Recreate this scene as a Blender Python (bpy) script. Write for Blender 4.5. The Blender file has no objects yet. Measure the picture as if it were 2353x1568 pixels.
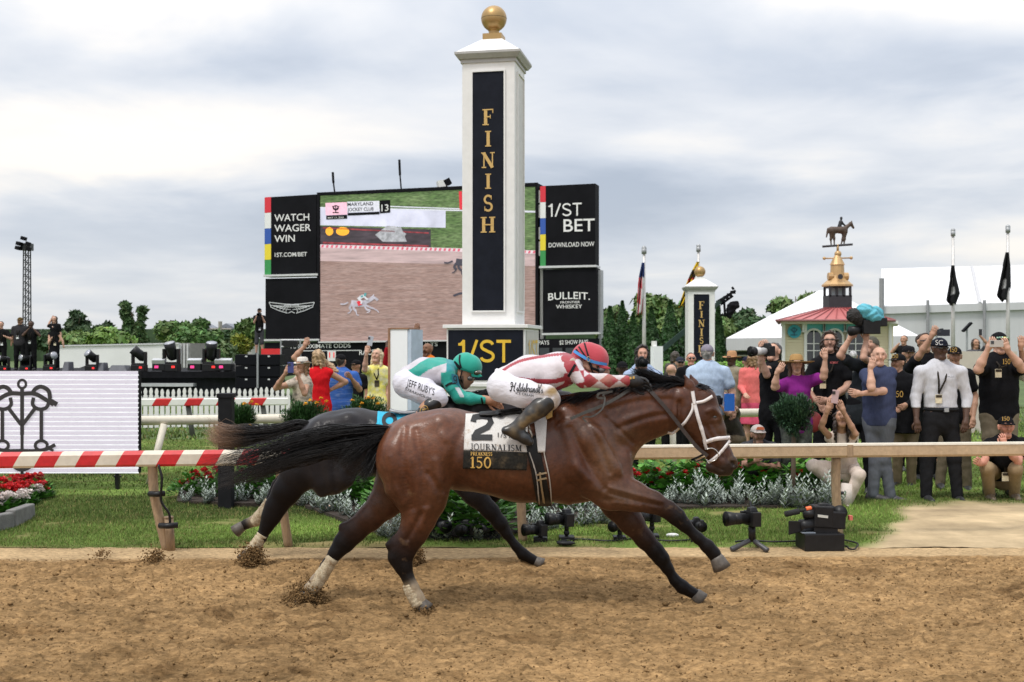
import bpy, math, random
import numpy as np
from mathutils import Vector
from mathutils.bvhtree import BVHTree

# ------------------------------------------------------------------ camera, sky, sun, exposure
SC = bpy.context.scene
COL = SC.collection
F, H, CX, HZ = 2615.0, 1.78, 1176.5, 800.0          # focal length and horizon in photo units (2353 wide)
R = math.radians
cam = bpy.data.objects.new('camera', bpy.data.cameras.new('camera'))
COL.objects.link(cam)
cam.location = (0, 0, H); cam.rotation_euler = (R(90), 0, 0)
cam.data.sensor_width = 36; cam.data.lens = F/2353*36
cam.data.shift_y = (HZ-784)/2353
cam.data.clip_end = 3000; cam.data.clip_start = .1
cam.data.dof.use_dof = True; cam.data.dof.focus_distance = 8.0; cam.data.dof.aperture_fstop = 5.6
SC.camera = cam
SC.view_settings.view_transform = 'Standard'; SC.view_settings.look = 'None'
SC.view_settings.gamma = 1; SC.view_settings.exposure = -0.18
SUN_EL, SUN_AZ = R(62), R(-140)       # azimuth from +Y clockwise: behind the camera on its left
sun = bpy.data.objects.new('sun', bpy.data.lights.new('sun', 'SUN'))
COL.objects.link(sun)
sun.data.energy = 2.2; sun.data.angle = R(11); sun.data.color = (1, .96, .9)
_d = Vector((math.sin(SUN_AZ)*math.cos(SUN_EL), math.cos(SUN_AZ)*math.cos(SUN_EL), math.sin(SUN_EL)))
sun.rotation_euler = _d.to_track_quat('Z', 'Y').to_euler()

def _world():
    w = bpy.data.worlds.new('World'); SC.world = w; w.use_nodes = True
    nt = w.node_tree; N = nt.nodes; L = nt.links; N.clear()
    out = N.new('ShaderNodeOutputWorld'); bg = N.new('ShaderNodeBackground')
    tc = N.new('ShaderNodeTexCoord'); sep = N.new('ShaderNodeSeparateXYZ'); L.new(tc.outputs['Generated'], sep.inputs[0])
    def math_(op, a, b=None, clamp=False):
        n = N.new('ShaderNodeMath'); n.operation = op; n.use_clamp = clamp
        for i, v in enumerate((a, b)):
            if v is None: continue
            if isinstance(v, (int, float)): n.inputs[i].default_value = v
            else: L.new(v, n.inputs[i])
        return n.outputs[0]
    z = math_('MAXIMUM', sep.outputs[2], 0.0)
    den = math_('ADD', z, 0.13)
    u = math_('DIVIDE', sep.outputs[0], den); v = math_('DIVIDE', sep.outputs[1], den)
    cmb = N.new('ShaderNodeCombineXYZ'); L.new(u, cmb.inputs[0]); L.new(v, cmb.inputs[1])
    def noise(vec, scale, detail, rough, off, dist=0.0):
        mp = N.new('ShaderNodeMapping'); mp.inputs['Location'].default_value = off; L.new(vec, mp.inputs[0])
        n = N.new('ShaderNodeTexNoise'); n.inputs['Scale'].default_value = scale; n.inputs['Detail'].default_value = detail
        n.inputs['Roughness'].default_value = rough; n.inputs['Distortion'].default_value = dist
        L.new(mp.outputs[0], n.inputs['Vector']); return n.outputs['Fac']
    n1 = noise(cmb.outputs[0], 0.52, 6, .50, (3.1, 7.7, 0), .3)
    n2 = noise(cmb.outputs[0], 1.9, 5, .55, (9.3, 1.2, 4), .4)
    s = math_('ADD', math_('MULTIPLY', n1, .80), math_('MULTIPLY', n2, .20))
    # broad cloud masses: bright banks and grey bands by bearing and height, with ragged edges
    yy = math_('MAXIMUM', sep.outputs[1], .05)
    bu = math_('ADD', math_('DIVIDE', sep.outputs[0], yy), math_('MULTIPLY', math_('SUBTRACT', n2, .5), .22))
    be = math_('ADD', math_('DIVIDE', z, yy), math_('MULTIPLY', math_('SUBTRACT', n1, .5), .10))
    for u0, e0, wu, we, amp in ((-.21, .185, .17, .034, .13), (-.30, .115, .24, .030, -.10), (.32, .235, .22, .030, -.10), (.14, .17, .16, .022, .06), (-.2, .31, .2, .04, .08), (-.30, .25, .12, .022, -.05), (.25, .13, .2, .02, -.05), (.40, .31, .15, .02, .10)):
        q = math_('ADD', math_('POWER', math_('DIVIDE', math_('SUBTRACT', bu, u0), wu), 2), math_('POWER', math_('DIVIDE', math_('SUBTRACT', be, e0), we), 2))
        s = math_('ADD', s, math_('MULTIPLY', math_('EXPONENT', math_('MULTIPLY', q, -1)), amp))
    r = N.new('ShaderNodeValToRGB'); L.new(s, r.inputs[0]); e = r.color_ramp
    e.elements[0].position = .36; e.elements[0].color = (.47, .53, .63, 1)
    e.elements[1].position = .63; e.elements[1].color = (1.14, 1.07, .98, 1)
    m = e.elements.new(.455); m.color = (.63, .68, .765, 1)
    m = e.elements.new(.53); m.color = (.82, .84, .88, 1)
    # paler towards the horizon
    hz = math_('SUBTRACT', 1.0, math_('MULTIPLY', z, 5.5), True)
    hz = math_('MULTIPLY', math_('POWER', hz, 1.6), .62)
    mx = N.new('ShaderNodeMix'); mx.data_type = 'RGBA'; L.new(hz, mx.inputs[0]); L.new(r.outputs[0], mx.inputs[6])
    mx.inputs[7].default_value = (.82, .84, .875, 1)
    # overcast sky: the zenith is brighter than the horizon
    g = math_('ADD', math_('MULTIPLY', math_('POWER', z, 1.4), 1.3), .98)
    sc = N.new('ShaderNodeVectorMath'); sc.operation = 'SCALE'; L.new(mx.outputs[2], sc.inputs[0]); L.new(g, sc.inputs['Scale'])
    sky = N.new('ShaderNodeTexSky'); sky.sky_type = 'NISHITA'; sky.sun_disc = False
    sky.sun_elevation = SUN_EL; sky.sun_rotation = SUN_AZ
    s2 = N.new('ShaderNodeVectorMath'); s2.operation = 'SCALE'; L.new(sky.outputs[0], s2.inputs[0]); s2.inputs['Scale'].default_value = .012
    ad = N.new('ShaderNodeVectorMath'); ad.operation = 'ADD'; L.new(sc.outputs[0], ad.inputs[0]); L.new(s2.outputs[0], ad.inputs[1])
    L.new(ad.outputs[0], bg.inputs[0]); bg.inputs[1].default_value = 1.0
    L.new(bg.outputs[0], out.inputs[0])
_world()

# ------------------------------------------------------------------ helpers
def P(x, y, Y):
    return np.array(((x-CX)/F*Y, Y, H+(HZ-y)/F*Y))
def GY(y):                      # depth of a ground point seen at photo height y
    return F*H/(y-HZ)
def px(V):                      # world -> photo units
    V = np.asarray(V); return CX+V[..., 0]/V[..., 1]*F, HZ-(V[..., 2]-H)/V[..., 1]*F

def wloc(o):
    v = np.zeros(3)
    while o is not None:
        v += np.array(o.location); o = o.parent
    return v
def tag(o, label=None, cat=None, group=None, kind=None):
    if label: o['label'] = label
    if cat: o['category'] = cat
    if group: o['group'] = group
    if kind: o['kind'] = kind
    return o
def thing(name, label, cat, loc=(0, 0, 0), group=None):
    o = bpy.data.objects.new(name, None); COL.objects.link(o)
    o.location = [float(c) for c in loc]; o.empty_display_size = .1
    return tag(o, label, cat, group)

def mk(name, V, FC, mat, parent=None, smooth=True, col=None, mi=None, loc=None):
    """one mesh object from world-space vertices"""
    V = np.asarray(V, float)
    base = wloc(parent) if parent is not None else np.zeros(3)
    o_loc = np.zeros(3)
    if loc is not None: o_loc = np.asarray(loc, float)-base
    V = V-base-o_loc
    me = bpy.data.meshes.new(name)
    me.vertices.add(len(V)); me.vertices.foreach_set('co', V.astype(np.float32).ravel())
    if isinstance(FC, np.ndarray):
        k = FC.shape[1]; li = FC.ravel(); ls = np.arange(len(FC))*k; nf = len(FC)
    else:
        ln = np.array([len(f) for f in FC]); li = np.array([i for f in FC for i in f]); ls = np.concatenate(([0], np.cumsum(ln)[:-1])); nf = len(FC)
    me.loops.add(len(li)); me.loops.foreach_set('vertex_index', li.astype(np.int32))
    me.polygons.add(nf); me.polygons.foreach_set('loop_start', ls.astype(np.int32))
    for m in (mat if isinstance(mat, (list, tuple)) else [mat]): me.materials.append(m)
    if mi is not None: me.polygons.foreach_set('material_index', np.asarray(mi, np.int32))
    me.polygons.foreach_set('use_smooth', np.full(nf, bool(smooth)))
    me.update(calc_edges=True); me.validate()
    if col is not None:
        ca = me.color_attributes.new('Col', 'FLOAT_COLOR', 'POINT')
        c = np.ones((len(V), 4), np.float32); c[:, :3] = col; ca.data.foreach_set('color', c.ravel())
    o = bpy.data.objects.new(name, me); COL.objects.link(o)
    o.location = o_loc
    if parent is not None: o.parent = parent
    return o

_mats = {}
def M(name, col=(.5, .5, .5), rough=.7, metal=0., var=.12, scale=8., bump=0., bscale=60., attr=False, spec=.5, emit=0., col2=None, fac=.5, stretch=(1, 1, 1), coat=0., sheen=0., det=6):
    if name in _mats: return _mats[name]
    m = bpy.data.materials.new(name); m.use_nodes = True; nt = m.node_tree; N = nt.nodes; L = nt.links
    b = N['Principled BSDF']; b.inputs['Roughness'].default_value = rough; b.inputs['Metallic'].default_value = metal
    b.inputs['Specular IOR Level'].default_value = spec
    if coat: b.inputs['Coat Weight'].default_value = coat; b.inputs['Coat Roughness'].default_value = .15
    if sheen: b.inputs['Sheen Weight'].default_value = sheen
    tc = N.new('ShaderNodeTexCoord'); mp = N.new('ShaderNodeMapping'); mp.inputs['Scale'].default_value = stretch
    L.new(tc.outputs['Object'], mp.inputs[0])
    n = N.new('ShaderNodeTexNoise'); n.inputs['Scale'].default_value = scale; n.inputs['Detail'].default_value = det; n.inputs['Roughness'].default_value = .62
    L.new(mp.outputs[0], n.inputs['Vector'])
    src = None
    if attr:
        a = N.new('ShaderNodeAttribute'); a.attribute_name = 'Col'; src = a.outputs['Color']
    if col2 is not None:
        r = N.new('ShaderNodeValToRGB'); r.color_ramp.elements[0].position = max(0, fac-.13); r.color_ramp.elements[1].position = min(1, fac+.13)
        L.new(n.outputs['Fac'], r.inputs[0])
        mx = N.new('ShaderNodeMix'); mx.data_type = 'RGBA'; L.new(r.outputs[0], mx.inputs[0])
        if src is not None: L.new(src, mx.inputs[6])
        else: mx.inputs[6].default_value = (*col, 1)
        mx.inputs[7].default_value = (*col2, 1); src = mx.outputs[2]
        n2 = N.new('ShaderNodeTexNoise'); n2.inputs['Scale'].default_value = scale*4.3; n2.inputs['Detail'].default_value = 4; L.new(mp.outputs[0], n2.inputs['Vector'])
        vn = n2
    else: vn = n
    mr = N.new('ShaderNodeMapRange'); mr.inputs[1].default_value = .28; mr.inputs[2].default_value = .72
    mr.inputs[3].default_value = 1-var; mr.inputs[4].default_value = 1+var; L.new(vn.outputs['Fac'], mr.inputs[0])
    sc = N.new('ShaderNodeVectorMath'); sc.operation = 'SCALE'; L.new(mr.outputs[0], sc.inputs['Scale'])
    if src is not None: L.new(src, sc.inputs[0])
    else: sc.inputs[0].default_value = col
    L.new(sc.outputs[0], b.inputs['Base Color'])
    if emit:
        L.new(sc.outputs[0], b.inputs['Emission Color']); b.inputs['Emission Strength'].default_value = emit
    if bump:
        n3 = N.new('ShaderNodeTexNoise'); n3.inputs['Scale'].default_value = bscale; n3.inputs['Detail'].default_value = 5; L.new(mp.outputs[0], n3.inputs['Vector'])
        bp = N.new('ShaderNodeBump'); bp.inputs['Strength'].default_value = bump; bp.inputs['Distance'].default_value = .02
        L.new(n3.outputs['Fac'], bp.inputs['Height']); L.new(bp.outputs[0], b.inputs['Normal'])
    _mats[name] = m; return m

class MB:
    """collects shapes and links them as one mesh object"""
    def __init__(s): s.V = []; s.Fc = []; s.mi = []; s.C = []; s.m = 0; s.c = (1, 1, 1)
    def add(s, V, Fs):
        b = len(s.V); s.V += [tuple(map(float, v)) for v in V]; s.C += [s.c]*len(V)
        s.Fc += [[i+b for i in f] for f in Fs]; s.mi += [s.m]*len(Fs); return s
    def hexa(s, p):              # 8 corners: bottom ring, top ring
        return s.add(p, [[0, 3, 2, 1], [4, 5, 6, 7], [0, 1, 5, 4], [1, 2, 6, 5], [2, 3, 7, 6], [3, 0, 4, 7]])
    def box(s, c, d, rz=0., ry=0., rx=0.):
        h = np.array(d)/2.; q = np.array([(-1, -1, -1), (1, -1, -1), (1, 1, -1), (-1, 1, -1), (-1, -1, 1), (1, -1, 1), (1, 1, 1), (-1, 1, 1)])*h
        if rx: q = q@np.array([[1, 0, 0], [0, math.cos(rx), math.sin(rx)], [0, -math.sin(rx), math.cos(rx)]])
        if ry: q = q@np.array([[math.cos(ry), 0, -math.sin(ry)], [0, 1, 0], [math.sin(ry), 0, math.cos(ry)]])
        if rz: q = q@np.array([[math.cos(rz), math.sin(rz), 0], [-math.sin(rz), math.cos(rz), 0], [0, 0, 1]])
        return s.hexa(q+np.array(c))
    def tube(s, pts, rad, n=8, cap=True, flat=1.0):
        pts = [np.array(p, float) for p in pts]; k = len(pts)
        if not hasattr(rad, '__len__'): rad = [rad]*k
        V = []; up = None
        for i, p in enumerate(pts):
            t = pts[min(i+1, k-1)]-pts[max(i-1, 0)]; t = t/(np.linalg.norm(t)+1e-9)
            if up is None: up = np.array((0, 1., 0)) if abs(t[1]) < .9 else np.array((1., 0, 0))
            a = np.cross(t, up); a /= np.linalg.norm(a)+1e-9; b2 = np.cross(a, t); up = b2
            for j in range(n):
                w = 2*math.pi*(j+.5)/n; V.append(p+rad[i]*(a*math.cos(w)+b2*flat*math.sin(w)))
        Fs = [[i*n+j, i*n+(j+1) % n, (i+1)*n+(j+1) % n, (i+1)*n+j] for i in range(k-1) for j in range(n)]
        if cap: Fs += [list(range(n))[::-1], list(range((k-1)*n, k*n))]
        return s.add(V, Fs)
    def lathe(s, c, prof, n=16, rot=0.):
        V = [(c[0]+r*math.cos(rot+2*math.pi*j/n), c[1]+r*math.sin(rot+2*math.pi*j/n), c[2]+z) for r, z in prof for j in range(n)]
        k = len(prof)
        Fs = [[i*n+j, i*n+(j+1) % n, (i+1)*n+(j+1) % n, (i+1)*n+j] for i in range(k-1) for j in range(n)]
        return s.add(V, Fs+[list(range(n))[::-1], list(range((k-1)*n, k*n))])
    def ball(s, c, r, n=14, m=9, sq=(1, 1, 1)):
        return s.add([(c[0]+r*sq[0]*math.sin(math.pi*i/m)*math.cos(2*math.pi*j/n), c[1]+r*sq[1]*math.sin(math.pi*i/m)*math.sin(2*math.pi*j/n), c[2]-r*sq[2]*math.cos(math.pi*i/m)) for i in range(m+1) for j in range(n)],
                     [[i*n+j, i*n+(j+1) % n, (i+1)*n+(j+1) % n, (i+1)*n+j] for i in range(m) for j in range(n)])
    def prism(s, poly, f, d):    # 2D outline, f(u, v, w) -> world, thickness d
        n = len(poly); V = [f(u, v, 0) for u, v in poly]+[f(u, v, d) for u, v in poly]
        return s.add(V, [list(range(n))[::-1], list(range(n, 2*n))]+[[i, (i+1) % n, n+(i+1) % n, n+i] for i in range(n)])
    def quad(s, a, b, c, d): return s.add([a, b, c, d], [[0, 1, 2, 3]])
    def build(s, name, mat, parent=None, smooth=False, bev=0., loc=None, col=False):
        o = mk(name, s.V, s.Fc, mat, parent, smooth, mi=s.mi, loc=loc, col=np.array(s.C) if col else None)
        if bev:
            b = o.modifiers.new('bevel', 'BEVEL'); b.width = bev; b.segments = 2; b.limit_method = 'ANGLE'
        return o

def copy_tree(o, parent=None):
    c = o.copy(); COL.objects.link(c); c.parent = parent
    for ch in list(o.children): copy_tree(ch, c)
    return c

# ------------------------------------------------------------------ smooth-union bodies
class Body:
    """limbs and masses as tapered elliptical segments, blended and meshed as one continuous skin"""
    def __init__(s): s.p = []
    def seg(s, a, b, ra, rb, za=None, zb=None, k=.03, phi=0., sub=False, ca=None, cb=None):
        za = ra if za is None else za; zb = rb if zb is None else zb
        s.p.append((np.asarray(a, float), np.asarray(b, float), ra, rb, za, zb, k, phi, sub, ca, ca if cb is None else cb)); return s
    @staticmethod
    def _f(q, X, Y, Z):
        a, b, ra, rb, za, zb, k, phi = q[:8]
        ab = b-a; L2 = max(float(ab@ab), 1e-12)
        t = np.clip(((X-a[0])*ab[0]+(Y-a[1])*ab[1]+(Z-a[2])*ab[2])/L2, 0, 1)
        dx = X-a[0]-t*ab[0]; dy = Y-a[1]-t*ab[1]; dz = Z-a[2]-t*ab[2]
        if phi:
            c, n = math.cos(phi), math.sin(phi); dx, dy = dx*c+dy*n, -dx*n+dy*c
        r = ra+(rb-ra)*t; w = za+(zb-za)*t
        return (np.sqrt((dx*dx+dz*dz)/(r*r)+dy*dy/(w*w))-1)*np.minimum(r, w), t
    def mesh(s, h, wr=0., ws=14., cut=None, inflate=0.):
        lo = np.min([np.minimum(q[0]-max(q[2], q[4]), q[1]-max(q[3], q[5])) for q in s.p if not q[8]], 0)-3*h-inflate
        hi = np.max([np.maximum(q[0]+max(q[2], q[4]), q[1]+max(q[3], q[5])) for q in s.p if not q[8]], 0)+3*h+inflate
        n = np.ceil((hi-lo)/h).astype(int)+1
        ax = [lo[i]+h*np.arange(n[i]) for i in range(3)]
        D = np.full(n, 9., np.float32)
        for q in s.p:
            m = max(q[2], q[3], q[4], q[5])+q[6]+3*h+inflate
            i0 = np.maximum(((np.minimum(q[0], q[1])-m-lo)/h).astype(int), 0); i1 = np.minimum(((np.maximum(q[0], q[1])+m-lo)/h).astype(int)+2, n)
            if (i1 <= i0).any(): continue
            sl = tuple(slice(i0[i], i1[i]) for i in range(3))
            f, _ = s._f(q, ax[0][sl[0]][:, None, None], ax[1][sl[1]][None, :, None], ax[2][sl[2]][None, None, :])
            d = D[sl]; k = max(q[6], 1e-4)
            if q[8]:
                g = -f; hh = np.maximum(k-np.abs(d-g), 0)/k; D[sl] = np.maximum(d, g)+hh*hh*k/4
            else:
                hh = np.maximum(k-np.abs(d-f), 0)/k; D[sl] = np.minimum(d, f)-hh*hh*k/4
        if inflate: D -= inflate
        if wr:
            X, Y, Z = np.meshgrid(*ax, indexing='ij', sparse=True)
            D += wr*(np.sin(X*ws*1.7+2.1*np.sin(Z*ws+Y*ws*.7))*np.sin(Z*ws*2.3+1.7*np.sin(X*ws*1.1)+Y*ws)).astype(np.float32)
        if cut is not None:
            X, Y, Z = np.meshgrid(*ax, indexing='ij', sparse=True); D = np.maximum(D, cut(X, Y, Z))
        return surfnet(D, lo, h)
    def colour(s, V, tau=.012):
        W = np.zeros(len(V)); C = np.zeros((len(V), 3))
        for q in s.p:
            if q[9] is None or q[8]: continue
            f, t = s._f(q, V[:, 0], V[:, 1], V[:, 2])
            w = np.exp(-np.clip(f, -.02, .5)/tau)+1e-12
            C += w[:, None]*(np.array(q[9])[None]*(1-t)[:, None]+np.array(q[10])[None]*t[:, None]); W += w
        return C/W[:, None]

def surfnet(D, org, h):
    S = D < 0; n = np.array(D.shape)
    c = np.zeros(n-1, np.int8)
    for o in np.ndindex(2, 2, 2): c += S[o[0]:n[0]-1+o[0], o[1]:n[1]-1+o[1], o[2]:n[2]-1+o[2]]
    act = (c > 0) & (c < 8); ii = np.argwhere(act)
    idx = np.full(n-1, -1, np.int64); idx[act] = np.arange(len(ii))
    acc = np.zeros((len(ii), 3)); cnt = np.zeros(len(ii))
    for ax in range(3):
        for u in (0, 1):
            for v in (0, 1):
                o1 = [0, 0, 0]; o1[(ax+1) % 3] = u; o1[(ax+2) % 3] = v; o2 = list(o1); o2[ax] = 1
                d1 = D[ii[:, 0]+o1[0], ii[:, 1]+o1[1], ii[:, 2]+o1[2]]; d2 = D[ii[:, 0]+o2[0], ii[:, 1]+o2[1], ii[:, 2]+o2[2]]
                m = (d1 < 0) != (d2 < 0); t = np.where(m, d1/np.where(m, d1-d2, 1), 0)
                pos = np.tile(np.array(o1, float), (len(ii), 1)); pos[:, ax] += t
                acc[m] += pos[m]; cnt += m
    V = (ii+acc/np.maximum(cnt, 1)[:, None])*h+np.asarray(org)
    Q = []
    for ax in range(3):
        b, c2 = (ax+1) % 3, (ax+2) % 3
        s1 = [slice(1, -1)]*3; s2 = [slice(1, -1)]*3; s1[ax] = slice(0, -1); s2[ax] = slice(1, None)
        A, B = S[tuple(s1)], S[tuple(s2)]
        e = np.argwhere(A != B)
        if not len(e): continue
        inside = A[e[:, 0], e[:, 1], e[:, 2]]
        base = e.copy(); base[:, b] += 1; base[:, c2] += 1
        def cell(db, dc):
            k = base.copy(); k[:, b] += db; k[:, c2] += dc; return idx[k[:, 0], k[:, 1], k[:, 2]]
        q = np.stack([cell(-1, -1), cell(0, -1), cell(0, 0), cell(-1, 0)], 1)
        q[~inside] = q[~inside][:, ::-1]; Q.append(q)
    return V, np.concatenate(Q)

def join(parts):
    Vs, Fs, n = [], [], 0
    for V, Q in parts:
        Vs.append(np.asarray(V, float)); Fs += [[int(i)+n for i in f] for f in Q]; n += len(V)
    return np.concatenate(Vs), Fs

# projecting flat shapes (cloths, straps, lettering) on a body along the line of sight
EYE = Vector((0, 0, H))
def bvh_of(V, Q): return BVHTree.FromPolygons([tuple(v) for v in V], [tuple(int(i) for i in f) for f in Q])
def cast(bv, x, y, off, fallY):
    d = Vector(P(x, y, 1.0))-EYE; d.normalize()
    hit, nrm, _, dist = bv.ray_cast(EYE, d)
    if hit is None or (hit.y > fallY+.12):
        near = bv.find_nearest(Vector(P(x, y, fallY)))
        Yv = near[0].y if near[0] is not None else fallY
        return np.array(P(x, y, min(Yv, fallY)-off))
    if nrm.dot(d) > 0: nrm = -nrm
    return np.array(hit+nrm*off*.4-d*off*.6)
def drape(name, bv, corners, mat, parent, off=.008, nu=24, nv=18, fallY=8, thick=.004, edge=None, col=None):
    """a cloth patch: bilinear grid between four photo corners laid on the body"""
    (x0, y0), (x1, y1), (x2, y2), (x3, y3) = corners     # tl, tr, br, bl
    V = []; U = []
    for j in range(nv+1):
        for i in range(nu+1):
            u, v = i/nu, j/nv
            x = (x0*(1-u)+x1*u)*(1-v)+(x3*(1-u)+x2*u)*v; y = (y0*(1-u)+y1*u)*(1-v)+(y3*(1-u)+y2*u)*v
            if edge: x, y = edge(u, v, x, y)
            V.append(cast(bv, x, y, off, fallY)); U.append((u, v))
    V = np.array(V); n = nu+1
    G = V.reshape(nv+1, nu+1, 3)
    for _ in range(2): G[1:-1, 1:-1] = (G[1:-1, 1:-1]*2+G[:-2, 1:-1]+G[2:, 1:-1]+G[1:-1, :-2]+G[1:-1, 2:])/6
    Fs = [[j*n+i, (j+1)*n+i, (j+1)*n+i+1, j*n+i+1] for j in range(nv) for i in range(nu)]
    o = mk(name, V, np.array(Fs), mat, parent, True, col=None if col is None else np.array([col(u, v) for u, v in U]))
    sd = o.modifiers.new('thickness', 'SOLIDIFY'); sd.thickness = thick; sd.offset = -1
    return o
def dense(pts, step):
    pts = [np.array(p, float) for p in pts]; out = []
    for a, b in zip(pts[:-1], pts[1:]):
        k = max(1, int(np.linalg.norm(b-a)/step)); out += [a+(b-a)*i/k for i in range(k)]
    return np.array(out+[pts[-1]])
def smooth_path(pts, n=40):
    """Catmull-Rom through the points"""
    p = np.array(pts, float); p = np.vstack([2*p[0]-p[1], p, 2*p[-1]-p[-2]]); out = []
    k = len(p)-3
    for i in range(k):
        m = max(2, n//k)
        for j in range(m):
            t = j/m; a, b, c, d = p[i], p[i+1], p[i+2], p[i+3]
            out.append(.5*(2*b+(c-a)*t+(2*a-5*b+4*c-d)*t*t+(3*b-a-3*c+d)*t**3))
    return np.array(out+[p[-2]])
def strap_mb(mb, bv, pts, w, off, fallY, th=.004):
    c = dense(smooth_path(pts, 30) if len(pts) > 2 else pts, 3.0); V = []
    for i, p in enumerate(c):
        t = c[min(i+1, len(c)-1)]-c[max(i-1, 0)]; t /= np.linalg.norm(t)+1e-9; nn = np.array((-t[1], t[0]))
        a = cast(bv, *(p+nn*w/2), off, fallY); b = cast(bv, *(p-nn*w/2), off, fallY)
        q = np.array((0, th, 0)); V += [a, b, b+q, a+q]
    k = len(c); Fs = []
    for i in range(k-1):
        for j in range(4): Fs.append([i*4+j, i*4+(j+1) % 4, i*4+4+(j+1) % 4, i*4+4+j])
    Fs += [[0, 1, 2, 3], [(k-1)*4+3, (k-1)*4+2, (k-1)*4+1, (k-1)*4]]
    mb.add(V, Fs)

# hair: many fine tapered strands in one mesh
def strands(name, paths, rad, mat, parent, cols, n=3):
    V = []; Fs = []; C = []; b = 0; nb = 0
    for path, c in zip(paths, cols):
        path = np.asarray(path); k = len(path); b = nb; nb += k*n
        t = np.gradient(path, axis=0); t /= np.linalg.norm(t, axis=1)[:, None]+1e-9
        a = np.cross(t, (0, 1., .13)); a /= np.linalg.norm(a, axis=1)[:, None]+1e-9; d = np.cross(t, a)
        rr = rad*np.concatenate([np.linspace(.8, 1, k//3), np.linspace(1, .15, k-k//3)])
        ring = [path+rr[:, None]*(a*math.cos(w)+d*math.sin(w)) for w in (2*math.pi*j/n for j in range(n))]
        vv = np.stack(ring, 1).reshape(-1, 3); V.append(vv)
        c = np.asarray(c); C.append(np.tile(c, (len(vv), 1)) if c.ndim == 1 else np.repeat(c, n, 0))
        for i in range(k-1):
            for j in range(n): Fs.append((b+i*n+j, b+i*n+(j+1) % n, b+i*n+n+(j+1) % n, b+i*n+n+j))
    return mk(name, np.concatenate(V), np.array(Fs), mat, parent, True, col=np.concatenate(C))
# ------------------------------------------------------------------ lettering
_tc = {}
def sans(s, bold=0.):
    """built-in sans letters as flat polygons: verts (u, v, layer) with cap height 1, faces, width"""
    if (s, bold) in _tc: return _tc[(s, bold)]
    cu = bpy.data.curves.new('letters', 'FONT'); cu.body = s; cu.size = 1; cu.resolution_u = 4; cu.offset = bold
    o = bpy.data.objects.new('letters', cu); COL.objects.link(o)
    dg = bpy.context.evaluated_depsgraph_get(); dg.update()
    me = bpy.data.meshes.new_from_object(o.evaluated_get(dg))
    V = np.array([v.co[:2] for v in me.vertices]); Fs = [list(p.vertices) for p in me.polygons]
    bpy.data.objects.remove(o); bpy.data.curves.remove(cu); bpy.data.meshes.remove(me)
    lo = V.min(0); V = (V-(lo[0], 0))/.729
    r = (np.c_[V, np.zeros(len(V))], Fs, V[:, 0].max()); _tc[(s, bold)] = r; return r

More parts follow.
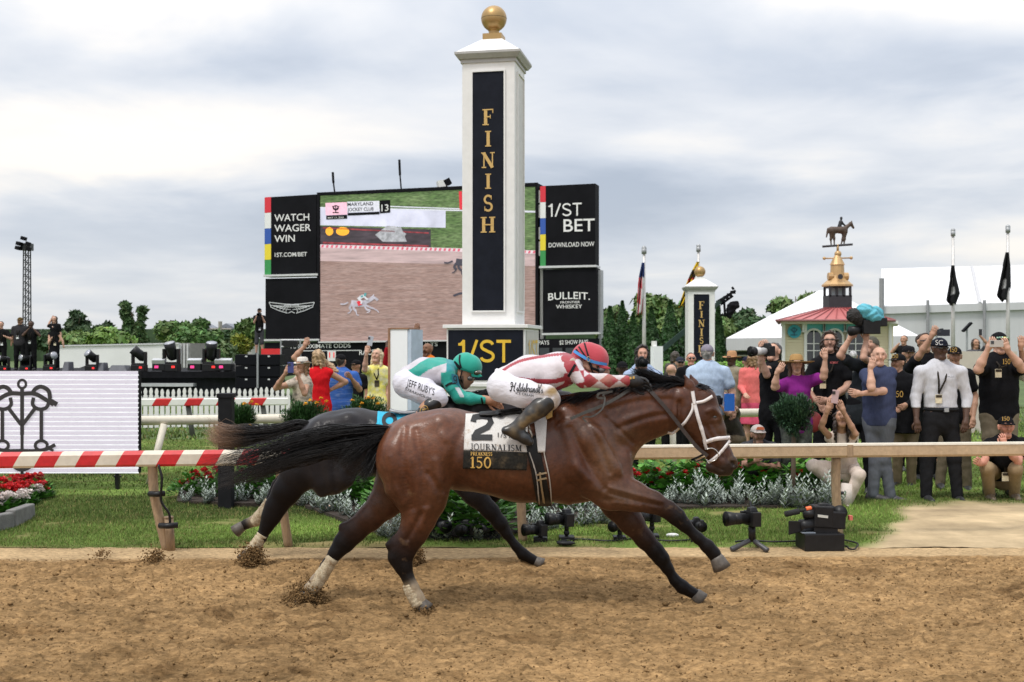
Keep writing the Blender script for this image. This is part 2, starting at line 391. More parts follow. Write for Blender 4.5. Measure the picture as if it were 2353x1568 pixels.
def arc(cx, cy, rx, ry, a0, a1, n=14):
    return [(cx+rx*math.cos(R(a0+(a1-a0)*i/n)), cy+ry*math.sin(R(a0+(a1-a0)*i/n))) for i in range(n+1)]
TH, TN, SF = .205, .08, .07       # thick, thin, serif stroke
def _sf(x, y, w=.2): return ([(x-w, y), (x+w, y)], SF)
def _st(x, a=0, b=1, w=TH): return [([(x, a), (x, b)], w), _sf(x, SF/2), _sf(x, 1-SF/2)]
GLY = {
 'F': (.72, _st(.2)+[([(.2, .965), (.68, .965)], .07), ([(.66, .99), (.66, .74)], .05), ([(.2, .52), (.5, .52)], TN), ([(.5, .64), (.5, .4)], .05)]),
 'E': (.74, _st(.2)+[([(.2, .965), (.66, .965)], .07), ([(.65, .99), (.65, .76)], .05), ([(.2, .035), (.68, .035)], .07), ([(.68, .01), (.68, .26)], .05), ([(.2, .52), (.48, .52)], TN), ([(.48, .62), (.48, .42)], .05)]),
 'I': (.42, _st(.21)),
 'N': (.95, [([(.2, 0), (.2, 1)], TN), _sf(.2, SF/2, .15), _sf(.17, 1-SF/2, .15), ([(.17, .97), (.76, .02)], TH), ([(.76, 0), (.76, 1)], TN), _sf(.76, 1-SF/2, .15)]),
 'S': (.66, [(arc(.33, .73, .22, .235, 35, 270)+arc(.33, .265, .23, .235, 90, -145), .13), ([(.53, .98), (.53, .72)], .045), ([(.12, .02), (.12, .3)], .045)]),
 'H': (.98, _st(.2)+_st(.76)+[([(.2, .5), (.76, .5)], TN)]),
 'J': (.5, [([(.3, 1), (.3, .2)]+arc(.16, .14, .14, .16, 0, -170, 8), .13), _sf(.3, 1-SF/2)]),
 'O': (.92, [(arc(.45, .5, .37, .47, 0, 360, 28), .12)]),
 'U': (.9, [([(.2, 1), (.2, .3)]+arc(.45, .28, .25, .26, 180, 360, 10)+[(.7, .3), (.7, 1)], .11), _sf(.2, 1-SF/2, .17), _sf(.7, 1-SF/2, .15)]),
 'R': (.86, _st(.2)+[([(.2, .965), (.42, .965)]+arc(.42, .73, .2, .235, 90, -90, 10)+[(.2, .495)], .09), ([(.42, .5), (.78, .02)], .14), _sf(.8, SF/2, .12)]),
 'A': (.92, [([(.14, 0), (.45, 1)], TN), ([(.45, 1), (.76, 0)], TH), ([(.24, .34), (.66, .34)], TN), _sf(.14, SF/2, .14), _sf(.78, SF/2, .16)]),
 'L': (.74, _st(.2)+[([(.2, .035), (.66, .035)], .07), ([(.67, .01), (.67, .28)], .05)]),
 'M': (1.1, [([(.17, 0), (.2, 1)], TN), ([(.2, 1), (.53, .06)], TH), ([(.53, .06), (.86, 1)], TN), ([(.88, 0), (.88, 1)], TH), _sf(.17, SF/2, .14), _sf(.9, SF/2, .17), _sf(.16, 1-SF/2, .12), _sf(.92, 1-SF/2, .12)]),
 'P': (.78, _st(.2)+[([(.2, .965), (.42, .965)]+arc(.42, .7, .22, .265, 90, -90, 10)+[(.2, .435)], .09)]),
 'K': (.9, _st(.2)+[([(.25, .42), (.7, .97)], TN), ([(.38, .56), (.76, .02)], .15), _sf(.78, SF/2, .14), _sf(.7, 1-SF/2, .14)]),
 '1': (.46, [([(.24, 0), (.24, 1)], .16), _sf(.24, SF/2), ([(.24, .96), (.06, .84)], .06)]),
 '5': (.66, [([(.14, .96), (.58, .96)], .09), ([(.16, .98), (.13, .55)], .06), (arc(.3, .32, .26, .29, 125, -150), .12)]),
 '0': (.76, [(arc(.37, .5, .28, .46, 0, 360, 24), .13)]),
 '2': (.68, [(arc(.33, .7, .22, .25, 170, -30, 12)+[(.1, .08)], .17), ([(.06, .085), (.62, .085)], .17)]),
 ' ': (.4, []),
}
def strokes(st):
    V, Fs = [], []
    for li, (pts, w) in enumerate(st):
        p = np.array(pts, float); k = len(p); b = len(V)
        for i in range(k):
            t = p[min(i+1, k-1)]-p[max(i-1, 0)]; t /= np.linalg.norm(t)+1e-9; nn = np.array((-t[1], t[0]))*w/2
            V += [(*(p[i]+nn), li+1), (*(p[i]-nn), li+1)]
        Fs += [[b+2*i, b+2*i+1, b+2*i+3, b+2*i+2] for i in range(k-1)]
    return V, Fs
def grotesk(s, w=.135):
    """plain upright letters 1 / S T B E as strokes"""
    G = {'1': (.42, [([(.28, 0), (.28, 1)], w), ([(.30, .80), (.02, .80)], w*.85), ([(.26, .96), (.14, .84), (.02, .80)], w*.6)]), '/': (.46, [([(.04, 0), (.42, 1)], w)]),
         'S': (.72, [(arc(.36, .74, .28, .20, 15, 90, 6)+arc(.36, .74, .28, .20, 90, 250, 12)[1:]+arc(.36, .27, .30, .205, 70, -165, 18), w)]), 'T': (.70, [([(.0, .935), (.70, .935)], w), ([(.35, 0), (.35, .93)], w)])}
    V, Fs, x = [], [], 0.
    for ch in s:
        wd, st = G[ch]; v, f = strokes(st); b = len(V); V += [(a[0]+x, a[1], a[2]) for a in v]; Fs += [[i+b for i in q] for q in f]; x += wd+.09
    return np.array(V), Fs, x-.09
def serif(s, gap=.06):
    V, Fs, x = [], [], 0.
    for ch in s:
        w, st = GLY[ch]; v, f = strokes(st); b = len(V)
        V += [(a[0]+x, a[1], a[2]) for a in v]; Fs += [[i+b for i in q] for q in f]; x += w+gap
    return np.array(V), Fs, x-gap
def _curs():
    out = []; x = 0.
    C = {'H': (.95, [[(.1, .72), (.02, .85), (.12, 1.02), (.3, .95), (.28, .6), (.18, .1), (.05, -.05), (.0, .1)], [(.78, 1.05), (.66, .7), (.58, .25), (.6, 0), (.75, .05)], [(.05, .45), (.35, .58), (.7, .52)]]),
         'i': (.26, [[(0, .1), (.12, .48), (.1, .1), (.16, 0), (.28, .12)], [(.16, .66), (.18, .72)]]),
         'l': (.28, [[(0, .1), (.16, .5), (.24, .95), (.16, .98), (.1, .5), (.1, .06), (.18, 0), (.3, .12)]]),
         'd': (.44, [[(.3, .42), (.14, .46), (.04, .2), (.1, 0), (.26, .1), (.38, .98), (.32, .4), (.3, .04), (.46, .12)]]),
         'e': (.34, [[(0, .12), (.2, .26), (.24, .42), (.14, .46), (.07, .2), (.14, 0), (.36, .12)]]),
         'b': (.36, [[(0, .12), (.14, .5), (.2, .95), (.12, .97), (.08, .4), (.1, .02), (.26, .06), (.26, .34), (.18, .42), (.38, .36)]]),
         'r': (.32, [[(0, .34), (.1, .5), (.14, .4), (.26, .42), (.2, .1), (.24, 0), (.34, .12)]]),
         'a': (.42, [[(.3, .42), (.14, .46), (.04, .2), (.1, 0), (.24, .1), (.32, .45), (.28, .06), (.34, 0), (.44, .12)]]),
         'n': (.44, [[(0, .12), (.1, .48), (.08, 0), (.16, .36), (.28, .47), (.28, .06), (.34, 0), (.46, .12)]]),
         't': (.26, [[(0, .12), (.12, .5), (.18, .85), (.1, .2), (.12, 0), (.28, .1)], [(.02, .58), (.3, .64)]]),
         "'": (.12, [[(.08, 1.), (.04, .8)]]),
         's': (.3, [[(0, .12), (.16, .48), (.14, .36), (.24, .14), (.14, 0), (.02, .06)]])}
    for ch in "Hildebrandt's":
        w, ss = C[ch]
        for q in ss: out.append(([(a+x+.12*b, b) for a, b in smooth_path(q, 18)[:, :2]], .1 if ch != 'H' else .12))
        x += w
    v, f = strokes(out); return np.array(v), f, x
def put(name, g, fmap, mat, parent, w=None, h=1., align=0.):
    """letters g mapped by fmap(u, v, layer); u scaled to width w"""
    V, Fs, W = g; k = (w/W) if w else h
    return mk(name, np.array([fmap(a*k-align*W*k, b*h, c) for a, b, c in V]), Fs, mat, parent, False)
def frame(O, ux, uz, nrm, off=.004):
    O, ux, uz, nrm = (np.array(a, float) for a in (O, ux, uz, nrm))
    return lambda u, v, l: O+ux*u+uz*v+nrm*(off+l*.0006)
def onbody(bv, p0, p1, up, off, fallY):
    """letters along the photo line p0-p1, cap height 'up' (photo vector), laid on a body; u in 0..1"""
    p0, p1, up = (np.array(a, float) for a in (p0, p1, up))
    return lambda u, v, l: cast(bv, *(p0+(p1-p0)*u+up*v), off+l*.0005, fallY)
# ------------------------------------------------------------------ horses
def coatmat(name, rough=.42, spec=.5):
    m = M(name, rough=rough, var=.26, scale=7, bump=.12, bscale=70, det=10, col2=(.20, .12, .06) if spec > .4 else None, fac=.75, attr=True, spec=spec, stretch=(1, 1, 1))
    N, L = m.node_tree.nodes, m.node_tree.links     # black points are matter than the bay coat
    a = [n for n in N if n.type == 'ATTRIBUTE'][0]; r = N.new('ShaderNodeMapRange'); r.inputs[1].default_value = .004; r.inputs[2].default_value = .05; r.inputs[3].default_value = .14; r.inputs[4].default_value = spec
    L.new(a.outputs['Fac'], r.inputs[0]); L.new(r.outputs[0], N['Principled BSDF'].inputs['Specular IOR Level']); return m
BLK = (.0075, .006, .006)
# coat colour with painted light and shade: warm croup, dusty shoulder, dark neck, belly
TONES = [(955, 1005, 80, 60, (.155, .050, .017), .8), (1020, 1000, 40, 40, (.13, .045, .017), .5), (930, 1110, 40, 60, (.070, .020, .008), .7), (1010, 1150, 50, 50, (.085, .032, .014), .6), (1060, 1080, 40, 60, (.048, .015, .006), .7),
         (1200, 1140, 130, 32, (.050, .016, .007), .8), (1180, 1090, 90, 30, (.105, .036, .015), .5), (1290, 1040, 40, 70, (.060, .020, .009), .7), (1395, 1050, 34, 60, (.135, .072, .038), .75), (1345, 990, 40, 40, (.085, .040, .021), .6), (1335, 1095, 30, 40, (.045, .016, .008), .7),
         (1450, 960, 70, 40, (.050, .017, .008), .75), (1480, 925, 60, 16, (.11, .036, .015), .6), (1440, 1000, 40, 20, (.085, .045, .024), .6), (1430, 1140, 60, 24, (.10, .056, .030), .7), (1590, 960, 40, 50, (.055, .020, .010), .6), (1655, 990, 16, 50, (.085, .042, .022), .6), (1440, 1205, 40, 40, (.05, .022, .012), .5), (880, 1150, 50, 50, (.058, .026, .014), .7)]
# muscle lines on the flanks in drawn coordinates: polyline, half width, height (negative = furrow)
MUS = [([(930, 985), (924, 1040), (932, 1100), (950, 1166)], 9, -5.5), ([(955, 990), (966, 1050), (972, 1110), (975, 1160)], 8, -4), ([(896, 1050), (905, 1110), (925, 1160)], 7, 3),
       ([(1066, 985), (1046, 1040), (1034, 1085), (1028, 1125)], 13, -7), ([(1020, 1000), (1024, 1004)], 13, 5), ([(985, 1090), (1004, 1118), (1012, 1146)], 7, -4), ([(1000, 1060), (1010, 1110)], 10, 4),
       ([(968, 1180), (950, 1215), (936, 1240)], 6, -4), ([(985, 1170), (968, 1215)], 7, 3),
       ([(1310, 985), (1335, 1035), (1352, 1075), (1388, 1122)], 9, -6), ([(1288, 985), (1300, 1050), (1312, 1110)], 13, -5), ([(1350, 965), (1392, 1010), (1430, 1085)], 13, 6), ([(1392, 962), (1425, 990), (1455, 1018)], 5, -4),
       ([(1330, 950), (1360, 990), (1385, 1045), (1400, 1085)], 7, -4), ([(1325, 1070), (1350, 1100)], 12, 5), ([(1320, 1135), (1360, 1140), (1400, 1150)], 8, -4),
       ([(1400, 1120), (1460, 1136), (1522, 1152)], 4.5, 3), ([(1400, 1134), (1460, 1150), (1515, 1162)], 4, -3), ([(1412, 1156), (1470, 1165)], 5, 3),
       ([(1400, 940), (1470, 922), (1540, 918)], 8, -3.5), ([(1420, 985), (1480, 962), (1535, 952)], 7, -4), ([(1440, 965), (1500, 944)], 9, 3),
       ([(1552, 900), (1548, 945), (1545, 985)], 7, -5), ([(1582, 930), (1572, 965), (1580, 996)], 8, 3.5), ([(1622, 978), (1642, 1018), (1660, 1052)], 5, -3.5), ([(1612, 985), (1630, 1008)], 4, 3),
       ([(1636, 975), (1650, 1000)], 5, -2.5), ([(1664, 1035), (1672, 1056)], 5, -3), ([(1625, 945), (1640, 940), (1656, 952)], 5, 3.5),
       ([(1245, 1050), (1240, 1110), (1260, 1158)], 10, -3), ([(1085, 1090), (1150, 1118), (1225, 1132)], 8, -3)]
for k in range(6): MUS.append(([(1100+k*24, 1058+k*3), (1090+k*24, 1118+k*4)], 5, -1.6))
def sculpt(V, Y0, tf, sc):
    x, y = px(V); ox, oy = tf(0, 0); x = (x-ox)/sc; y = (y-oy)/sc
    side = np.clip((V[:, 1]-Y0)/(18*sc*Y0/F), -1, 1); d = np.zeros(len(V))
    for pts, w, h in MUS:
        p = smooth_path(pts, 24); lo, hi = p.min(0)-3*w, p.max(0)+3*w
        m = (x > lo[0]) & (x < hi[0]) & (y > lo[1]) & (y < hi[1])
        if m.any(): d[m] += h*np.exp(-(np.min(np.hypot(x[m][:, None]-p[None, :, 0], y[m][:, None]-p[None, :, 1]), 1)/w)**2)
    V = V.copy(); V[:, 1] += side*d*sc*Y0/F; return V
def horse(name, label, Y0, tf, sc, legs, cols, step, parent_loc):
    """tf maps the drawn outline to photo coordinates, sc scales radii; legs: chains of joints"""
    body, dark, muz = cols
    B = Body(); un = Y0/F
    def q(x, y, dz): return P(x, y, Y0+dz*un)
    def ch(pts, k=10, raw=False, sub=False):
        for a, b in zip(pts[:-1], pts[1:]):
            (xa, ya, da, ra, za, ca), (xb, yb, db, rb, zb, cb) = a, b
            if not raw:
                (xa, ya), (xb, yb) = tf(xa, ya), tf(xb, yb); da, db, ra, rb, za, zb = (v*sc for v in (da, db, ra, rb, za, zb))
            B.seg(q(xa, ya, da), q(xb, yb, db), ra*un, rb*un, za*un, zb*un, k*un*(1 if raw else sc), ca=ca, cb=cb, sub=sub)
    b, d = body, dark
    low = tuple(.75*a+.25*c for a, c in zip(b, d))
    # trunk
    ch([(1060, 1037, 0, 86, 80, b), (1200, 1050, 0, 100, 90, b), (1330, 1043, 0, 112, 78, b), (1392, 1055, 0, 60, 56, b)], 20)
    ch([(1060, 1035, 0, 85, 80, b), (1010, 1030, 0, 84, 78, b), (955, 1032, 0, 72, 70, b), (925, 1045, 0, 60, 62, b)], 20)
    ch([(1040, 985, 0, 42, 50, b), (966, 990, 0, 33, 30, b), (900, 992, 0, 15, 13, b)], 18)          # croup to dock
    ch([(1392, 1070, -22, 46, 36, b), (1400, 1110, -34, 42, 32, b)], 16)                            # breast
    ch([(1392, 1070, 22, 46, 36, b), (1400, 1110, 34, 42, 32, b)], 16)
    ch([(1260, 945, 0, 30, 22, b), (1320, 945, 0, 34, 22, b)], 26)                                  # withers
    # thighs and haunches
    for s in (-1, 1):
        ch([(946, 1030, 34*s, 60, 44, b), (940, 1062, 42*s, 68, 44, b), (962, 1120, 44*s, 62, 40, b)], 16)
        ch([(1004, 1040, 52*s, 56, 34, b), (996, 1128, 54*s, 36, 30, b)], 8)
        ch([(915, 1040, 50*s, 40, 36, b), (915, 1120, 52*s, 30, 26, b), (938, 1170, 48*s, 18, 18, b)], 6)
        ch([(1012, 985, 48*s, 34, 26, b), (968, 994, 40*s, 28, 24, b)], 9)
        ch([(1120, 1060, 40*s, 70, 56, b), (1250, 1080, 40*s, 70, 48, b)], 16)                      # rib cage
        ch([(1300, 955, 38*s, 28, 26, b), (1352, 1010, 62*s, 34, 25, b), (1396, 1080, 62*s, 32, 24, b)], 7)    # shoulder blade
        ch([(1312, 1062, 62*s, 36, 26, b), (1372, 1112, 62*s, 32, 26, b)], 6)
        ch([(1418, 1058, 30*s, 34, 28, b), (1432, 1095, 34*s, 24, 22, b)], 7)                      # triceps
        ch([(1302, 985, 66*s, 22, 16, b), (1322, 1085, 74*s, 24, 18, b)], 7)
        ch([(1388, 1000, 40*s, 40, 22, b), (1460, 968, 30*s, 22, 16, b), (1545, 950, 22*s, 14, 12, b)], 8)
        ch([(1380, 935, 30*s, 26, 20, b), (1480, 915, 22*s, 20, 15, b), (1560, 912, 18*s, 16, 12, b)], 8)
    # neck and head
    ch([(1325, 1005, 0, 88, 50, b), (1380, 985, 0, 80, 44, b), (1440, 957, 0, 64, 36, b), (1510, 941, 0, 52, 30, b), (1572, 931, 0, 44, 26, b)], 18)
    ch([(1400, 1040, 0, 46, 36, b), (1450, 985, 0, 34, 28, b), (1520, 962, 0, 28, 24, d)], 16)      # throat
    hd = tuple(.7*a for a in b)
    ch([(1604, 953, 0, 47, 28, hd), (1632, 1004, 0, 34, 22, hd), (1655, 1050, 0, 27, 18, hd), (1664, 1066, 0, 24, 20, muz)], 10)
    ch([(1590, 915, 0, 28, 24, hd), (1622, 917, 0, 22, 22, hd), (1650, 985, 0, 16, 17, hd)], 10)
    for s in (-1, 1):
        ch([(1598, 965, 17*s, 36, 15, hd), (1614, 1002, 13*s, 22, 11, hd)], 8)                      # cheek
        ch([(1635, 948, 18*s, 12, 8, hd), (1650, 960, 17*s, 9, 7, hd)], 7)                          # brow
        ch([(1648, 990, 13*s, 5, 4, hd), (1620, 1000, 19*s, 6, 5, hd)], 8)                          # facial crest
        ch([(1684, 1060, 12*s, 11, 9, muz), (1687, 1070, 12*s, 9, 8, muz)], 6)                      # nostril rim
        ch([(1594, 908, 16*s, 12, 9, b), (1584, 884, 17*s, 10, 7, b), (1574, 864, 17*s, 3, 3, d)] if s < 0 else
           [(1602, 905, 14*s, 12, 9, b), (1594, 882, 15*s, 10, 7, b), (1586, 862, 15*s, 3, 3, d)], 5)
    ch([(1660, 1078, 0, 17, 17, muz), (1672, 1082, 0, 12, 14, muz)], 7)
    ch([(1634, 1073, 0, 13, 13, muz), (1652, 1082, 0, 9, 12, muz)], 5)                              # chin
    # legs
    for L in legs: ch(L, 9, raw=True)
    for i_, L in enumerate(legs):
        if len(L) > 6:
            z_ = -1 if L[0][2] < 0 else 1
            for (xa, ya, da, ra, za, ca), (xb, yb, db, rb, zb, cb) in zip(L[-6:-3], L[-5:-2]):
                B.seg(q(xa-ra*.5, ya+1, da+z_*3), q(xb-rb*.5, yb+1, db+z_*3), ra*.45*un, rb*.45*un, k=3*un, ca=ca, cb=cb)
    # carve: nostril, mouth line, ear hollow, flank, muscle lines
    g = lambda pts, k=4: ch(pts, k, sub=True)
    for s in (-1, 1):
        g([(1684, 1064, 21*s, 5, 7, None), (1686, 1069, 20*s, 4, 6, None)], 3)
        g([(1640, 1071, 22*s, 1.5, 7, None), (1664, 1082, 20*s, 1.2, 5, None)], 2)
        g([(1642, 958, 27*s, 6, 5, None), (1646, 960, 27*s, 4, 5, None)], 4)
        g([(1560, 985, 36*s, 4, 10, None), (1562, 925, 34*s, 4, 8, None)], 8)
    V, Q = B.mesh(step)
    C = B.colour(V)
    x_, y_ = px(V); ox, oy = tf(0, 0); x_ = (x_-ox)/sc; y_ = (y_-oy)/sc
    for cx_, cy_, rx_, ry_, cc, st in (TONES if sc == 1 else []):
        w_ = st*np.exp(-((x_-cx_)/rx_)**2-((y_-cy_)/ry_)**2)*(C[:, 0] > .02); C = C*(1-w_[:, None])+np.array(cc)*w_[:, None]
    V = sculpt(V, Y0, tf, sc)
    t = thing(name, label, 'horse', parent_loc)
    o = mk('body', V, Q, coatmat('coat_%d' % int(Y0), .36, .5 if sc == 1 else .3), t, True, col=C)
    bv = bvh_of(V, Q)
    return t, o, bv, B

def hoof(parent, Y0, x, y, dz, x2, y2, r, colr='hoof'):
    un = Y0/F; Y = Y0+dz*un; a = P(x, y, Y); b = P(x2, y2, Y); d = b-a
    m = MB(); m.tube([a-d*.12, a+d*.08, a+d*.55, a+d], [r*.74*un, r*.86*un, r*.98*un, r*1.12*un], 14)
    return m.build('hoof', M('hoof', (.10, .085, .07), .55, var=.35, scale=40), parent, True)
def wrap(parent, Y0, pts, dz, mat):
    un = Y0/F; pp = smooth_path([(x, y, r) for x, y, r in pts], 18)
    m = MB(); m.tube([P(x, y, Y0+dz*un) for x, y, r in pp], [r*un*(1+.04*math.sin(i*2.1)) for i, (x, y, r) in enumerate(pp)], 16)
    return m.build('leg_wrap', mat, parent, True)

rng = np.random.default_rng(7)
# the leading bay -----------------------------------------------------------------
Y1 = 7.83; u1 = Y1/F
BAY = (.092, .031, .0135); BAYD = (.040, .015, .008); MUZ = (.026, .018, .014)
b, d, K = BAY, BAYD, BLK
mix = lambda a, c, t: tuple(x*(1-t)+y*t for x, y in zip(a, c))
bd = mix(BAY, BLK, .55); bk = mix(BAY, BLK, .85); tan = (.33, .25, .16)
legs1 = [
 # near hind
 [(972, 1100, -46, 58, 40, b), (978, 1150, -46, 44, 32, b), (962, 1192, -44, 37, 25, b), (950, 1225, -43, 30, 20, bd), (928, 1255, -42, 28, 15, bk), (920, 1280, -42, 25, 13.5, K), (928, 1305, -42, 17, 12.5, K), (938, 1330, -42, 12.5, 11, K), (947, 1350, -42, 13.5, 12, tan), (958, 1374, -42, 15, 13, tan), (968, 1390, -42, 15, 14, tan)],
 [(905, 1246, -42, 8, 7, K), (893, 1252, -42, 7, 6, K)],
 # off hind
 [(938, 1060, 44, 62, 40, b), (915, 1115, 46, 54, 36, b), (885, 1155, 46, 37, 26, b), (850, 1190, 46, 29, 20, bd), (812, 1222, 46, 26, 15, bk), (790, 1248, 46, 22, 13.5, K), (772, 1270, 46, 15.5, 12, K), (752, 1300, 46, 13.5, 11.5, K), (728, 1336, 46, 14.5, 13, tan), (714, 1352, 46, 13, 12, tan), (700, 1370, 46, 14, 13, tan)],
 [(796, 1214, 46, 9, 7, bk), (786, 1210, 46, 7, 6, bk)],
 # near fore, thrown forward
 [(1362, 1100, -54, 46, 28, b), (1405, 1126, -52, 44, 28, b), (1455, 1140, -50, 33, 24, b), (1500, 1154, -49, 24, 18, bd), (1535, 1172, -48, 19, 15, bk), (1555, 1188, -48, 18.5, 15, K), (1572, 1206, -48, 14, 12, K), (1604, 1237, -48, 11.5, 10.5, K), (1626, 1256, -48, 14, 12, K), (1640, 1272, -48, 13.5, 12, K), (1646, 1284, -48, 13, 12, K)],
 [(1410, 1145, -58, 20, 14, b), (1490, 1166, -53, 9, 8, bd)],
 [(1420, 1118, -56, 16, 12, b), (1520, 1156, -52, 8, 7, bd)],
 # off fore, reaching for the ground
 [(1385, 1110, 40, 46, 30, b), (1420, 1160, 42, 36, 26, bd), (1450, 1200, 43, 28, 20, bd), (1482, 1240, 44, 21, 16, bk), (1506, 1266, 44, 18.5, 15, K), (1520, 1284, 44, 17, 14, K), (1533, 1305, 44, 12.5, 11, K), (1552, 1335, 44, 12, 11, K), (1568, 1349, 44, 14.5, 12.5, K), (1587, 1360, 44, 11.5, 11, K), (1602, 1368, 44, 12.5, 12, K)],
]
h1, hb1, bv1, B1 = horse('racehorse', 'bay racehorse with white bridle and number 2 cloth stretched in full gallop', Y1, lambda x, y: (x, y), 1., legs1, (BAY, BAYD, MUZ), .0095, P(1150, 1400, Y1))
hoof(h1, Y1, 966, 1385, -42, 980, 1401, 17)
hoof(h1, Y1, 706, 1362, 46, 690, 1388, 18)
hoof(h1, Y1, 1646, 1281, -48, 1659, 1306, 19)
hoof(h1, Y1, 1598, 1365, 44, 1611, 1379, 18)
WRAP = M('leg_wrap', (.52, .44, .30), .8, var=.3, scale=30, col2=(.26, .17, .09), fac=.56)
wrap(h1, Y1, [(938, 1342, 13.5), (944, 1356, 15.5), (955, 1376, 16.5), (964, 1390, 17)], -42, WRAP)
wrap(h1, Y1, [(766, 1281, 15.5), (752, 1302, 16), (736, 1328, 17), (722, 1346, 16.5), (712, 1356, 15)], 46, WRAP)
# the dark horse behind -----------------------------------------------------------
Y2 = 9.5; K2 = .823
tf2 = lambda x, y: (800+(x-1011)*K2, 944+(y-946)*K2)
GRY = (.022, .020, .022); GRD = (.010, .009, .010)
g2 = mix(GRY, BLK, .5)
legs2 = [
 [(720, 1040, -30, 56, 38, GRY), (690, 1085, -34, 42, 30, g2), (658, 1130, -36, 30, 20, BLK), (634, 1165, -36, 23, 14, BLK), (622, 1190, -36, 19, 12, BLK), (612, 1212, -36, 13, 10, BLK), (600, 1236, -36, 11.5, 10, BLK), (584, 1258, -36, 12.5, 11, tan), (570, 1272, -36, 11, 10, tan)],
 [(735, 1040, 34, 50, 34, GRY), (700, 1075, 36, 38, 26, g2), (664, 1105, 36, 25, 18, BLK), (644, 1122, 36, 20, 13, BLK), (630, 1142, 36, 14, 11, BLK), (608, 1172, 36, 11.5, 10, BLK), (588, 1196, 36, 12.5, 11, tan), (568, 1204, 36, 10, 9, BLK), (556, 1210, 36, 11, 10, BLK)],
 [(1058, 1090, -36, 40, 26, GRY), (1090, 1135, -38, 26, 20, g2), (1128, 1176, -38, 18, 14, BLK), (1150, 1204, -38, 15.5, 13, BLK), (1164, 1226, -38, 11, 9.5, BLK), (1186, 1256, -38, 9.5, 9, BLK), (1202, 1274, -38, 12, 10, BLK), (1220, 1284, -38, 9.5, 9, BLK), (1232, 1290, -38, 10.5, 10, BLK)],
 [(1050, 1080, 34, 40, 26, GRY), (1110, 1110, 36, 24, 18, g2), (1150, 1112, 36, 16, 13, BLK), (1140, 1140, 36, 10, 9, BLK), (1120, 1160, 36, 11, 10, BLK)],
]
h2, hb2, bv2, B2 = horse('racehorse', 'dark grey racehorse with blue number cloth galloping half hidden behind the bay', Y2, tf2, K2, legs2, (GRY, GRD, GRD), .015, P(900, 1300, Y2))
hoof(h2, Y2, 574, 1268, -36, 556, 1288, 14)
hoof(h2, Y2, 558, 1208, 36, 540, 1222, 14)
hoof(h2, Y2, 1230, 1289, -38, 1246, 1297, 13)
hoof(h2, Y2, 1120, 1158, 36, 1104, 1170, 13)
wrap(h2, Y2, [(604, 1228, 13), (594, 1244, 14), (582, 1260, 14.5), (572, 1271, 13)], -36, WRAP)
wrap(h2, Y2, [(622, 1152, 14), (608, 1172, 14), (590, 1194, 14.5), (580, 1200, 13)], 36, WRAP)

# hair
HAIR = M('horse_hair', rough=.42, var=.2, scale=30, attr=True, spec=.3)
def tail(parent, Y0, spine, n, spread, rad, col, tip, seed, dz=0.):
    r = np.random.default_rng(seed); un = Y0/F; paths, cols = [], []
    lo, hi = spine; clump = r.beta(1.1, 1.1, 15)
    for i in range(n):
        t = float(np.clip(r.choice(clump)+r.normal(0, .028), 0, 1)); w = smooth_path([(a[0]*(1-t)+c[0]*t+r.normal(0, spread*(.15+k*.35)), a[1]*(1-t)+c[1]*t+r.normal(0, spread*(.1+k*.3))) for k, (a, c) in enumerate(zip(lo, hi))], 18)
        cutn = r.integers(max(9, int(len(w)*(.72 if Y0 < 8 else .86))), len(w)+1); w = w[:cutn]
        z0 = r.normal(0, 7); z1 = r.normal(0, 26)
        s = np.linspace(0, 1, len(w)); wob = 1.6*np.sin(s*r.uniform(3, 7)+r.uniform(0, 6))*s
        paths.append(np.array([P(x, y+o2, Y0+(dz+z0*(1-q)+z1*q)*un) for (x, y), q, o2 in zip(w, s, wob)]))
        base = np.array(col)*r.uniform(.6, 1.7); ss = (s*len(w)/19.)[:, None]
        cc = base*(1-np.clip((ss-.52)*4, 0, 1))+np.array(tip)*r.uniform(.7, 1.5)*np.clip((ss-.52)*4, 0, 1)
        cols.append(cc)
    return strands('tail', paths, rad*un, HAIR, parent, cols)
tail(h1, Y1, ([(902, 978), (840, 973), (760, 976), (660, 1000), (560, 1030), (470, 1060)],
              [(898, 996), (862, 1020), (790, 1040), (700, 1060), (600, 1094), (505, 1124)]), 900, 5.5, 1.0, (.007, .0065, .007), (.016, .014, .014), 3)
tail(h1, Y1, ([(900, 984), (850, 1000), (800, 1030), (760, 1060)], [(892, 1000), (866, 1050), (850, 1090), (822, 1112)]), 620, 7, .9, (.008, .0075, .008), (.014, .013, .013), 4)
tail(h2, Y2, ([(716, 968), (680, 966), (630, 980), (570, 978), (520, 976), (484, 966)],
              [(712, 980), (670, 990), (620, 1008), (560, 1022), (510, 1022), (478, 1006)]), 560, 5, 1.0, (.010, .009, .009), (.36, .235, .16), 5)
def mane(parent, Y0, root, tips, n, rad, col, seed, spread=4., dz=-8):
    r = np.random.default_rng(seed); un = Y0/F; paths, cols = [], []
    rt = smooth_path(root, 40); tp = smooth_path(tips, 40)
    for i in range(n):
        t = r.uniform(0, .999); a = rt[int(t*len(rt))]; c = tp[int(np.clip(t+r.normal(0, .02), 0, .999)*len(tp))]
        c = c+r.normal(0, spread, 2); mid = (a+c)/2+np.array((r.normal(0, 2), -5+r.normal(0, 2.5)))
        w = smooth_path([a, mid, c], 10); s = np.linspace(0, 1, len(w)); z0, z1 = r.normal(0, 8), r.normal(dz, 14)
        paths.append(np.array([P(x, y, Y0+(z0*(1-q)+z1*q)*un) for (x, y), q in zip(w, s)])); cols.append(np.array(col)*r.uniform(.5, 1.8))
    return strands('mane', paths, rad*un, HAIR, parent, cols)
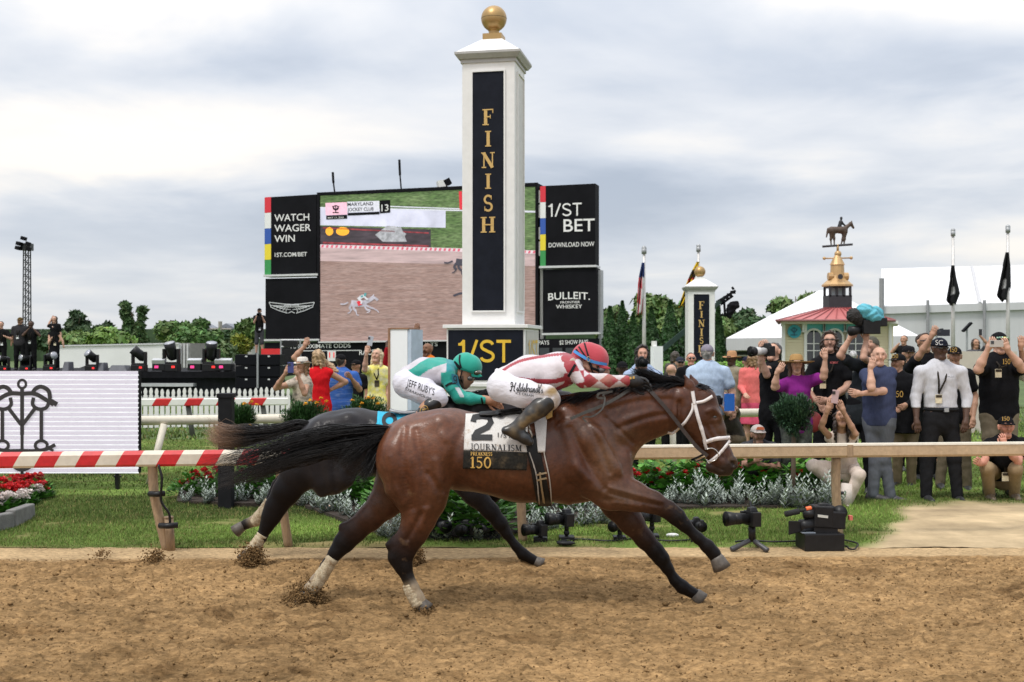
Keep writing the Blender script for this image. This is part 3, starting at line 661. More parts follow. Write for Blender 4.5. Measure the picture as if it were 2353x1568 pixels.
mane(h1, Y1, [(1290, 925), (1350, 906), (1430, 893), (1500, 887), (1582, 884)], [(1240, 948), (1290, 934), (1370, 914), (1440, 903), (1530, 897)], 900, 1.3, (.007, .0065, .007), 11, 5, -28)
mane(h1, Y1, [(1480, 886), (1520, 885), (1560, 884), (1584, 880)], [(1452, 852), (1474, 850), (1490, 868), (1530, 872)], 420, 1.1, (.008, .007, .008), 12, 5, -6)
mane(h1, Y1, [(1592, 892), (1600, 890), (1610, 896)], [(1622, 890), (1636, 900), (1640, 908)], 60, 1.2, (.008, .007, .008), 13, 3, -3)
mane(h2, Y2, [tf2(1290, 925), tf2(1370, 900), tf2(1450, 890), tf2(1560, 884)], [tf2(1250, 925), tf2(1320, 915), tf2(1400, 905), tf2(1500, 895)], 380, 1.2, (.008, .007, .008), 14, 5, -20)
# eyes
for t, bv, Y0, (ex, ey) in ((h1, bv1, Y1, (1643, 959)), (h2, bv2, Y2, tf2(1643, 959))):
    p = cast(bv, ex, ey, -.010, Y0); m = MB(); m.ball(p, 6.3*Y0/F*(1 if Y0 < 8 else K2), sq=(1.05, .7, .8))
    m.build('eye', M('horse_eye', (.01, .007, .006), .06, var=.1, coat=1.), t, True)

# tack of the bay: saddle cloth, girth, bridle, reins
CLW = M('cloth_white', (.62, .60, .57), .8, var=.08, scale=30, col2=(.36, .25, .15), fac=.70, bump=.2, bscale=300)
LEA = M('leather_black', (.010, .0095, .009), .5, var=.4, scale=20, spec=.25)
STRAPW = M('strap_white', (.72, .68, .66), .5, var=.12, scale=30)
cl = drape('saddle_cloth', bv1, [(1070, 952), (1212, 948), (1213, 1040), (1066, 1035)], CLW, h1, .012, 30, 20, Y1)
drape('number_panel', bv1, [(1066, 1035), (1212, 1040), (1210, 1081), (1064, 1077)], M('panel_dark', (.022, .021, .018), .8, var=.3, scale=14, col2=(.10, .075, .045), fac=.62, spec=.1), h1, .013, 30, 10, Y1)
drape('saddle_cloth', bv1, [(1226, 955), (1258, 950), (1252, 1040), (1236, 1040)], CLW, h1, .02, 10, 16, Y1)
drape('saddle_pad', bv1, [(1250, 944), (1272, 938), (1270, 960), (1256, 966)], M('chamois', (.55, .34, .10), .7, scale=20), h1, .026, 8, 6, Y1)
drape('girth', bv1, [(1206, 1010), (1234, 1000), (1268, 1164), (1236, 1164)], LEA, h1, .016, 8, 30, Y1, .008)
m = MB()
for yy in (1088, 1100): strap_mb(m, bv1, [(1232, yy+3), (1256, yy-2)], 4, .03, Y1)
strap_mb(m, bv1, [(1240, 1085), (1250, 1158)], 5, .027, Y1)
m.build('girth_buckle', M('brass_dull', (.38, .32, .22), .4, metal=.7, var=.3), h1)
m = MB(); strap_mb(m, bv1, [(1216, 1040), (1230, 1085), (1240, 1160)], 2.5, .022, Y1); strap_mb(m, bv1, [(1250, 1040), (1262, 1100), (1268, 1160)], 2.5, .022, Y1)
m.build('girth_piping', M('grey_piping', (.34, .31, .27), .7), h1)
INK = M('ink_black', (.015, .015, .017), .7)
GOLD = M('gold_print', (.62, .38, .09), .6, var=.1)
put('number', strokes([([(1.2, 7.4), (1.6, 9.2), (4.5, 9.7), (7.2, 9.2), (7.9, 7.2), (6.6, 5.2), (2.6, 3.2), (1.6, 1.2)], 2.3), ([(.6, 1.15), (8.4, 1.15)], 2.3)])+(9,), lambda u, v, l: cast(bv1, 1080+u*6.1, 1013-v*5.7, .018+l*.0006, Y1), INK, h1)
put('lettering', serif('JOURNALISM'), onbody(bv1, (1081, 1034), (1199, 1038), (0, -14), .018, Y1), INK, h1, 1.)
put('lettering', sans('1/ST'), onbody(bv1, (1144, 1006), (1176, 1008), (0, -11), .018, Y1), INK, h1, 1.)
put('lettering', serif('PREAKNESS'), onbody(bv1, (1082, 1047), (1131, 1048), (0, -8), .019, Y1), GOLD, h1, 1.)
put('lettering', serif('150'), onbody(bv1, (1081, 1075), (1130, 1076), (0, -25), .019, Y1), GOLD, h1, 1.)
m = MB()
strap_mb(m, bv1, [(1591, 899), (1594, 917), (1596, 928)], 8, .006, Y1)
strap_mb(m, bv1, [(1596, 928), (1604, 960), (1614, 992), (1620, 1012)], 8, .007, Y1)           # cheek piece
strap_mb(m, bv1, [(1592, 926), (1590, 944), (1576, 968), (1560, 985), (1545, 996), (1534, 994)], 6, .006, Y1)   # throat lash
strap_mb(m, bv1, [(1600, 926), (1618, 922), (1637, 911)], 7, .008, Y1)                       # brow band
strap_mb(m, bv1, [(1622, 1016), (1645, 1009), (1678, 1006)], 9, .008, Y1)                     # nose band
strap_mb(m, bv1, [(1678, 1012), (1664, 1030), (1648, 1048), (1628, 1064)], 7, .009, Y1)        # figure of eight
strap_mb(m, bv1, [(1618, 1010), (1621, 1024), (1624, 1032)], 7, .009, Y1)
m.build('bridle', STRAPW, h1, True)
m = MB(); c = cast(bv1, 1634, 1045, .012, Y1)
m.tube([c+np.array((math.cos(a)*16*u1, -.004, math.sin(a)*15*u1)) for a in np.linspace(-2.4, 2.3, 22)], 1.6*u1, 6)
m.build('bit_ring', M('steel', (.55, .53, .5), .25, metal=1.), h1, True)
m = MB(); strap_mb(m, bv1, [(1588, 1058), (1606, 1050), (1622, 1042)], 5, .008, Y1); strap_mb(m, bv1, [(1590, 1056), (1602, 1060), (1620, 1052)], 3, .008, Y1)
m.build('chin_strap', LEA, h1)
REIN = M('rein_leather', (.045, .035, .032), .6, var=.3, scale=60)
def ribbon(mb, pts, w, Y0, dz, th=2., tw=None):
    c = smooth_path(pts, 40); un = Y0/F; V = []
    for i, p in enumerate(c):
        t = c[min(i+1, len(c)-1)][:2]-c[max(i-1, 0)][:2]; t /= np.linalg.norm(t)+1e-9; nn = np.array((-t[1], t[0]))*w/2
        z = dz if len(p) < 3 else p[2]
        a = P(*(p[:2]+nn), Y0+z*un); e = P(*(p[:2]-nn), Y0+z*un); q = np.array((0, th*un, 0)); V += [a, e, e+q, a+q]
    k = len(c); Fs = [[i*4+j, i*4+(j+1) % 4, i*4+4+(j+1) % 4, i*4+4+j] for i in range(k-1) for j in range(4)]
    mb.add(V, Fs+[[0, 1, 2, 3], [(k-1)*4+3, (k-1)*4+2, (k-1)*4+1, (k-1)*4]])
m = MB(); ribbon(m, [(1478, 882, -22), (1502, 906, -44), (1540, 950, -44), (1580, 1002, -36), (1604, 1030, -32), (1626, 1048, -28)], 8.5, Y1, 0)
m.build('rein', REIN, h1)
m = MB(); ribbon(m, [(1460, 886, -24), (1425, 910, -58), (1385, 932, -74), (1345, 948, -84), (1311, 963, -92)], 7, Y1, 0)
ribbon(m, [(1400, 903, -66), (1386, 908, -76), (1390, 916, -76), (1384, 940, -84), (1362, 957, -94), (1344, 958, -98), (1340, 962, -98), (1348, 971, -98)], 3.5, Y1, 0)
ribbon(m, [(1408, 900, -62), (1392, 902, -74), (1376, 905, -78), (1374, 914, -78), (1388, 916, -76)], 5, Y1, 0)
m.build('rein', M('rein_tail', (.055, .052, .045), .6, var=.3, scale=60), h1)
# tack of the dark horse
BLU = M('cloth_blue', (.03, .42, .62), .8, var=.1, scale=30)
drape('saddle_cloth', bv2, [(868, 945), (968, 952), (966, 1030), (862, 1030)], BLU, h2, .012, 20, 14, Y2)
put('number', strokes([(arc(5, 7, 2.9, 2.6, 0, 360, 20), 1.9), ([(7.9, 7), (7.6, 3), (5, 1), (2.4, 2)], 1.9)])+(9,), lambda u, v, l: cast(bv2, 872+u*4.6, 1004-v*5.2, .018+l*.0006, Y2), INK, h2)
drape('tail_ribbon', bv2, [(864, 975), (872, 968), (872, 990), (862, 1000)], BLU, h2, .012, 3, 3, Y2)
m = MB(); ribbon(m, [(895, 943, -40), (905, 946, -44), (930, 949, -46), (955, 947, -46), (966, 943, -44)], 5, Y2, 0, 30)
m.build('saddle', M('saddle_grey', (.32, .33, .35), .35, var=.1), h2, True)
m = MB(); ribbon(m, [(1132, 926, -20), (1142, 938, -30), (1158, 954, -34), (1190, 975, -30)], 5, Y2, 0)
m.build('rein', M('rein_orange', (.34, .11, .035), .6), h2)
# ------------------------------------------------------------------ ground
def vnoise(X, Y, seed):
    xi = np.floor(X).astype(int); yi = np.floor(Y).astype(int); fx = X-xi; fy = Y-yi
    fx = fx*fx*(3-2*fx); fy = fy*fy*(3-2*fy)
    def hsh(a, b):
        n = (a*374761393+b*668265263+seed*974711) & 0x7fffffff
        n = ((n ^ (n >> 13))*1274126177) & 0x7fffffff
        return ((n ^ (n >> 16)) & 0xffff)/65535.
    return (hsh(xi, yi)*(1-fx)+hsh(xi+1, yi)*fx)*(1-fy)+(hsh(xi, yi+1)*(1-fx)+hsh(xi+1, yi+1)*fx)*fy-.5
def fbm(X, Y, f, o, seed, g=.55):
    s = 0; a = 1.
    for i in range(o): s = s+a*vnoise(X*f*2**i, Y*f*2**i, seed+i); a *= g
    return s
EDGE = lambda X: 10.02+.02*X               # where the track meets the infield
rg = np.random.default_rng(21)
def grid(name, xs, ys, zf, mat, colf, kind='structure'):
    X, Y = np.meshgrid(xs, ys); Z = zf(X, Y); V = np.stack([X, Y, Z], -1).reshape(-1, 3)
    n, m = len(xs), len(ys); i = (np.arange(m-1)[:, None]*n+np.arange(n-1)[None]).ravel()
    o = mk(name, V, np.stack([i, i+1, i+n+1, i+n], 1), mat, None, True, col=colf(X, Y, Z).reshape(-1, 3))
    return tag(o, kind=kind)
DIRT = M('track_dirt', rough=.98, var=.48, scale=38, bump=1., bscale=60, attr=True, stretch=(.5, 1, 1), det=8, spec=.08)
hoofs = [(rg.uniform(-4, 4), rg.uniform(5.6, 9.3), rg.uniform(.05, .10), rg.uniform(.012, .030)) for _ in range(320)]
def dirt_z(X, Y):
    z = .018*fbm(X*.8, Y, 2.2, 3, 3)+.012*fbm(X*.6, Y, 8, 4, 11, .62)+.024*np.maximum(fbm(X*.6, Y, 19, 3, 17), -.08)+.030*np.maximum(fbm(X*.5+Y*.15, Y, 36, 2, 19, .7), -.12)
    for hx, hy, hr, hd in hoofs:
        q = ((X-hx)/(hr*1.3))**2+((Y-hy)/hr)**2; z = z-hd*np.exp(-q)+hd*.6*np.exp(-(np.sqrt(q)-1.5)**2*5)*(X < hx)
    fade = np.clip((EDGE(X)-.28-Y)/.25, .15, 1)       # the strip along the rail is rolled flat
    return z*fade
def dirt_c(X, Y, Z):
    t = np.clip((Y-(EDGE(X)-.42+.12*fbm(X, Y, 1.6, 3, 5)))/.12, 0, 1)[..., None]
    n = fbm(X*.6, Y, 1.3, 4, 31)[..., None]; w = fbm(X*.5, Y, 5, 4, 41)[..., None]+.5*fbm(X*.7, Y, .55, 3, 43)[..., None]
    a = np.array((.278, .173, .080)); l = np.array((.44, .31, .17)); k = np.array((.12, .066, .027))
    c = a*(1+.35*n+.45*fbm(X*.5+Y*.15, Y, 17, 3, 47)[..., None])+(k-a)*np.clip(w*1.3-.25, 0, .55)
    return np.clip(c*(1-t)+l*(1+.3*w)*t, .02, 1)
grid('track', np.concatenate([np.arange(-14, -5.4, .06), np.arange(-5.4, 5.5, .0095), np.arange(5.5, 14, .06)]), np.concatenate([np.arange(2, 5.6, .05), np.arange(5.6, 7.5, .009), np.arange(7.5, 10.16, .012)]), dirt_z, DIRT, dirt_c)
tag(mk('track', [(-300, -25, -.06), (300, -25, -.06), (300, 10.2, -.06), (-300, 10.2, -.06)], [[0, 1, 2, 3]], M('track_far', (.25, .15, .066), .95, var=.25, scale=3, bump=.4)), kind='structure')
# loose clods on the track and thrown up by the hooves
def clods(name, pts, sizes, mat, **kw):
    base = np.array([(0, 0, 1), (.9, 0, .3), (.3, .85, .3), (-.7, .5, .3), (-.7, -.5, .3), (.3, -.85, .3), (0, 0, -.6)])
    fs = np.array([(0, 1, 2), (0, 2, 3), (0, 3, 4), (0, 4, 5), (0, 5, 1), (6, 2, 1), (6, 3, 2), (6, 4, 3), (6, 5, 4), (6, 1, 5)])
    n = len(pts); V = base[None]*rg.uniform(.6, 1.3, (n, 7, 1))*np.asarray(sizes)[:, None, None]*rg.uniform(.7, 1.4, (n, 1, 3))
    a = rg.uniform(0, 6.28, n); c, s = np.cos(a)[:, None], np.sin(a)[:, None]
    V = np.stack([V[..., 0]*c-V[..., 1]*s, V[..., 0]*s+V[..., 1]*c, V[..., 2]], -1)+np.asarray(pts)[:, None]
    Fs = (fs[None]+7*np.arange(n)[:, None, None]).reshape(-1, 3)
    cc = np.repeat(np.array((.225, .138, .062))*rg.uniform(.65, 1.3, (n, 1)), 7, 0)
    return tag(mk(name, V.reshape(-1, 3), Fs, mat, None, True, col=cc), **kw)
n = 24000; X = rg.uniform(-5, 5, n); Y = 5.4+4.2*rg.uniform(0, 1, n)**1.1
S = .003+.018*rg.beta(1, 8, n); S[:350] = rg.uniform(.010, .022, 350)
clods('dirt_clods', np.stack([X, Y, dirt_z(X, Y)+S*.05], 1), S, DIRT, kind='stuff', label='loose brown clods scattered over the churned dirt track', cat='dirt')
def burst(x, y, Y, w, h, n, lab, s0=.0095):
    t = rg.uniform(0, 1, n)**.7; a = rg.uniform(0, math.pi, n); un = Y/F
    core = rg.uniform(0, 1, n) < .8; dx = np.where(core, rg.normal(0, w*.20, n), np.cos(a)*t*w*.8); dz = np.where(core, h*.38+rg.normal(0, h*.20, n), np.sin(a)*t*h*rg.uniform(.3, 1.25, n))
    p = np.stack([P(x, y, Y)[0]+dx*un, Y+rg.normal(0, .07, n), np.maximum(dz*un+H+(HZ-y)*un, .0)], 1)
    clods('flying_dirt', p, s0*rg.uniform(.25, 1.2, n), DIRT, kind='stuff', label=lab, cat='dirt')
burst(704, 1394, 8.0, 72, 60, 4200, 'burst of dirt around the trailing hind hoof of the bay horse')
burst(980, 1402, 7.73, 44, 16, 420, 'small spray of dirt beside the planted hind hoof of the bay horse')
burst(578, 1306, 9.3, 56, 58, 3000, 'burst of dirt around the hind hoof of the dark horse')
burst(355, 1294, 9.4, 54, 40, 480, 'clumps of dirt in the air behind both horses', .010)
burst(235, 1283, 9.6, 40, 26, 160, 'few crumbs of dirt in the air near the leaning rail post', .008)
burst(958, 1300, 9.3, 30, 52, 1200, 'dirt kicked up behind the front hind leg of the bay horse')

GRASSM = M('infield_turf', rough=.95, var=.3, scale=2.2, bump=.6, bscale=90, attr=True, spec=.1)
def path_t(X, Y):      # sandy gap in the infield
    x, y = CX+X/Y*F, HZ+H/Y*F
    e = 2000+60*fbm(X, Y, 1.1, 3, 77)+np.clip((1215-y)*.9, -30, 90)
    return np.clip((x-e)/55, 0, 1)*np.clip((y-1152-22*fbm(X, Y, .9, 3, 78))/26, 0, 1)
def turf_c(X, Y, Z):
    n = fbm(X*.7, Y, .9, 4, 51)[..., None]; w = fbm(X*.5, Y, 3.5, 3, 61)[..., None]
    g = np.array((.130, .190, .042)); d = np.array((.24, .19, .085))
    c = g*(1+.8*n); dry = np.clip(w*1.8-.45+np.clip((EDGE(X)+.75-Y)*.9, 0, .9)[..., None], 0, .9); c = c*(1-dry)+d*dry
    t = path_t(X, Y)[..., None]; s = np.array((.47, .36, .22))*(1+.35*fbm(X*.35, Y, 3, 4, 71)[..., None])
    strip = np.clip((EDGE(X)+.10+.10*fbm(X, Y, 2, 3, 91)-Y)/.08, 0, 1)[..., None]
    c = c*(1-strip)+np.array((.40, .285, .16))*strip
    return np.clip(c*(1-t)+s*t, .01, 1)
turf_z = lambda X, Y: .02+.025*fbm(X, Y, .8, 3, 81)+.012*fbm(X, Y, 5, 2, 83)-.02*np.clip((10.3-Y)/.2, 0, 1)
grid('infield', np.concatenate([np.arange(-20, -9.5, .3), np.arange(-9.5, 9.5, .05), np.arange(9.5, 20, .3)]), np.arange(10.12, 22, .04), turf_z, GRASSM, turf_c)
tag(mk('ground', [(-900, 10.1, -.03), (900, 10.1, -.03), (900, 1500, -.03), (-900, 1500, -.03)], [[0, 1, 2, 3]], M('ground_grass', (.075, .115, .03), .95, var=.35, scale=.4)), kind='structure')
def blades(name, n, xr, yr, h0, w0, keep, lab):
    Y = yr[0]+(yr[1]-yr[0])*rg.uniform(0, 1, n); half = Y*.47; X = rg.uniform(-1, 1, n)*half
    m = keep(X, Y); X, Y = X[m], Y[m]; n = len(X)
    z = turf_z(X, Y) if yr[0] < 22 else np.zeros(n)
    hh = h0*rg.uniform(.4, 1.25, n)*(1+.7*fbm(X, Y, .8, 3, 15)); a = rg.uniform(0, 6.28, n); lean = rg.uniform(.1, .8, n); b = rg.uniform(0, 6.28, n)
    p = np.stack([X, Y, z], 1); w = np.stack([np.cos(a), np.sin(a), 0*a], 1)*w0*rg.uniform(.6, 1.3, (n, 1))
    tip = p+np.stack([np.cos(b)*lean*hh, np.sin(b)*lean*hh, hh], 1)
    V = np.stack([p-w, p+w, tip], 1).reshape(-1, 3)
    g = np.array((.150, .225, .048))*rg.uniform(.55, 1.5, (n, 1))*(1+1.0*fbm(X*.6, Y, .9, 4, 51))[:, None]; dr = (rg.uniform(0, 1, n) < .12+.25*np.clip(fbm(X*.5, Y, 2.5, 3, 61), 0, 1))[:, None]
    g = np.where(dr, np.array((.30, .25, .10))*rg.uniform(.6, 1.2, (n, 1)), g)
    return tag(mk(name, V, np.arange(3*n).reshape(-1, 3), GR, None, False, col=np.repeat(g, 3, 0)), kind='stuff', label=lab, cat='grass')
GR = M('grass_blade', rough=.7, var=.1, attr=True, spec=.25)
lim = lambda X, Y: (rg.uniform(0, 1, len(X)) < np.clip((Y-EDGE(X)-.10+.15*fbm(X, Y, 2, 3, 91))*4, 0, 1)) & (rg.uniform(0, 1, len(X)) > path_t(X, Y)*1.4) & (fbm(X*.5, Y, 3.5, 3, 61) < .42)
blades('grass', 190000, None, (10.05, 13.5), .030, .0034, lim, 'short green grass between the rails beside the track')
blades('grass', 70000, None, (13.5, 21.5), .036, .007, lim, 'mown green grass of the infield beyond the flower beds')
blades('grass', 30000, None, (21.6, 34), .07, .02, lambda X, Y: X == X, 'far green lawn behind the picket fence')

# ------------------------------------------------------------------ planes through photo columns
def plane(xl, Yl, xr, Yr):
    a = P(xl, HZ, Yl)[:2]; b = P(xr, HZ, Yr)[:2]; e = b-a; n = np.array((e[1], -e[0])); n /= np.linalg.norm(n)
    if n[1] > 0: n = -n
    def f(x, y, off=0.):
        dx = (x-CX)/F; t = (dx*a[1]-a[0])/(e[0]-dx*e[1]); p = P(x, y, a[1]+t*e[1])
        return p+np.array((n[0], n[1], 0))*off
    return f
def slab(mb, f, x0, y0, x1, y1, o0, o1):       # rectangle between photo corners, from offset o0 (back) to o1 (front)
    c = [(x0, y1), (x1, y1), (x1, y0), (x0, y0)]
    bk_ = [f(x, y) for x, y in c]; nn = f(x0, y0, 1)-f(x0, y0)
    p = [q+nn*o0 for q in bk_]+[q+nn*o1 for q in bk_]
    return mb.add(p, [[0, 3, 2, 1], [4, 5, 6, 7], [0, 1, 5, 4], [1, 2, 6, 5], [2, 3, 7, 6], [3, 0, 4, 7]])
def onplane(f, x0, y0, x1, y1, h, off):        # u along the baseline from (x0,y0) to (x1,y1), v up by h photo units
    return lambda u, v, l: f(x0+(x1-x0)*u, y0+(y1-y0)*u-v*h, off+l*.003)

WHITE = M('paint_white', (.80, .79, .765), .5, var=.04, scale=2, col2=(.72, .70, .66), fac=.70, det=3)
CREAM = M('rail_cream', (.70, .64, .52), .45, var=.08, scale=5, col2=(.52, .45, .34), fac=.72)
RED = M('paint_red', (.58, .018, .022), .45, var=.12, scale=6, col2=(.36, .02, .02), fac=.74)
TAN = M('rail_tan', (.52, .38, .235), .55, var=.10, scale=7, col2=(.40, .28, .17), fac=.62, bump=.15, bscale=80)
TANP = M('post_tan', (.36, .25, .15), .75, var=.2, scale=12, col2=(.22, .15, .10), fac=.6, stretch=(1, 1, .3))
BLACK = M('paint_black', (.012, .012, .014), .6, var=.3, scale=10, spec=.15)
BLACKP = M('plastic_black', (.012, .012, .013), .42, var=.3, scale=14, spec=.3)
GREY = M('metal_grey', (.36, .37, .38), .45, metal=.3, var=.15)
DARK = M('stage_black', (.008, .008, .010), .7, var=.4, scale=6, spec=.1)

# inner rail: striped length, then tan length
def rail_bar(mb, a, b, prof, seams=None):
    """bar from a to b with the (depth, height) outline; seams = list of (position m, slant)"""
    a, b = np.array(a, float), np.array(b, float); L = np.linalg.norm(b-a); t = (b-a)/L; d = np.array((-t[1], t[0], 0))
    seams = seams or [(0, 0), (L, 0)]
    k = len(prof)
    for i, ((s0, q0), (s1, q1)) in enumerate(zip(seams[:-1], seams[1:])):
        V = [a+t*(s0+q0*z)+d*y+np.array((0, 0, z)) for y, z in prof]+[a+t*(s1+q1*z)+d*y+np.array((0, 0, z)) for y, z in prof]
        Fs = [[j, (j+1) % k, k+(j+1) % k, k+j] for j in range(k)]
        if i == 0: Fs.append(list(range(k))[::-1])
        if i == len(seams)-2: Fs.append(list(range(k, 2*k)))
        mb.m = (i % 2) if len(seams) > 2 else 0
        mb.add(V, Fs)
def stripes(L, p0, p1, q, first=0.):
    out = [(0, 0)]; s = first; k = 0
    while s < L-.25: 
        if s > .05: out.append((s, q))
        s += (p0, p1)[k % 2]; k += 1
    return out+[(L, 0)]
za = 1.78-(1040-800)/F*9.85; 
A = P(-60, 1073, 9.78); Bq = P(730, 1069, 10.14); A[2] = Bq[2] = .745
PR = [(-.03, 0), (.03, 0), (.05, .02), (.05, .105), (.03, .135), (-.03, .135), (-.05, .105), (-.05, .02)]
m = MB(); L = np.linalg.norm(Bq-A); rail_bar(m, A, Bq, PR, stripes(L, .165, .175, .55, .16))
t = thing('striped_rail', 'red and white striped rail along the inner edge of the dirt track, nearest the camera', 'rail', (*P(355, 1255, 9.95)[:2], 0))
m.build('rail_bar', [CREAM, RED], t)
def goose(parent, x0, y0, x1, y1, Yr, Yb, r, mat, stub=None):
    p0, p1 = P(x0, y0, Yr), P(x1, y1, Yb); p1[2] = -.03
    mid = p0*.62+p1*.38; mid[0] += (p0[0]-p1[0])*.25
    mm = MB(); mm.tube(smooth_path([p0, mid, p1], 12), r, 14); return mm.build('post', mat, parent, True)
goose(t, 350, 1066, 385, 1256, 9.98, 10.05, .042, TANP); goose(t, 643, 1064, 664, 1253, 10.12, 10.2, .04, TANP)
m = MB(); q = P(393, 1250, 10.0); m.tube([(q[0], q[1], .0), (q[0]-.02, q[1], .29)], .038, 14); m.tube([(q[0]-.02, q[1], .285), (q[0]-.02, q[1], .30)], .042, 14); m.build('stub_pipe', TANP, t, True)
m = MB(); m.tube(smooth_path([P(364, 1068, 9.9), P(372, 1100, 9.88), P(370, 1150, 9.9), P(388, 1180, 9.92), P(391, 1205, 9.93)], 24), .011, 6); m.build('cable', BLACKP, t, True)
for yy, xx in ((1135, 361), (1208, 385)): m = MB(); m.tube([P(xx-18, yy, 9.93), P(xx, yy+1, 9.90), P(xx+(18 if yy < 1200 else 24), yy-1, 9.93)], .026, 8); m.build('tape', BLACKP, t, True)
A2 = P(735, 1069, 10.142); B2q = P(2460, 1052, 10.85); A2[2] = B2q[2] = .76
t = thing('tan_rail', 'tan rail with pale top edge running along the track in front of the crowd', 'rail', (*P(1925, 1260, 10.5)[:2], 0))
J = A2+(B2q-A2)*((1925-735)/(2460-735)); g = (B2q-A2)/np.linalg.norm(B2q-A2)*.004
m = MB(); rail_bar(m, A2+g*3, J-g, [(-.03, 0), (.03, 0), (.048, .02), (.048, .108), (.03, .12), (-.03, .12), (-.048, .108), (-.048, .02)]); m.build('rail_bar', TAN, t)
m = MB(); rail_bar(m, J+g, B2q, [(-.03, 0), (.03, 0), (.048, .02), (.048, .108), (.03, .12), (-.03, .12), (-.048, .108), (-.048, .02)]); m.build('rail_bar', TAN, t)
m = MB(); rail_bar(m, A2+np.array((0, 0, .1225)), B2q+np.array((0, 0, .1225)), [(-.052, -.012), (.052, -.012), (.046, .006), (-.046, .006)]); m.build('rail_cap', CREAM, t)
m = MB(); rail_bar(m, J-g*8, J+g*6, [(-.055, .01), (.055, .01), (.055, .118), (-.055, .118)]); m.build('rail_joint', TANP, t)
goose(t, 1921, 1052, 1928, 1262, 10.66, 10.72, .043, TANP); goose(t, 1196, 1070, 1202, 1252, 10.36, 10.42, .043, TANP); goose(t, 2640, 1056, 2646, 1262, 10.9, 10.95, .043, TANP)
m = MB(); q = P(1927, 1133, 10.72); m.tube([q-np.array((0, 0, .012)), q+np.array((0, 0, .012))], .050, 14); m.build('clamp', BLACKP, t, True)

# white tube rail of the turf course
def tube_rail(name, lab, pts, r, mat, posts, group=None):
    t = thing(name, lab, 'rail', (pts[0][0], pts[0][1], 0), group)
    m = MB(); m.tube(pts, r, 14); m.build('rail_bar', mat, t, True)
    for (p0, p1) in posts:
        m = MB(); m.tube([p0, p1], .045, 12); m.build('post', mat, t, True)
    return t
ra = lambda x: 14.9+(x-340)/1560*2.0
pt = lambda x, z: np.array((*P(x, 900, ra(x))[:2], z))
tube_rail('tube_rail', 'thick white tube rail crossing the lawn behind the flower beds', [pt(x, .83) for x in (-60, 320, 700, 1100, 1500, 1978)], .062, CREAM,
          [(np.array(P(377, 975, 14.88)), np.array((*P(342, 1113, 14.7)[:2], 0))), (np.array(P(694, 975, 15.3)), np.array((*P(668, 1108, 15.2)[:2], 0))),
           (np.array(P(1545, 955, 16.4)), np.array((*P(1548, 1085, 16.2)[:2], 0))), (np.array(P(1970, 945, 17)), np.array((*P(1962, 1080, 16.9)[:2], 0)))])
# black post
m = MB(); q = P(520, 1170, GY(1170)); zt = H+(HZ-905)*q[1]/F
t = thing('black_post', 'thick square black post standing in the grass by the red flowers', 'post', (q[0], q[1], 0))
m.box((q[0], q[1], zt/2-.03), (.150, .15, zt+.06)); m.build('shaft', BLACK, t, bev=.008)
m = MB(); m.box((q[0], q[1], zt-.02), (.175, .175, .05)); m.build('cap', BLACK, t, bev=.006)
# far striped rail and picket fence
f3 = lambda x: np.array((*P(x, 900, 22.0+(x-318)/340*.4)[:2], .655))
t = thing('striped_rail', 'smaller red and white striped rail in front of the white picket fence', 'rail', (*f3(480)[:2], 0))
m = MB(); L = np.linalg.norm(f3(662)-f3(250)); rail_bar(m, f3(250), f3(662), [(-.04, 0), (.04, 0), (.05, .02), (.05, .13), (.03, .145), (-.03, .145), (-.05, .13), (-.05, .02)], stripes(L, .30, .30, .6, .2)); m.build('rail_bar', [WHITE, RED], t)
for x in (430, 602): m = MB(); p = f3(x); m.tube([(p[0]+.1, p[1]+.06, 0), (p[0], p[1]+.06, .67)], .05, 10); m.build('post', M('post_dark', (.10, .10, .09), .7), t, True)
t = thing('picket_fence', 'white picket fence with rounded pickets in front of the stage', 'fence', (*P(480, 985, 25)[:2], 0))
x0, x1 = P(230, 900, 24.5)[0], P(662, 900, 25.2)[0]; nn = 35
zt = 1.78-(893-800)/F*25
for i in range(nn):
    X = x0+(x1-x0)*i/(nn-1); Y = 24.5+.7*i/(nn-1); w = .043; b2 = zt-.16+.02*math.sin(i*.9)
    m = MB(); m.prism([(-w, .05), (w, .05), (w, b2), (w*.62, b2+.02), (w*.9, b2+.09), (w*.5, b2+.15), (0, b2+.17), (-w*.5, b2+.15), (-w*.9, b2+.09), (-w*.62, b2+.02), (-w, b2)], lambda u, v, d: (X+u, Y+d, v), .022)
    m.build('picket', WHITE, t)
for z in (.25, .62): m = MB(); m.hexa([(x0, 24.53, z), (x1, 25.23, z), (x1, 25.27, z), (x0, 24.57, z), (x0, 24.53, z+.09), (x1, 25.23, z+.09), (x1, 25.27, z+.09), (x0, 24.57, z+.09)]); m.build('fence_rail', WHITE, t)
# led board
def ledmat():
    m = M('led_panel', (.46, .43, .49), .5, var=.10, scale=120, emit=.85, det=1)
    return m
fb = plane(-60, 14.05, 318, 14.0)
t = thing('led_board', 'white LED board showing a dark monogram standing on the grass', 'screen', (*P(130, 1090, 14.1)[:2], 0))
m = MB(); slab(m, fb, -80, 853, 317, 1088, -.12, -.004); m.build('cabinet', DARK, t)
rows = 22
m = MB()
for i in range(rows):
    ya = 853+(1088-853)*i/rows; yb = 853+(1088-853)*(i+.70)/rows; slab(m, fb, -80, ya, 317, yb, -.003, .0)
m.build('panel', ledmat(), t)
m = MB()
for i in range(rows):
    yb = 853+(1088-853)*(i+.72)/rows; yc = 853+(1088-853)*(i+.99)/rows; slab(m, fb, -80, yb, 318.5, yc, -.003, .0)
m.build('panel_line', M('led_line', (.66, .66, .70), .5, emit=.8), t)
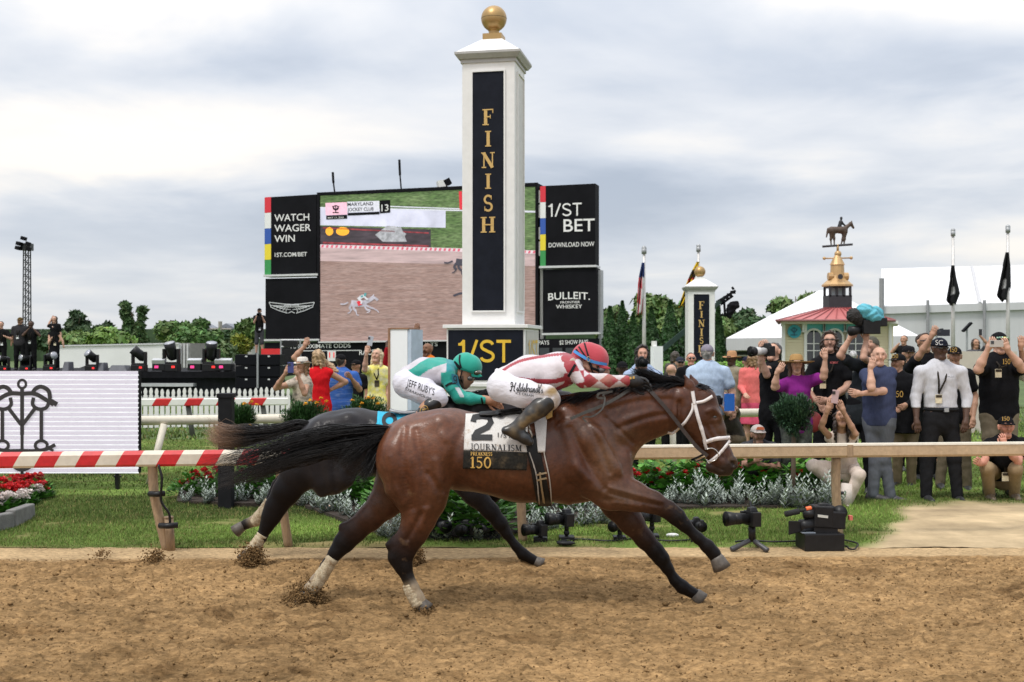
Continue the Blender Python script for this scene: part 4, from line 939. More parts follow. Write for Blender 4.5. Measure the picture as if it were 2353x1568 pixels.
# the monogram, traced as strokes; x = 51 is its axis
half = [(arc(51, 883, 9, 9.5, 0, 360, 18), 5), ([(51, 893), (51, 1000)], 7.5), ([(51, 998), (51, 1092)], 6)]
for sx in (-1, 1):
    X = lambda q: [(51+sx*(a-51), b) for a, b in q]
    half += [(X(smooth_path([(51, 905), (80, 905), (105, 918), (124, 930)], 16)), 8), (X(smooth_path([(74, 908), (82, 894), (96, 889), (112, 898), (116, 916)], 16)), 8),
             (X(smooth_path([(78, 914), (76, 930), (88, 940), (106, 938), (114, 924)], 14)), 7), (X([(112, 918), (132, 930)]), 9),
             (X([(82, 938), (53, 976)]), 7), (X([(96, 940), (96, 1014)]), 7),
             (X(arc(96, 1024, 14, 11, 0, 360, 18)), 6), (X(smooth_path([(51, 1036), (84, 1036), (108, 1032), (128, 1022)], 14)), 7), (X([(112, 1030), (124, 1036)]), 5)]
half += [(smooth_path([(28, 1066), (40, 1076), (51, 1079), (64, 1076), (76, 1066)], 14), 8)]
v, fs = strokes([(p_, w_*1.22) for p_, w_ in half]); mk('monogram', [fb(a, b, .002+c*.0006) for a, b, c in v], fs, M('led_ink', (.035, .03, .032), .5), t, False)
for x in (60, 270): m = MB(); p = P(x, 1090, 14.1); m.box((p[0], p[1], p[2]/2+.05), (.04, .05, p[2]+.12)); m.build('leg', BLACKP, t)

# ------------------------------------------------------------------ finish posts
def finish_post(lab, xc, Y, rz, k, top, letters_n, base=True):
    """k = width of the shaft in metres, top = dict of photo heights"""
    c0 = P(xc, HZ, Y); cz, sz = math.cos(rz), math.sin(rz)
    def lo(u, v, z): return np.array((c0[0]+u*cz-v*sz, Y+u*sz+v*cz, z))
    Z = lambda y: H+(HZ-y)/F*Y
    t = thing('finish_post', lab, 'finish post', (c0[0], Y, 0))
    def bx(mb, u0, u1, v0, v1, z0, z1, u0t=None, u1t=None, v0t=None, v1t=None):
        a = [lo(u0, v0, z0), lo(u1, v0, z0), lo(u1, v1, z0), lo(u0, v1, z0)]
        u0t, u1t, v0t, v1t = [o if n is None else n for n, o in ((u0t, u0), (u1t, u1), (v0t, v0), (v1t, v1))]
        return mb.hexa(a+[lo(u0t, v0t, z1), lo(u1t, v0t, z1), lo(u1t, v1t, z1), lo(u0t, v1t, z1)])
    h = k/2
    m = MB(); bx(m, -h, h, -h, h, Z(top['base']), Z(top['shaft'])); m.build('shaft', WHITE, t, bev=.012)
    # raised frames with dark panel
    fr = k*.205
    for (U, sgn) in (('f', 1), ('r', 1)):
        m = MB(); za_, zb_ = Z(top['p1']), Z(top['p0'])
        e = .024*k/.83
        def fx(mb, a0, a1, z0, z1, d0, d1):
            if U == 'f': bx(mb, a0, a1, -h-d1, -h-d0, z0, z1)
            else: bx(mb, h+d0, h+d1, a0, a1, z0, z1)
        g0 = -h+fr
        for (a0, a1, z0, z1) in ((g0-e, g0, za_-e, zb_+e), (-g0, -g0+e, za_-e, zb_+e), (g0, -g0, zb_, zb_+e), (g0, -g0, za_-e, za_)): fx(m, a0, a1, z0, z1, .001, .028)
        m.build('panel_frame', WHITE, t)
        m = MB(); fx(m, g0, -g0, za_, zb_, .001, .012)
        m.build('panel', M('panel_navy', (.010, .012, .019), .6, var=.25, scale=6, spec=.12) if U == 'f' else M('panel_side', (.55, .53, .48), .4, var=.1), t)
    lw = k*.30; ys = top['letters']
    for ch, (ya, yb) in zip('FINISH', ys):
        gl = serif(ch); sc = (Z(ya)-Z(yb)); w = gl[2]*sc*1.0
        put('letter', gl, lambda u, v, l: lo(u-w/2, -h-.016-l*.0012, Z(yb)+v*sc), M('gold_letter', (.62, .40, .13), .45, var=.12, scale=5), t, w)
    # roof, neck and ball
    ev = k*.62
    m = MB(); bx(m, -h-.02, h+.02, -h-.02, h+.02, Z(top['shaft'])-.06, Z(top['shaft'])); bx(m, -h-.05, h+.05, -h-.05, h+.05, Z(top['shaft']), Z(top['eave']), -ev, ev, -ev, ev)
    bx(m, -ev, ev, -ev, ev, Z(top['eave']), Z(top['eave'])+.035); m.build('cornice', M('trim_grey', (.42, .41, .39), .5), t)
    n_ = k*.19
    m = MB(); bx(m, -ev+.015, ev-.015, -ev+.015, ev-.015, Z(top['eave'])+.036, Z(top['neck']), -n_, n_, -n_, n_); m.build('roof', WHITE, t)
    GB = M('ball_gold', (.42, .27, .11) if base else (.55, .36, .07), .38, metal=.55, var=.12, scale=3)
    m = MB(); bx(m, -n_*.95, n_*.95, -n_*.95, n_*.95, Z(top['neck']), Z(top['neck2'])); m.lathe(lo(0, 0, Z(top['neck2'])), [(k*.10, 0), (k*.10, .06), (k*.13, .10)], 18); m.build('neck', GB if base else WHITE, t)
    r = (Z(top['ball0'])-Z(top['ball1']))/2
    m = MB(); m.ball(lo(0, 0, Z(top['ball1'])+r), r, 28, 18); m.build('ball', GB, t, True)
    m = MB(); p = lo(0, 0, Z(top['ball1'])+r); m.lathe((p[0], p[1], p[2]-.006), [(r*1.004, 0), (r*1.012, .006), (r*1.004, .012)], 28); m.build('seam', M('gold_dark', (.22, .14, .05), .5), t, True)
    return t, lo, Z, bx
big = dict(base=748, shaft=150, p0=180, p1=716, eave=140, neck=96, neck2=82, ball0=14, ball1=73,
           letters=[(264, 300), (313, 348), (361, 396), (409, 443), (457, 493), (506, 541)])
t, lo, Z, bx = finish_post('tall white finish post with golden ball and large gold letters on dark panel', 1135, 18.0, R(-11), .835, big, 6)
m = MB(); bx(m, -.615, .615, -.62, .62, -.05, Z(757)); m.build('pedestal', WHITE, t, bev=.01)
m = MB(); bx(m, -.665, .665, -.67, .67, Z(756), Z(748)); bx(m, -.65, .65, -.655, .655, Z(886), Z(878)); m.build('ledge', WHITE, t, bev=.006)
m = MB(); bx(m, -.585, .585, -.635, -.622, Z(872), Z(760)); m.build('sign_panel', M('panel_navy'), t)
m = MB(); bx(m, .617, .627, -.54, .54, Z(872), Z(762)); m.build('sign_panel', M('panel_side'), t)
YEL = M('letter_yellow', (.80, .50, .035), .5, var=.08)
def lw_(u0, z0, w, h): return lambda u, v, l: lo(u0+u, -.639-l*.001, z0+v*h)
put('lettering', grotesk('1/ST'), lw_(-.43, Z(832), 0, Z(782)-Z(832)), YEL, t, .83)
put('lettering', grotesk('1/ST'), lambda u, v, l: lo(.631, -.42+u, Z(832)+v*(Z(782)-Z(832))), YEL, t, .83)
small = dict(base=860, shaft=668, p0=678, p1=845, eave=662, neck=642, neck2=638, ball0=612, ball1=638,
             letters=[(694, 712), (716, 731), (736, 752), (756, 773), (776, 790), (794, 810)])
s2 = F/43.
t2, lo2, Z2, bx2 = finish_post('smaller far finish post with golden ball beside the clipped conifers', 1608, 43., R(-2), 60/s2, small, 6, False)
m = MB(); bx2(m, -.62, .62, -.62, .62, -.05, Z2(858)); m.build('pedestal', WHITE, t2)
# white panel by the dark horse's rider
fw = plane(894, 16.4, 946, 16.2)
t = thing('tall_sign', 'tall narrow white panel with brown wooden edge beside the rider in green', 'panel', (*P(920, 1060, 16.3)[:2], 0))
m = MB(); slab(m, fw, 897, 757, 936, 1062, -.25, 0); m.build('board', M('panel_bright', (.88, .89, .90), .4, var=.02), t)
m = MB(); slab(m, fw, 892.5, 754, 897, 1062, -.27, .012); slab(m, fw, 897.01, 753.5, 940, 757, -.27, .012); m.build('edge', M('wood_brown', (.30, .16, .09), .7, var=.3), t)
m = MB(); slab(m, fw, 936.2, 757.5, 944, 1062, -.30, -.01); m.build('side_board', M('panel_blue', (.48, .56, .66), .5), t)
# ------------------------------------------------------------------ people
SKIN = M('skin', rough=.55, var=.07, scale=40, attr=True, spec=.35)
CLOTH = M('cloth', rough=.9, var=.12, scale=22, attr=True, bump=.3, bscale=30, stretch=(1.4, 1.4, .6), spec=.1)
HAIRM = M('hair', rough=.5, var=.35, scale=70, attr=True, bump=.8, bscale=60, stretch=(1, 1, .25))
SHOEM = M('shoe', rough=.5, var=.2, scale=30, attr=True)
LENS = M('dark_glass', (.01, .01, .012), .08, var=.1, coat=1.)
LIGHT, MID, BROWN, DARKS = (.56, .33, .235), (.44, .245, .16), (.22, .11, .065), (.085, .045, .03)
UP = np.array((0, 0, 1.))
def nrm(v): return v/(np.linalg.norm(v)+1e-9)
def hand_mesh(W, d, side, curl, a, thumb=1):
    """palm plus five jointed fingers; d along the hand, side across it, curl = bend direction"""
    parts = []
    B = Body(); p1 = W+d*.085*a
    B.seg(W-d*.02*a, W+d*.03*a, .027*a, .034*a, k=.01); B.seg(W+d*.03*a-side*.018*a, p1-side*.024*a, .016*a, .014*a, k=.015); B.seg(W+d*.03*a+side*.018*a, p1+side*.024*a, .016*a, .014*a, k=.015); B.seg(W+d*.03*a, p1, .017*a, .015*a, k=.015)
    parts.append(B.mesh(.008))
    for i, ln in enumerate((.068, .076, .071, .055)):
        q = p1+side*(-.030+.020*i)*a-d*(.004 if i in (0, 3) else 0)*a; l = ln*a; c = .55+.12*i
        pts = [q-d*.012*a, q+d*l*.42+curl*l*.10*c, q+d*l*.66+curl*l*.38*c, q+d*l*.72+curl*l*.70*c]
        m = MB(); m.tube(pts, [.0095*a, .009*a, .008*a, .0062*a], 7); parts.append((m.V, m.Fc))
    q = W+d*.03*a-side*.026*a*thumb
    m = MB(); m.tube([q, q-side*.022*a*thumb+d*.022*a+curl*.012*a, q-side*.022*a*thumb+d*.048*a+curl*.026*a, q-side*.012*a*thumb+d*.066*a+curl*.034*a], [.013*a, .0115*a, .0095*a, .007*a], 7); parts.append((m.V, m.Fc))
    return parts
def ik(S, W, l1, l2, pole):
    v = W-S; d = np.linalg.norm(v); d2 = min(d, (l1+l2)*.995); t = v/(d+1e-9)
    x = (l1*l1-l2*l2+d2*d2)/(2*d2); h = math.sqrt(max(l1*l1-x*x, 1e-6)); p = pole-t*float(pole@t)
    return S+t*x+nrm(p)*h
def person(label, Y, top, cx, face=0, hf=None, up=0., zb=0., a=None, skin=LIGHT, shirt=(.010, .010, .011), slv='short', pants=(.010, .010, .011), legs='long', hair='short', hc=(.05, .03, .02),
           hat=None, hatc=(.015, .015, .017), shoes=(.03, .03, .03), badge=None, shades=False, mouth=0, beard=None, fem=False, hem=None, shirtm=None, pantm=None, feetdir=None, belly=0., hands=True, group=None, fat=1., neckline=0., **J):
    fat *= .94; s = F/Y; det = max(.0115, Y/F*1.9)
    foot = HZ+(H-zb)*s; Hm = (foot-top)/s
    if a is None: a = Hm/1.78
    f = R(face); fw = np.array((math.sin(f), -math.cos(f), 0)); r = np.array((math.cos(f), math.sin(f), 0))
    if math.cos(f) < -.01: ri = -r
    else: ri = r
    hfa = f if hf is None else R(hf); hw = np.array((math.sin(hfa), -math.cos(hfa), 0)); hr = np.array((math.cos(hfa), math.sin(hfa), 0))
    X0 = P(cx, 800, Y)[0]
    def jp(k, dflt):
        if k in J:
            v = J[k]; return P(v[0], v[1], Y+(v[2] if len(v) > 2 else 0.))
        return dflt
    B0 = np.array((X0, Y, zb))
    hd = jp('hd', B0+UP*(Hm-.118*a)); sw = (.155 if fem else .185)*a*(.6+.4*fat); 
    nb = jp('nb', hd-UP*.185*a-hw*.012*a)
    sL = jp('sL', nb-UP*.035*a-ri*sw); sR = jp('sR', nb-UP*.035*a+ri*sw)
    hipc = jp('hip', np.array((*(nb*.35+B0*.65)[:2], zb+.52*Hm if 'hd' not in J else nb[2]-.50*a)))
    hL, hR = hipc-ri*.09*a, hipc+ri*.09*a
    def leg(h, kk, ak, sg):
        an = jp(ak, np.array((*(h+ri*sg*.03*a)[:2], zb+.075*a)))
        kn = jp(kk, h*.5+an*.5+fw*.02*a); return kn, an
    kL, aL = leg(hL, 'kL', 'aL', -1); kR, aR = leg(hR, 'kR', 'aR', 1)
    def arm(S, ek, wk, sg):
        if wk in J:
            W = jp(wk, None)
            E = jp(ek, None) if ek in J else ik(S, W, .30*a, .265*a, -UP*.8+ri*sg*.7)
        else:
            E = jp(ek, S-UP*.29*a+ri*sg*.055*a-fw*.02*a); W = E-UP*.245*a+fw*.06*a+ri*sg*.01*a
        return E, W
    eL, wL = arm(sL, 'eL', 'wL', -1); eR, wR = arm(sR, 'eR', 'wR', 1)
    t = thing('person', label, 'person', (X0, Y, zb), group)
    # --- body: one continuous skin
    B = Body(); ph = f; hp = hfa
    chest = nb-UP*.11*a; waist = nb*.42+hipc*.58; wf = .86 if fem else 1.; q = a*fat
    tw = [(nb-UP*.05*a, .125*q*wf, .075*q), (chest-UP*.02*a, .158*q*wf, .10*q), (waist, (.125 if fem else .145)*q+belly*.4, .095*q+belly), (hipc, .158*q, .108*q), (hipc-UP*.05*a, .15*q, .105*q)]
    def torso(Bx, e, upto=5, k=.04):
        for (p0, w0, d0), (p1, w1, d1) in zip(tw[:upto-1], tw[1:upto]): Bx.seg(p0, p1, w0+e, w1+e, d0+e, d1+e, k*a, ph)
        Bx.seg(sL, nb-UP*.03*a, .055*a+e, .062*a+e, k=.04*a); Bx.seg(sR, nb-UP*.03*a, .055*a+e, .062*a+e, k=.04*a)
    torso(B, 0)
    arms = [(sL, eL, wL), (sR, eR, wR)]
    for S, E, W in arms:
        B.seg(S, E, .050*q, .039*q, k=.03*a); B.seg(E, E*.65+W*.35, .038*q, .040*q, k=.02*a); B.seg(E*.65+W*.35, W, .040*q, .026*a, k=.02*a)
    for h, kn, an in ((hL, kL, aL), (hR, kR, aR)):
        B.seg(h, kn, .085*q, .056*a, k=.04*a); ca = kn*.68+an*.32-fw*.012*a; B.seg(kn, ca, .054*a, .058*q, k=.02*a); B.seg(ca, an, .058*q, .036*a, k=.03*a)
    B.seg(nb-UP*.03*a, hd-UP*.05*a, .058*a, .052*a, k=.03*a)
    parts = [B.mesh(max(det, .013))]
    ut = R(up); fh = hw*math.cos(ut)+UP*math.sin(ut); uh = UP*math.cos(ut)-hw*math.sin(ut)
    Hd = Body(); p = lambda fwd, sd, z: hd+fh*fwd*a+hr*sd*a+uh*z*a
    Hd.seg(p(-.005, 0, .030), p(-.03, 0, .028), .073*a, .070*a, .088*a, .085*a, .02, hp)
    Hd.seg(p(.022, 0, 0), p(.034, 0, -.078), .062*a, .043*a, .064*a, .048*a, .03, hp)
    Hd.seg(p(.062, -.016, -.092), p(.062, .016, -.092), .024*a, .024*a, k=.02)
    Hd.seg(p(.088, 0, .016), p(.106, 0, -.022), .009*a, .014*a, k=.012)
    Hd.seg(p(.078, -.03, .036), p(.078, .03, .036), .015*a, .015*a, k=.016)
    Hd.seg(p(.07, -.038, -.018), p(.072, -.036, -.03), .018*a, .016*a, k=.02); Hd.seg(p(.07, .038, -.018), p(.072, .036, -.03), .018*a, .016*a, k=.02)
    for sd in (-.077, .077): Hd.seg(p(-.012, sd, .014), p(-.008, sd, -.022), .017*a, .012*a, .017*a, .012*a, .008)
    for sd in (-.031, .031): Hd.seg(p(.096, sd, .016), p(.096, sd, .014), .013*a, .013*a, k=.010, sub=True)
    if mouth: Hd.seg(p(.088, -.012, -.06), p(.088, .012, -.06), .017*a*mouth, .017*a*mouth, k=.006, sub=True)
    Hd.seg(p(-.02, 0, -.05), nb-UP*.01*a, .053*a, .056*a, k=.03)
    hv, hq = Hd.mesh(max(.0075, det*.7))
    col = [np.tile(np.array(skin), (len(parts[0][0]), 1))]
    hcol = np.tile(np.array(skin), (len(hv), 1))
    def splat(c, rad, cc, w=1.):
        k = np.exp(-(np.linalg.norm((hv-c)/(np.asarray(rad)*a), axis=1))**2*1.2)[:, None]*w; hcol[:] = hcol*(1-k)+np.array(cc)*k
    dk = tuple(.35*v for v in skin); lip = (skin[0]*.75, skin[1]*.45, skin[2]*.45)
    splat(p(.10, 0, -.055), .022, lip, .8)
    if mouth: splat(p(.082, 0, -.06), .017*mouth, (.03, .012, .012))
    for sd in (-.031, .031):
        splat(p(.085, sd, .018), .0105, (.03, .022, .02), .85); splat(p(.092, sd, .042), (.02, .02, .009), tuple(.5*v for v in hc) if hair != 'bald' else dk, .55)
    for sd in (-.045, .045): splat(p(.075, sd, -.02), .03, (skin[0]*1.05, skin[1]*.8, skin[2]*.75), .5)
    if beard:
        for z, fwd, sd in ((-.095, .06, 0), (-.08, .045, .035), (-.08, .045, -.035), (-.055, .03, .055), (-.055, .03, -.055), (-.038, .10, .02), (-.038, .10, -.02)): splat(p(fwd, sd, z), .026, beard, .85)
    if hair in ('short', 'bald') and hair != 'bald': pass
    parts.append((hv, hq)); col.append(hcol)
    if hands and Y < 22:
        for (S, E, W), sg in zip(arms, (-1, 1)):
            key = 'dL' if sg < 0 else 'dR'
            d = nrm(W-E) if key not in J else nrm(np.array(J[key], float))
            sd = nrm(np.cross(d, np.array((0, 1., 0))) + np.array((1e-3, 0, 0))); cu = nrm(np.cross(sd, d))
            if cu[1] > 0 and face < 90: cu = cu
            for hp_ in hand_mesh(W+d*.0*a, d, sd, cu if key in J else nrm(cu*.4-ri*sg*.6), a, thumb=-sg if True else 1):
                parts.append(hp_); col.append(np.tile(np.array(skin), (len(hp_[0]), 1)))
    V, Q = join(parts); mk('body', V, Q, SKIN, t, True, col=np.concatenate(col))
    # --- clothes
    def cloth(name, Bx, c, wr=.0028, cut=None, mat=None, h=None):
        V, Q = Bx.mesh(h or det, wr*a, 15., cut)
        return mk(name, V, Q, mat or CLOTH, t, True, col=np.tile(np.array(c), (len(V), 1)))
    upright = abs(nb[2]-hipc[2]) > .35*a
    if shirt is not None:
        B = Body(); torso(B, .014*a)
        B.seg(nb-UP*.03*a, nb-UP*.01*a, .066*a, .062*a, k=.02)
        for S, E, W in arms:
            if slv == 'long': B.seg(S, E, .066*q, .054*q, k=.03*a); B.seg(E, W, .054*q, .040*a, k=.02*a)
            elif slv == 'short': B.seg(S, S*.42+E*.58, .066*q, .066*q, k=.03*a)
        if neckline: B.seg(p(.09, 0, -.17), p(.10, 0, -.21), .05*a, .03*a, k=.02, sub=True)
        zh = hipc[2]-(.10 if hem is None else hem)*a
        if hem and hem > .13: B.seg(hipc, hipc-UP*hem*a, .17*q, (.17+.12*max(0, hem-.2))*q, .12*q, .15*q, .03*a, ph)
        cloth('shirt' if not fem or hem is None or hem < .25 else 'dress', B, shirt, cut=(lambda X, Yy, Z: (zh-Z)+0*X) if upright else None, mat=shirtm)
    if pants is not None:
        B = Body(); B.seg(hipc+UP*.10*a, hipc-UP*.04*a, .158*q, .170*q, .112*q, .122*q, .03*a, ph)
        if legs == 'skirt':
            zl = (kL[2]+kR[2])/2+.02*a; B.seg(hipc, np.array((*hipc[:2], zl)), .165*q, .20*q, .12*q, .17*q, .03, ph); cut = lambda X, Yy, Z: (zl-Z)+0*X
        else:
            cut = None
            for h, kn, an in ((hL, kL, aL), (hR, kR, aR)):
                B.seg(h, kn, .098*q, .074*a, k=.03*a)
                if legs == 'long': B.seg(kn, an+UP*.01*a, .073*a, .060*a, k=.03*a)
                else: B.seg(kn, kn*.9+an*.1, .078*a, .08*a, k=.03*a)
        cloth('trousers' if legs == 'long' else ('skirt' if legs == 'skirt' else 'shorts'), B, pants, wr=.0035, cut=cut, mat=pantm)
    fd = fw if feetdir is None else np.array((math.sin(R(feetdir)), -math.cos(R(feetdir)), 0))
    if shoes is not None:
        for an in (aL, aR):
            B = Body(); z0 = an-UP*.03*a; B.seg(z0-fd*.05*a, z0+fd*.05*a, .042*a, .045*a, k=.02); B.seg(z0+fd*.05*a, z0+fd*.16*a-UP*.015*a, .044*a, .034*a, k=.02); B.seg(an+UP*.03*a-fd*.01*a, z0-fd*.02*a, .042*a, .045*a, k=.02)
            zs = z0[2]-.045*a; V, Q = B.mesh(max(det, .012), cut=lambda X, Yy, Z: (zs-Z)+0*X); mk('shoe', V, Q, SHOEM, t, True, col=np.tile(np.array(shoes), (len(V), 1)))
    # --- hair and hats
    if hair != 'bald':
        B = Body(); B.seg(p(-.008, 0, .036), p(-.034, 0, .028), .078*a, .076*a, .094*a, .092*a, .02, hp); B.seg(p(-.04, 0, .0), p(-.045, 0, -.03), .068*a, .055*a, .05*a, .045*a, .02, hp)
        thr = .012; wr = .006; big_ = 0
        if hair in ('long', 'curly', 'pony'):
            if hair == 'pony': B.seg(p(-.10, 0, .03), p(-.13, 0, -.16), .04*a, .02*a, k=.02)
            else:
                B.seg(p(-.05, 0, .02), p(-.06, 0, -.16 if hair == 'curly' else -.24), .088*a, (.10 if hair == 'curly' else .085)*a, .06*a, .045*a, .03, hp)
                for sd in (-.07, .07): B.seg(p(-.01, sd, .02), p(.0, sd*1.12, -.11 if hair == 'curly' else -.16), .030*a, .026*a, k=.03)
            wr = .012 if hair == 'curly' else .008
        if hair == 'curly': B.seg(p(-.01, 0, .055), p(-.03, 0, .04), .088*a, .088*a, .098*a, .098*a, .02, hp)
        g = lambda X, Yy, Z: (thr+.012)*a-((X-hd[0])*(-fh[0]*.85+uh[0]*.52)+(Yy-hd[1])*(-fh[1]*.85+uh[1]*.52)+(Z-hd[2])*(-fh[2]*.85+uh[2]*.52))-.0
        lng = hair in ('long', 'curly')
        cut = (lambda X, Yy, Z: np.minimum(g(X, Yy, Z), np.maximum((fh[0]*(X-hd[0])+fh[1]*(Yy-hd[1])+fh[2]*(Z-hd[2]))-.045*a, .055*a-np.abs(hr[0]*(X-hd[0])+hr[1]*(Yy-hd[1]))))) if lng else g
        V, Q = B.mesh(max(.0085, det*.8), wr*a, 34., cut)
        if len(Q): mk('hair', V, Q, HAIRM, t, True, col=np.tile(np.array(hc), (len(V), 1))*(1+.25*np.sin(V[:, :1]*90+V[:, 2:]*20)))
    hc_ = p(-.012, 0, .058)
    if hat == 'cap':
        B = Body(); B.seg(p(-.008, 0, .045), p(-.03, 0, .042), .083*a, .083*a, .098*a, .096*a, .02, hp); c0 = p(0, 0, .034)
        V, Q = B.mesh(max(.0085, det*.8), cut=lambda X, Yy, Z: -((X-c0[0])*uh[0]+(Yy-c0[1])*uh[1]+(Z-c0[2])*uh[2]))
        hto = mk('cap', V, Q, CLOTH, t, True, col=np.tile(np.array(hatc), (len(V), 1)))
        m = MB(); m.c = hatc
        pts = [(.07*math.cos(w), .075+.10*math.sin(w)) for w in np.linspace(math.pi, 0, 9)]
        ring = [p(y, x*1.05, .046-1.6*x*x-.10*max(0, y-.06)) for x, y in pts]; ring2 = [p(.02, x*1.1, .048-1.6*x*x) for x, y in pts]
        m.add(ring+ring2+[v+uh*.008*a for v in ring+ring2], [[i, i+1, 10+i, 9+i] for i in range(8)]+[[18+9+i, 18+10+i, 18+i+1, 18+i] for i in range(8)]+[[i+1, i, 18+i, 19+i] for i in range(8)])
        m.build('brim', CLOTH, hto, True, col=True)
    elif hat in ('wide', 'fedora', 'campaign', 'beanie'):
        bw, ch = dict(wide=(.225, .11), fedora=(.135, .10), campaign=(.16, .12), beanie=(.088, .09))[hat]
        m = MB(); m.c = hatc; n = 22; V = []
        prof = [(bw, .030), (bw*.8, .024), (.090, .030), (.086, .06), (.076, .03+ch*.85), (.05, .03+ch), (.0, .03+ch*.92)]
        if hat == 'beanie': prof = [(.088, .02), (.090, .05), (.080, .09), (.055, .118), (0, .128)]
        for rr, z in prof:
            for j in range(n):
                w = 2*math.pi*j/n; V.append(p(rr*math.cos(w)*1.1-.01, rr*math.sin(w), z+(.02*abs(math.sin(w))**3 if rr > .1 else 0)))
        Fs = [[i*n+j, i*n+(j+1) % n, (i+1)*n+(j+1) % n, (i+1)*n+j] for i in range(len(prof)-1) for j in range(n)]
        m.add(V, Fs); ho = m.build('hat', CLOTH, t, True, col=True)
        if hat != 'beanie': ho.modifiers.new('thickness', 'SOLIDIFY').thickness = .004
        if hat in ('fedora', 'wide'):
            m = MB(); V = [p(rr*math.cos(w)*1.1-.01, rr*math.sin(w), z) for rr, z in ((.0915, .034), (.0885, .058)) for w in np.linspace(0, 2*math.pi, n, endpoint=False)]
            m.c = (.03, .025, .02); m.add(V, [[j, (j+1) % n, n+(j+1) % n, n+j] for j in range(n)]); m.build('band', CLOTH, ho, True, col=True)
    if shades:
        m = MB()
        for sd in (-.032, .032): m.ball(p(.098, sd, .016), .021*a, 10, 6, (1.1*abs(hr[0])+.35*abs(hr[1]), 1.1*abs(hr[1])+.35*abs(hr[0]), .85))
        m.tube([p(.02, -.076, .02), p(.09, -.05, .022), p(.106, 0, .022), p(.09, .05, .022), p(.02, .076, .02)], .005*a, 5)
        m.build('sunglasses', LENS, t, True)
    if badge:
        bx_, by_ = badge[:2]; bc = badge[2] if len(badge) > 2 else (.7, .62, .45); yo = -(.125+belly)*q
        cb = P(bx_, by_, (chest[1]+waist[1])/2+yo*math.cos(f)*1.02-.01)
        m = MB(); m.c = (.03, .025, .02); mid_ = nb*.55+cb*.45; mid_[1] = cb[1]-.004; [m.tube([nb-UP*.0*a+ri*sg*.06*a+fw*.06*a, nb*.8+mid_*.2+ri*sg*.055*a+fw*.055*a, mid_+ri*sg*.035*a, cb+UP*.05], .010*a, 5) for sg in (-1, 1)]; lo_ = m.build('lanyard', CLOTH, t, True, col=True)
        m = MB(); m.c = bc; m.box(cb-UP*.01, (.075, .012, .10)); m.c = (.05, .04, .03); m.box(cb+UP*.02-np.array((0, .004, 0)), (.068, .012, .03)); m.build('badge', CLOTH, lo_, col=True)
    return dict(t=t, hd=hd, wL=wL, wR=wR, nb=nb, hip=hipc, p=p, a=a, fw=fw, Y=Y, chest=chest, q=q)

def mark(d, name, g, xy, w, h, mat, off=.16):
    """small print on the front of a shirt or hat"""
    x, y = xy; Yp = d['Y']-off; sc = Yp/F
    put(name, g, lambda u, v, l: P(x+u, y-v*h, Yp-l*.001), mat, d['t'], w, 1., .5)
def phone(label, x, y, Y, w=.075, h=.15, rz=0., tilt=0., col=(.02, .02, .025), land=False, group=None, back=True):
    c = P(x, y, Y)
    if land: w, h = h, w
    t = thing('phone', label, 'phone', c, group)
    m = MB(); m.box(c, (w, .009, h), rz, tilt); m.build('case', M('phone_%d' % int(1000*sum(col)), col, .3, var=.08), t, bev=.003)
    if back:
        m = MB(); o = np.array((-w*.22, -.007, h*.30)) if not land else np.array((-w*.32, -.007, h*.18)); m.box(c+o, (.034, .006, .034)); m.build('lens_block', LENS, t)
    return t
def slr(label, c, d, up=UP, s=1., col=None, lens=.16, white=False, group=None, hood=True):
    """a camera: body with grip and prism, lens along d, hood"""
    d = nrm(np.array(d, float)); sd = nrm(np.cross(d, up)); u = np.cross(sd, d); c = np.array(c, float)
    t = thing('camera', label, 'camera', c, group)
    f = lambda x, y, z: c+(sd*x+d*y+u*z)*s
    def bx(m, x0, x1, y0, y1, z0, z1): m.hexa([f(x0, y0, z0), f(x1, y0, z0), f(x1, y1, z0), f(x0, y1, z0), f(x0, y0, z1), f(x1, y0, z1), f(x1, y1, z1), f(x0, y1, z1)])
    m = MB(); bx(m, -.072, .072, -.035, .03, -.055, .045); bx(m, .045, .078, .028, .055, -.05, .04); m.hexa([f(-.035, -.03, .044), f(.035, -.03, .044), f(.035, .032, .044), f(-.035, .032, .044), f(-.022, -.02, .078), f(.022, -.02, .078), f(.022, .028, .072), f(-.022, .028, .072)])
    m.build('camera_body', BLACKP, t, bev=.006)
    m = MB(); k = lens; m.tube([f(0, .028, -.005), f(0, .05, -.005), f(0, .052, -.005), f(0, k*.6, -.005), f(0, k*.62, -.005), f(0, k, -.005)], [.033*s, .033*s, .037*s, .037*s, .042*s, .042*s], 16)
    m.build('lens', M('lens_white', (.62, .61, .60), .4) if white else BLACKP, t, True)
    if hood:
        m = MB(); m.tube([f(0, k*.98, -.005), f(0, k+.055, -.005), f(0, k+.055, -.005), f(0, k*.99, -.005)], [.044*s, .053*s, .049*s, .036*s], 16, cap=False); m.build('lens_hood', BLACKP, t, True)
    m = MB(); m.ball(f(0, k-.004, -.005), .034*s, 12, 8, (abs(sd[0])+.3*abs(d[0]), abs(sd[1])+.3*abs(d[1]), 1)); m.build('front_glass', LENS, t, True)
    return t, f
BK = (.009, .009, .0105)
# ------------------------------------------------------------------ the crowd on the right
GOLDP = M('gold_print'); PALE = M('print_pale', (.75, .74, .72), .7)
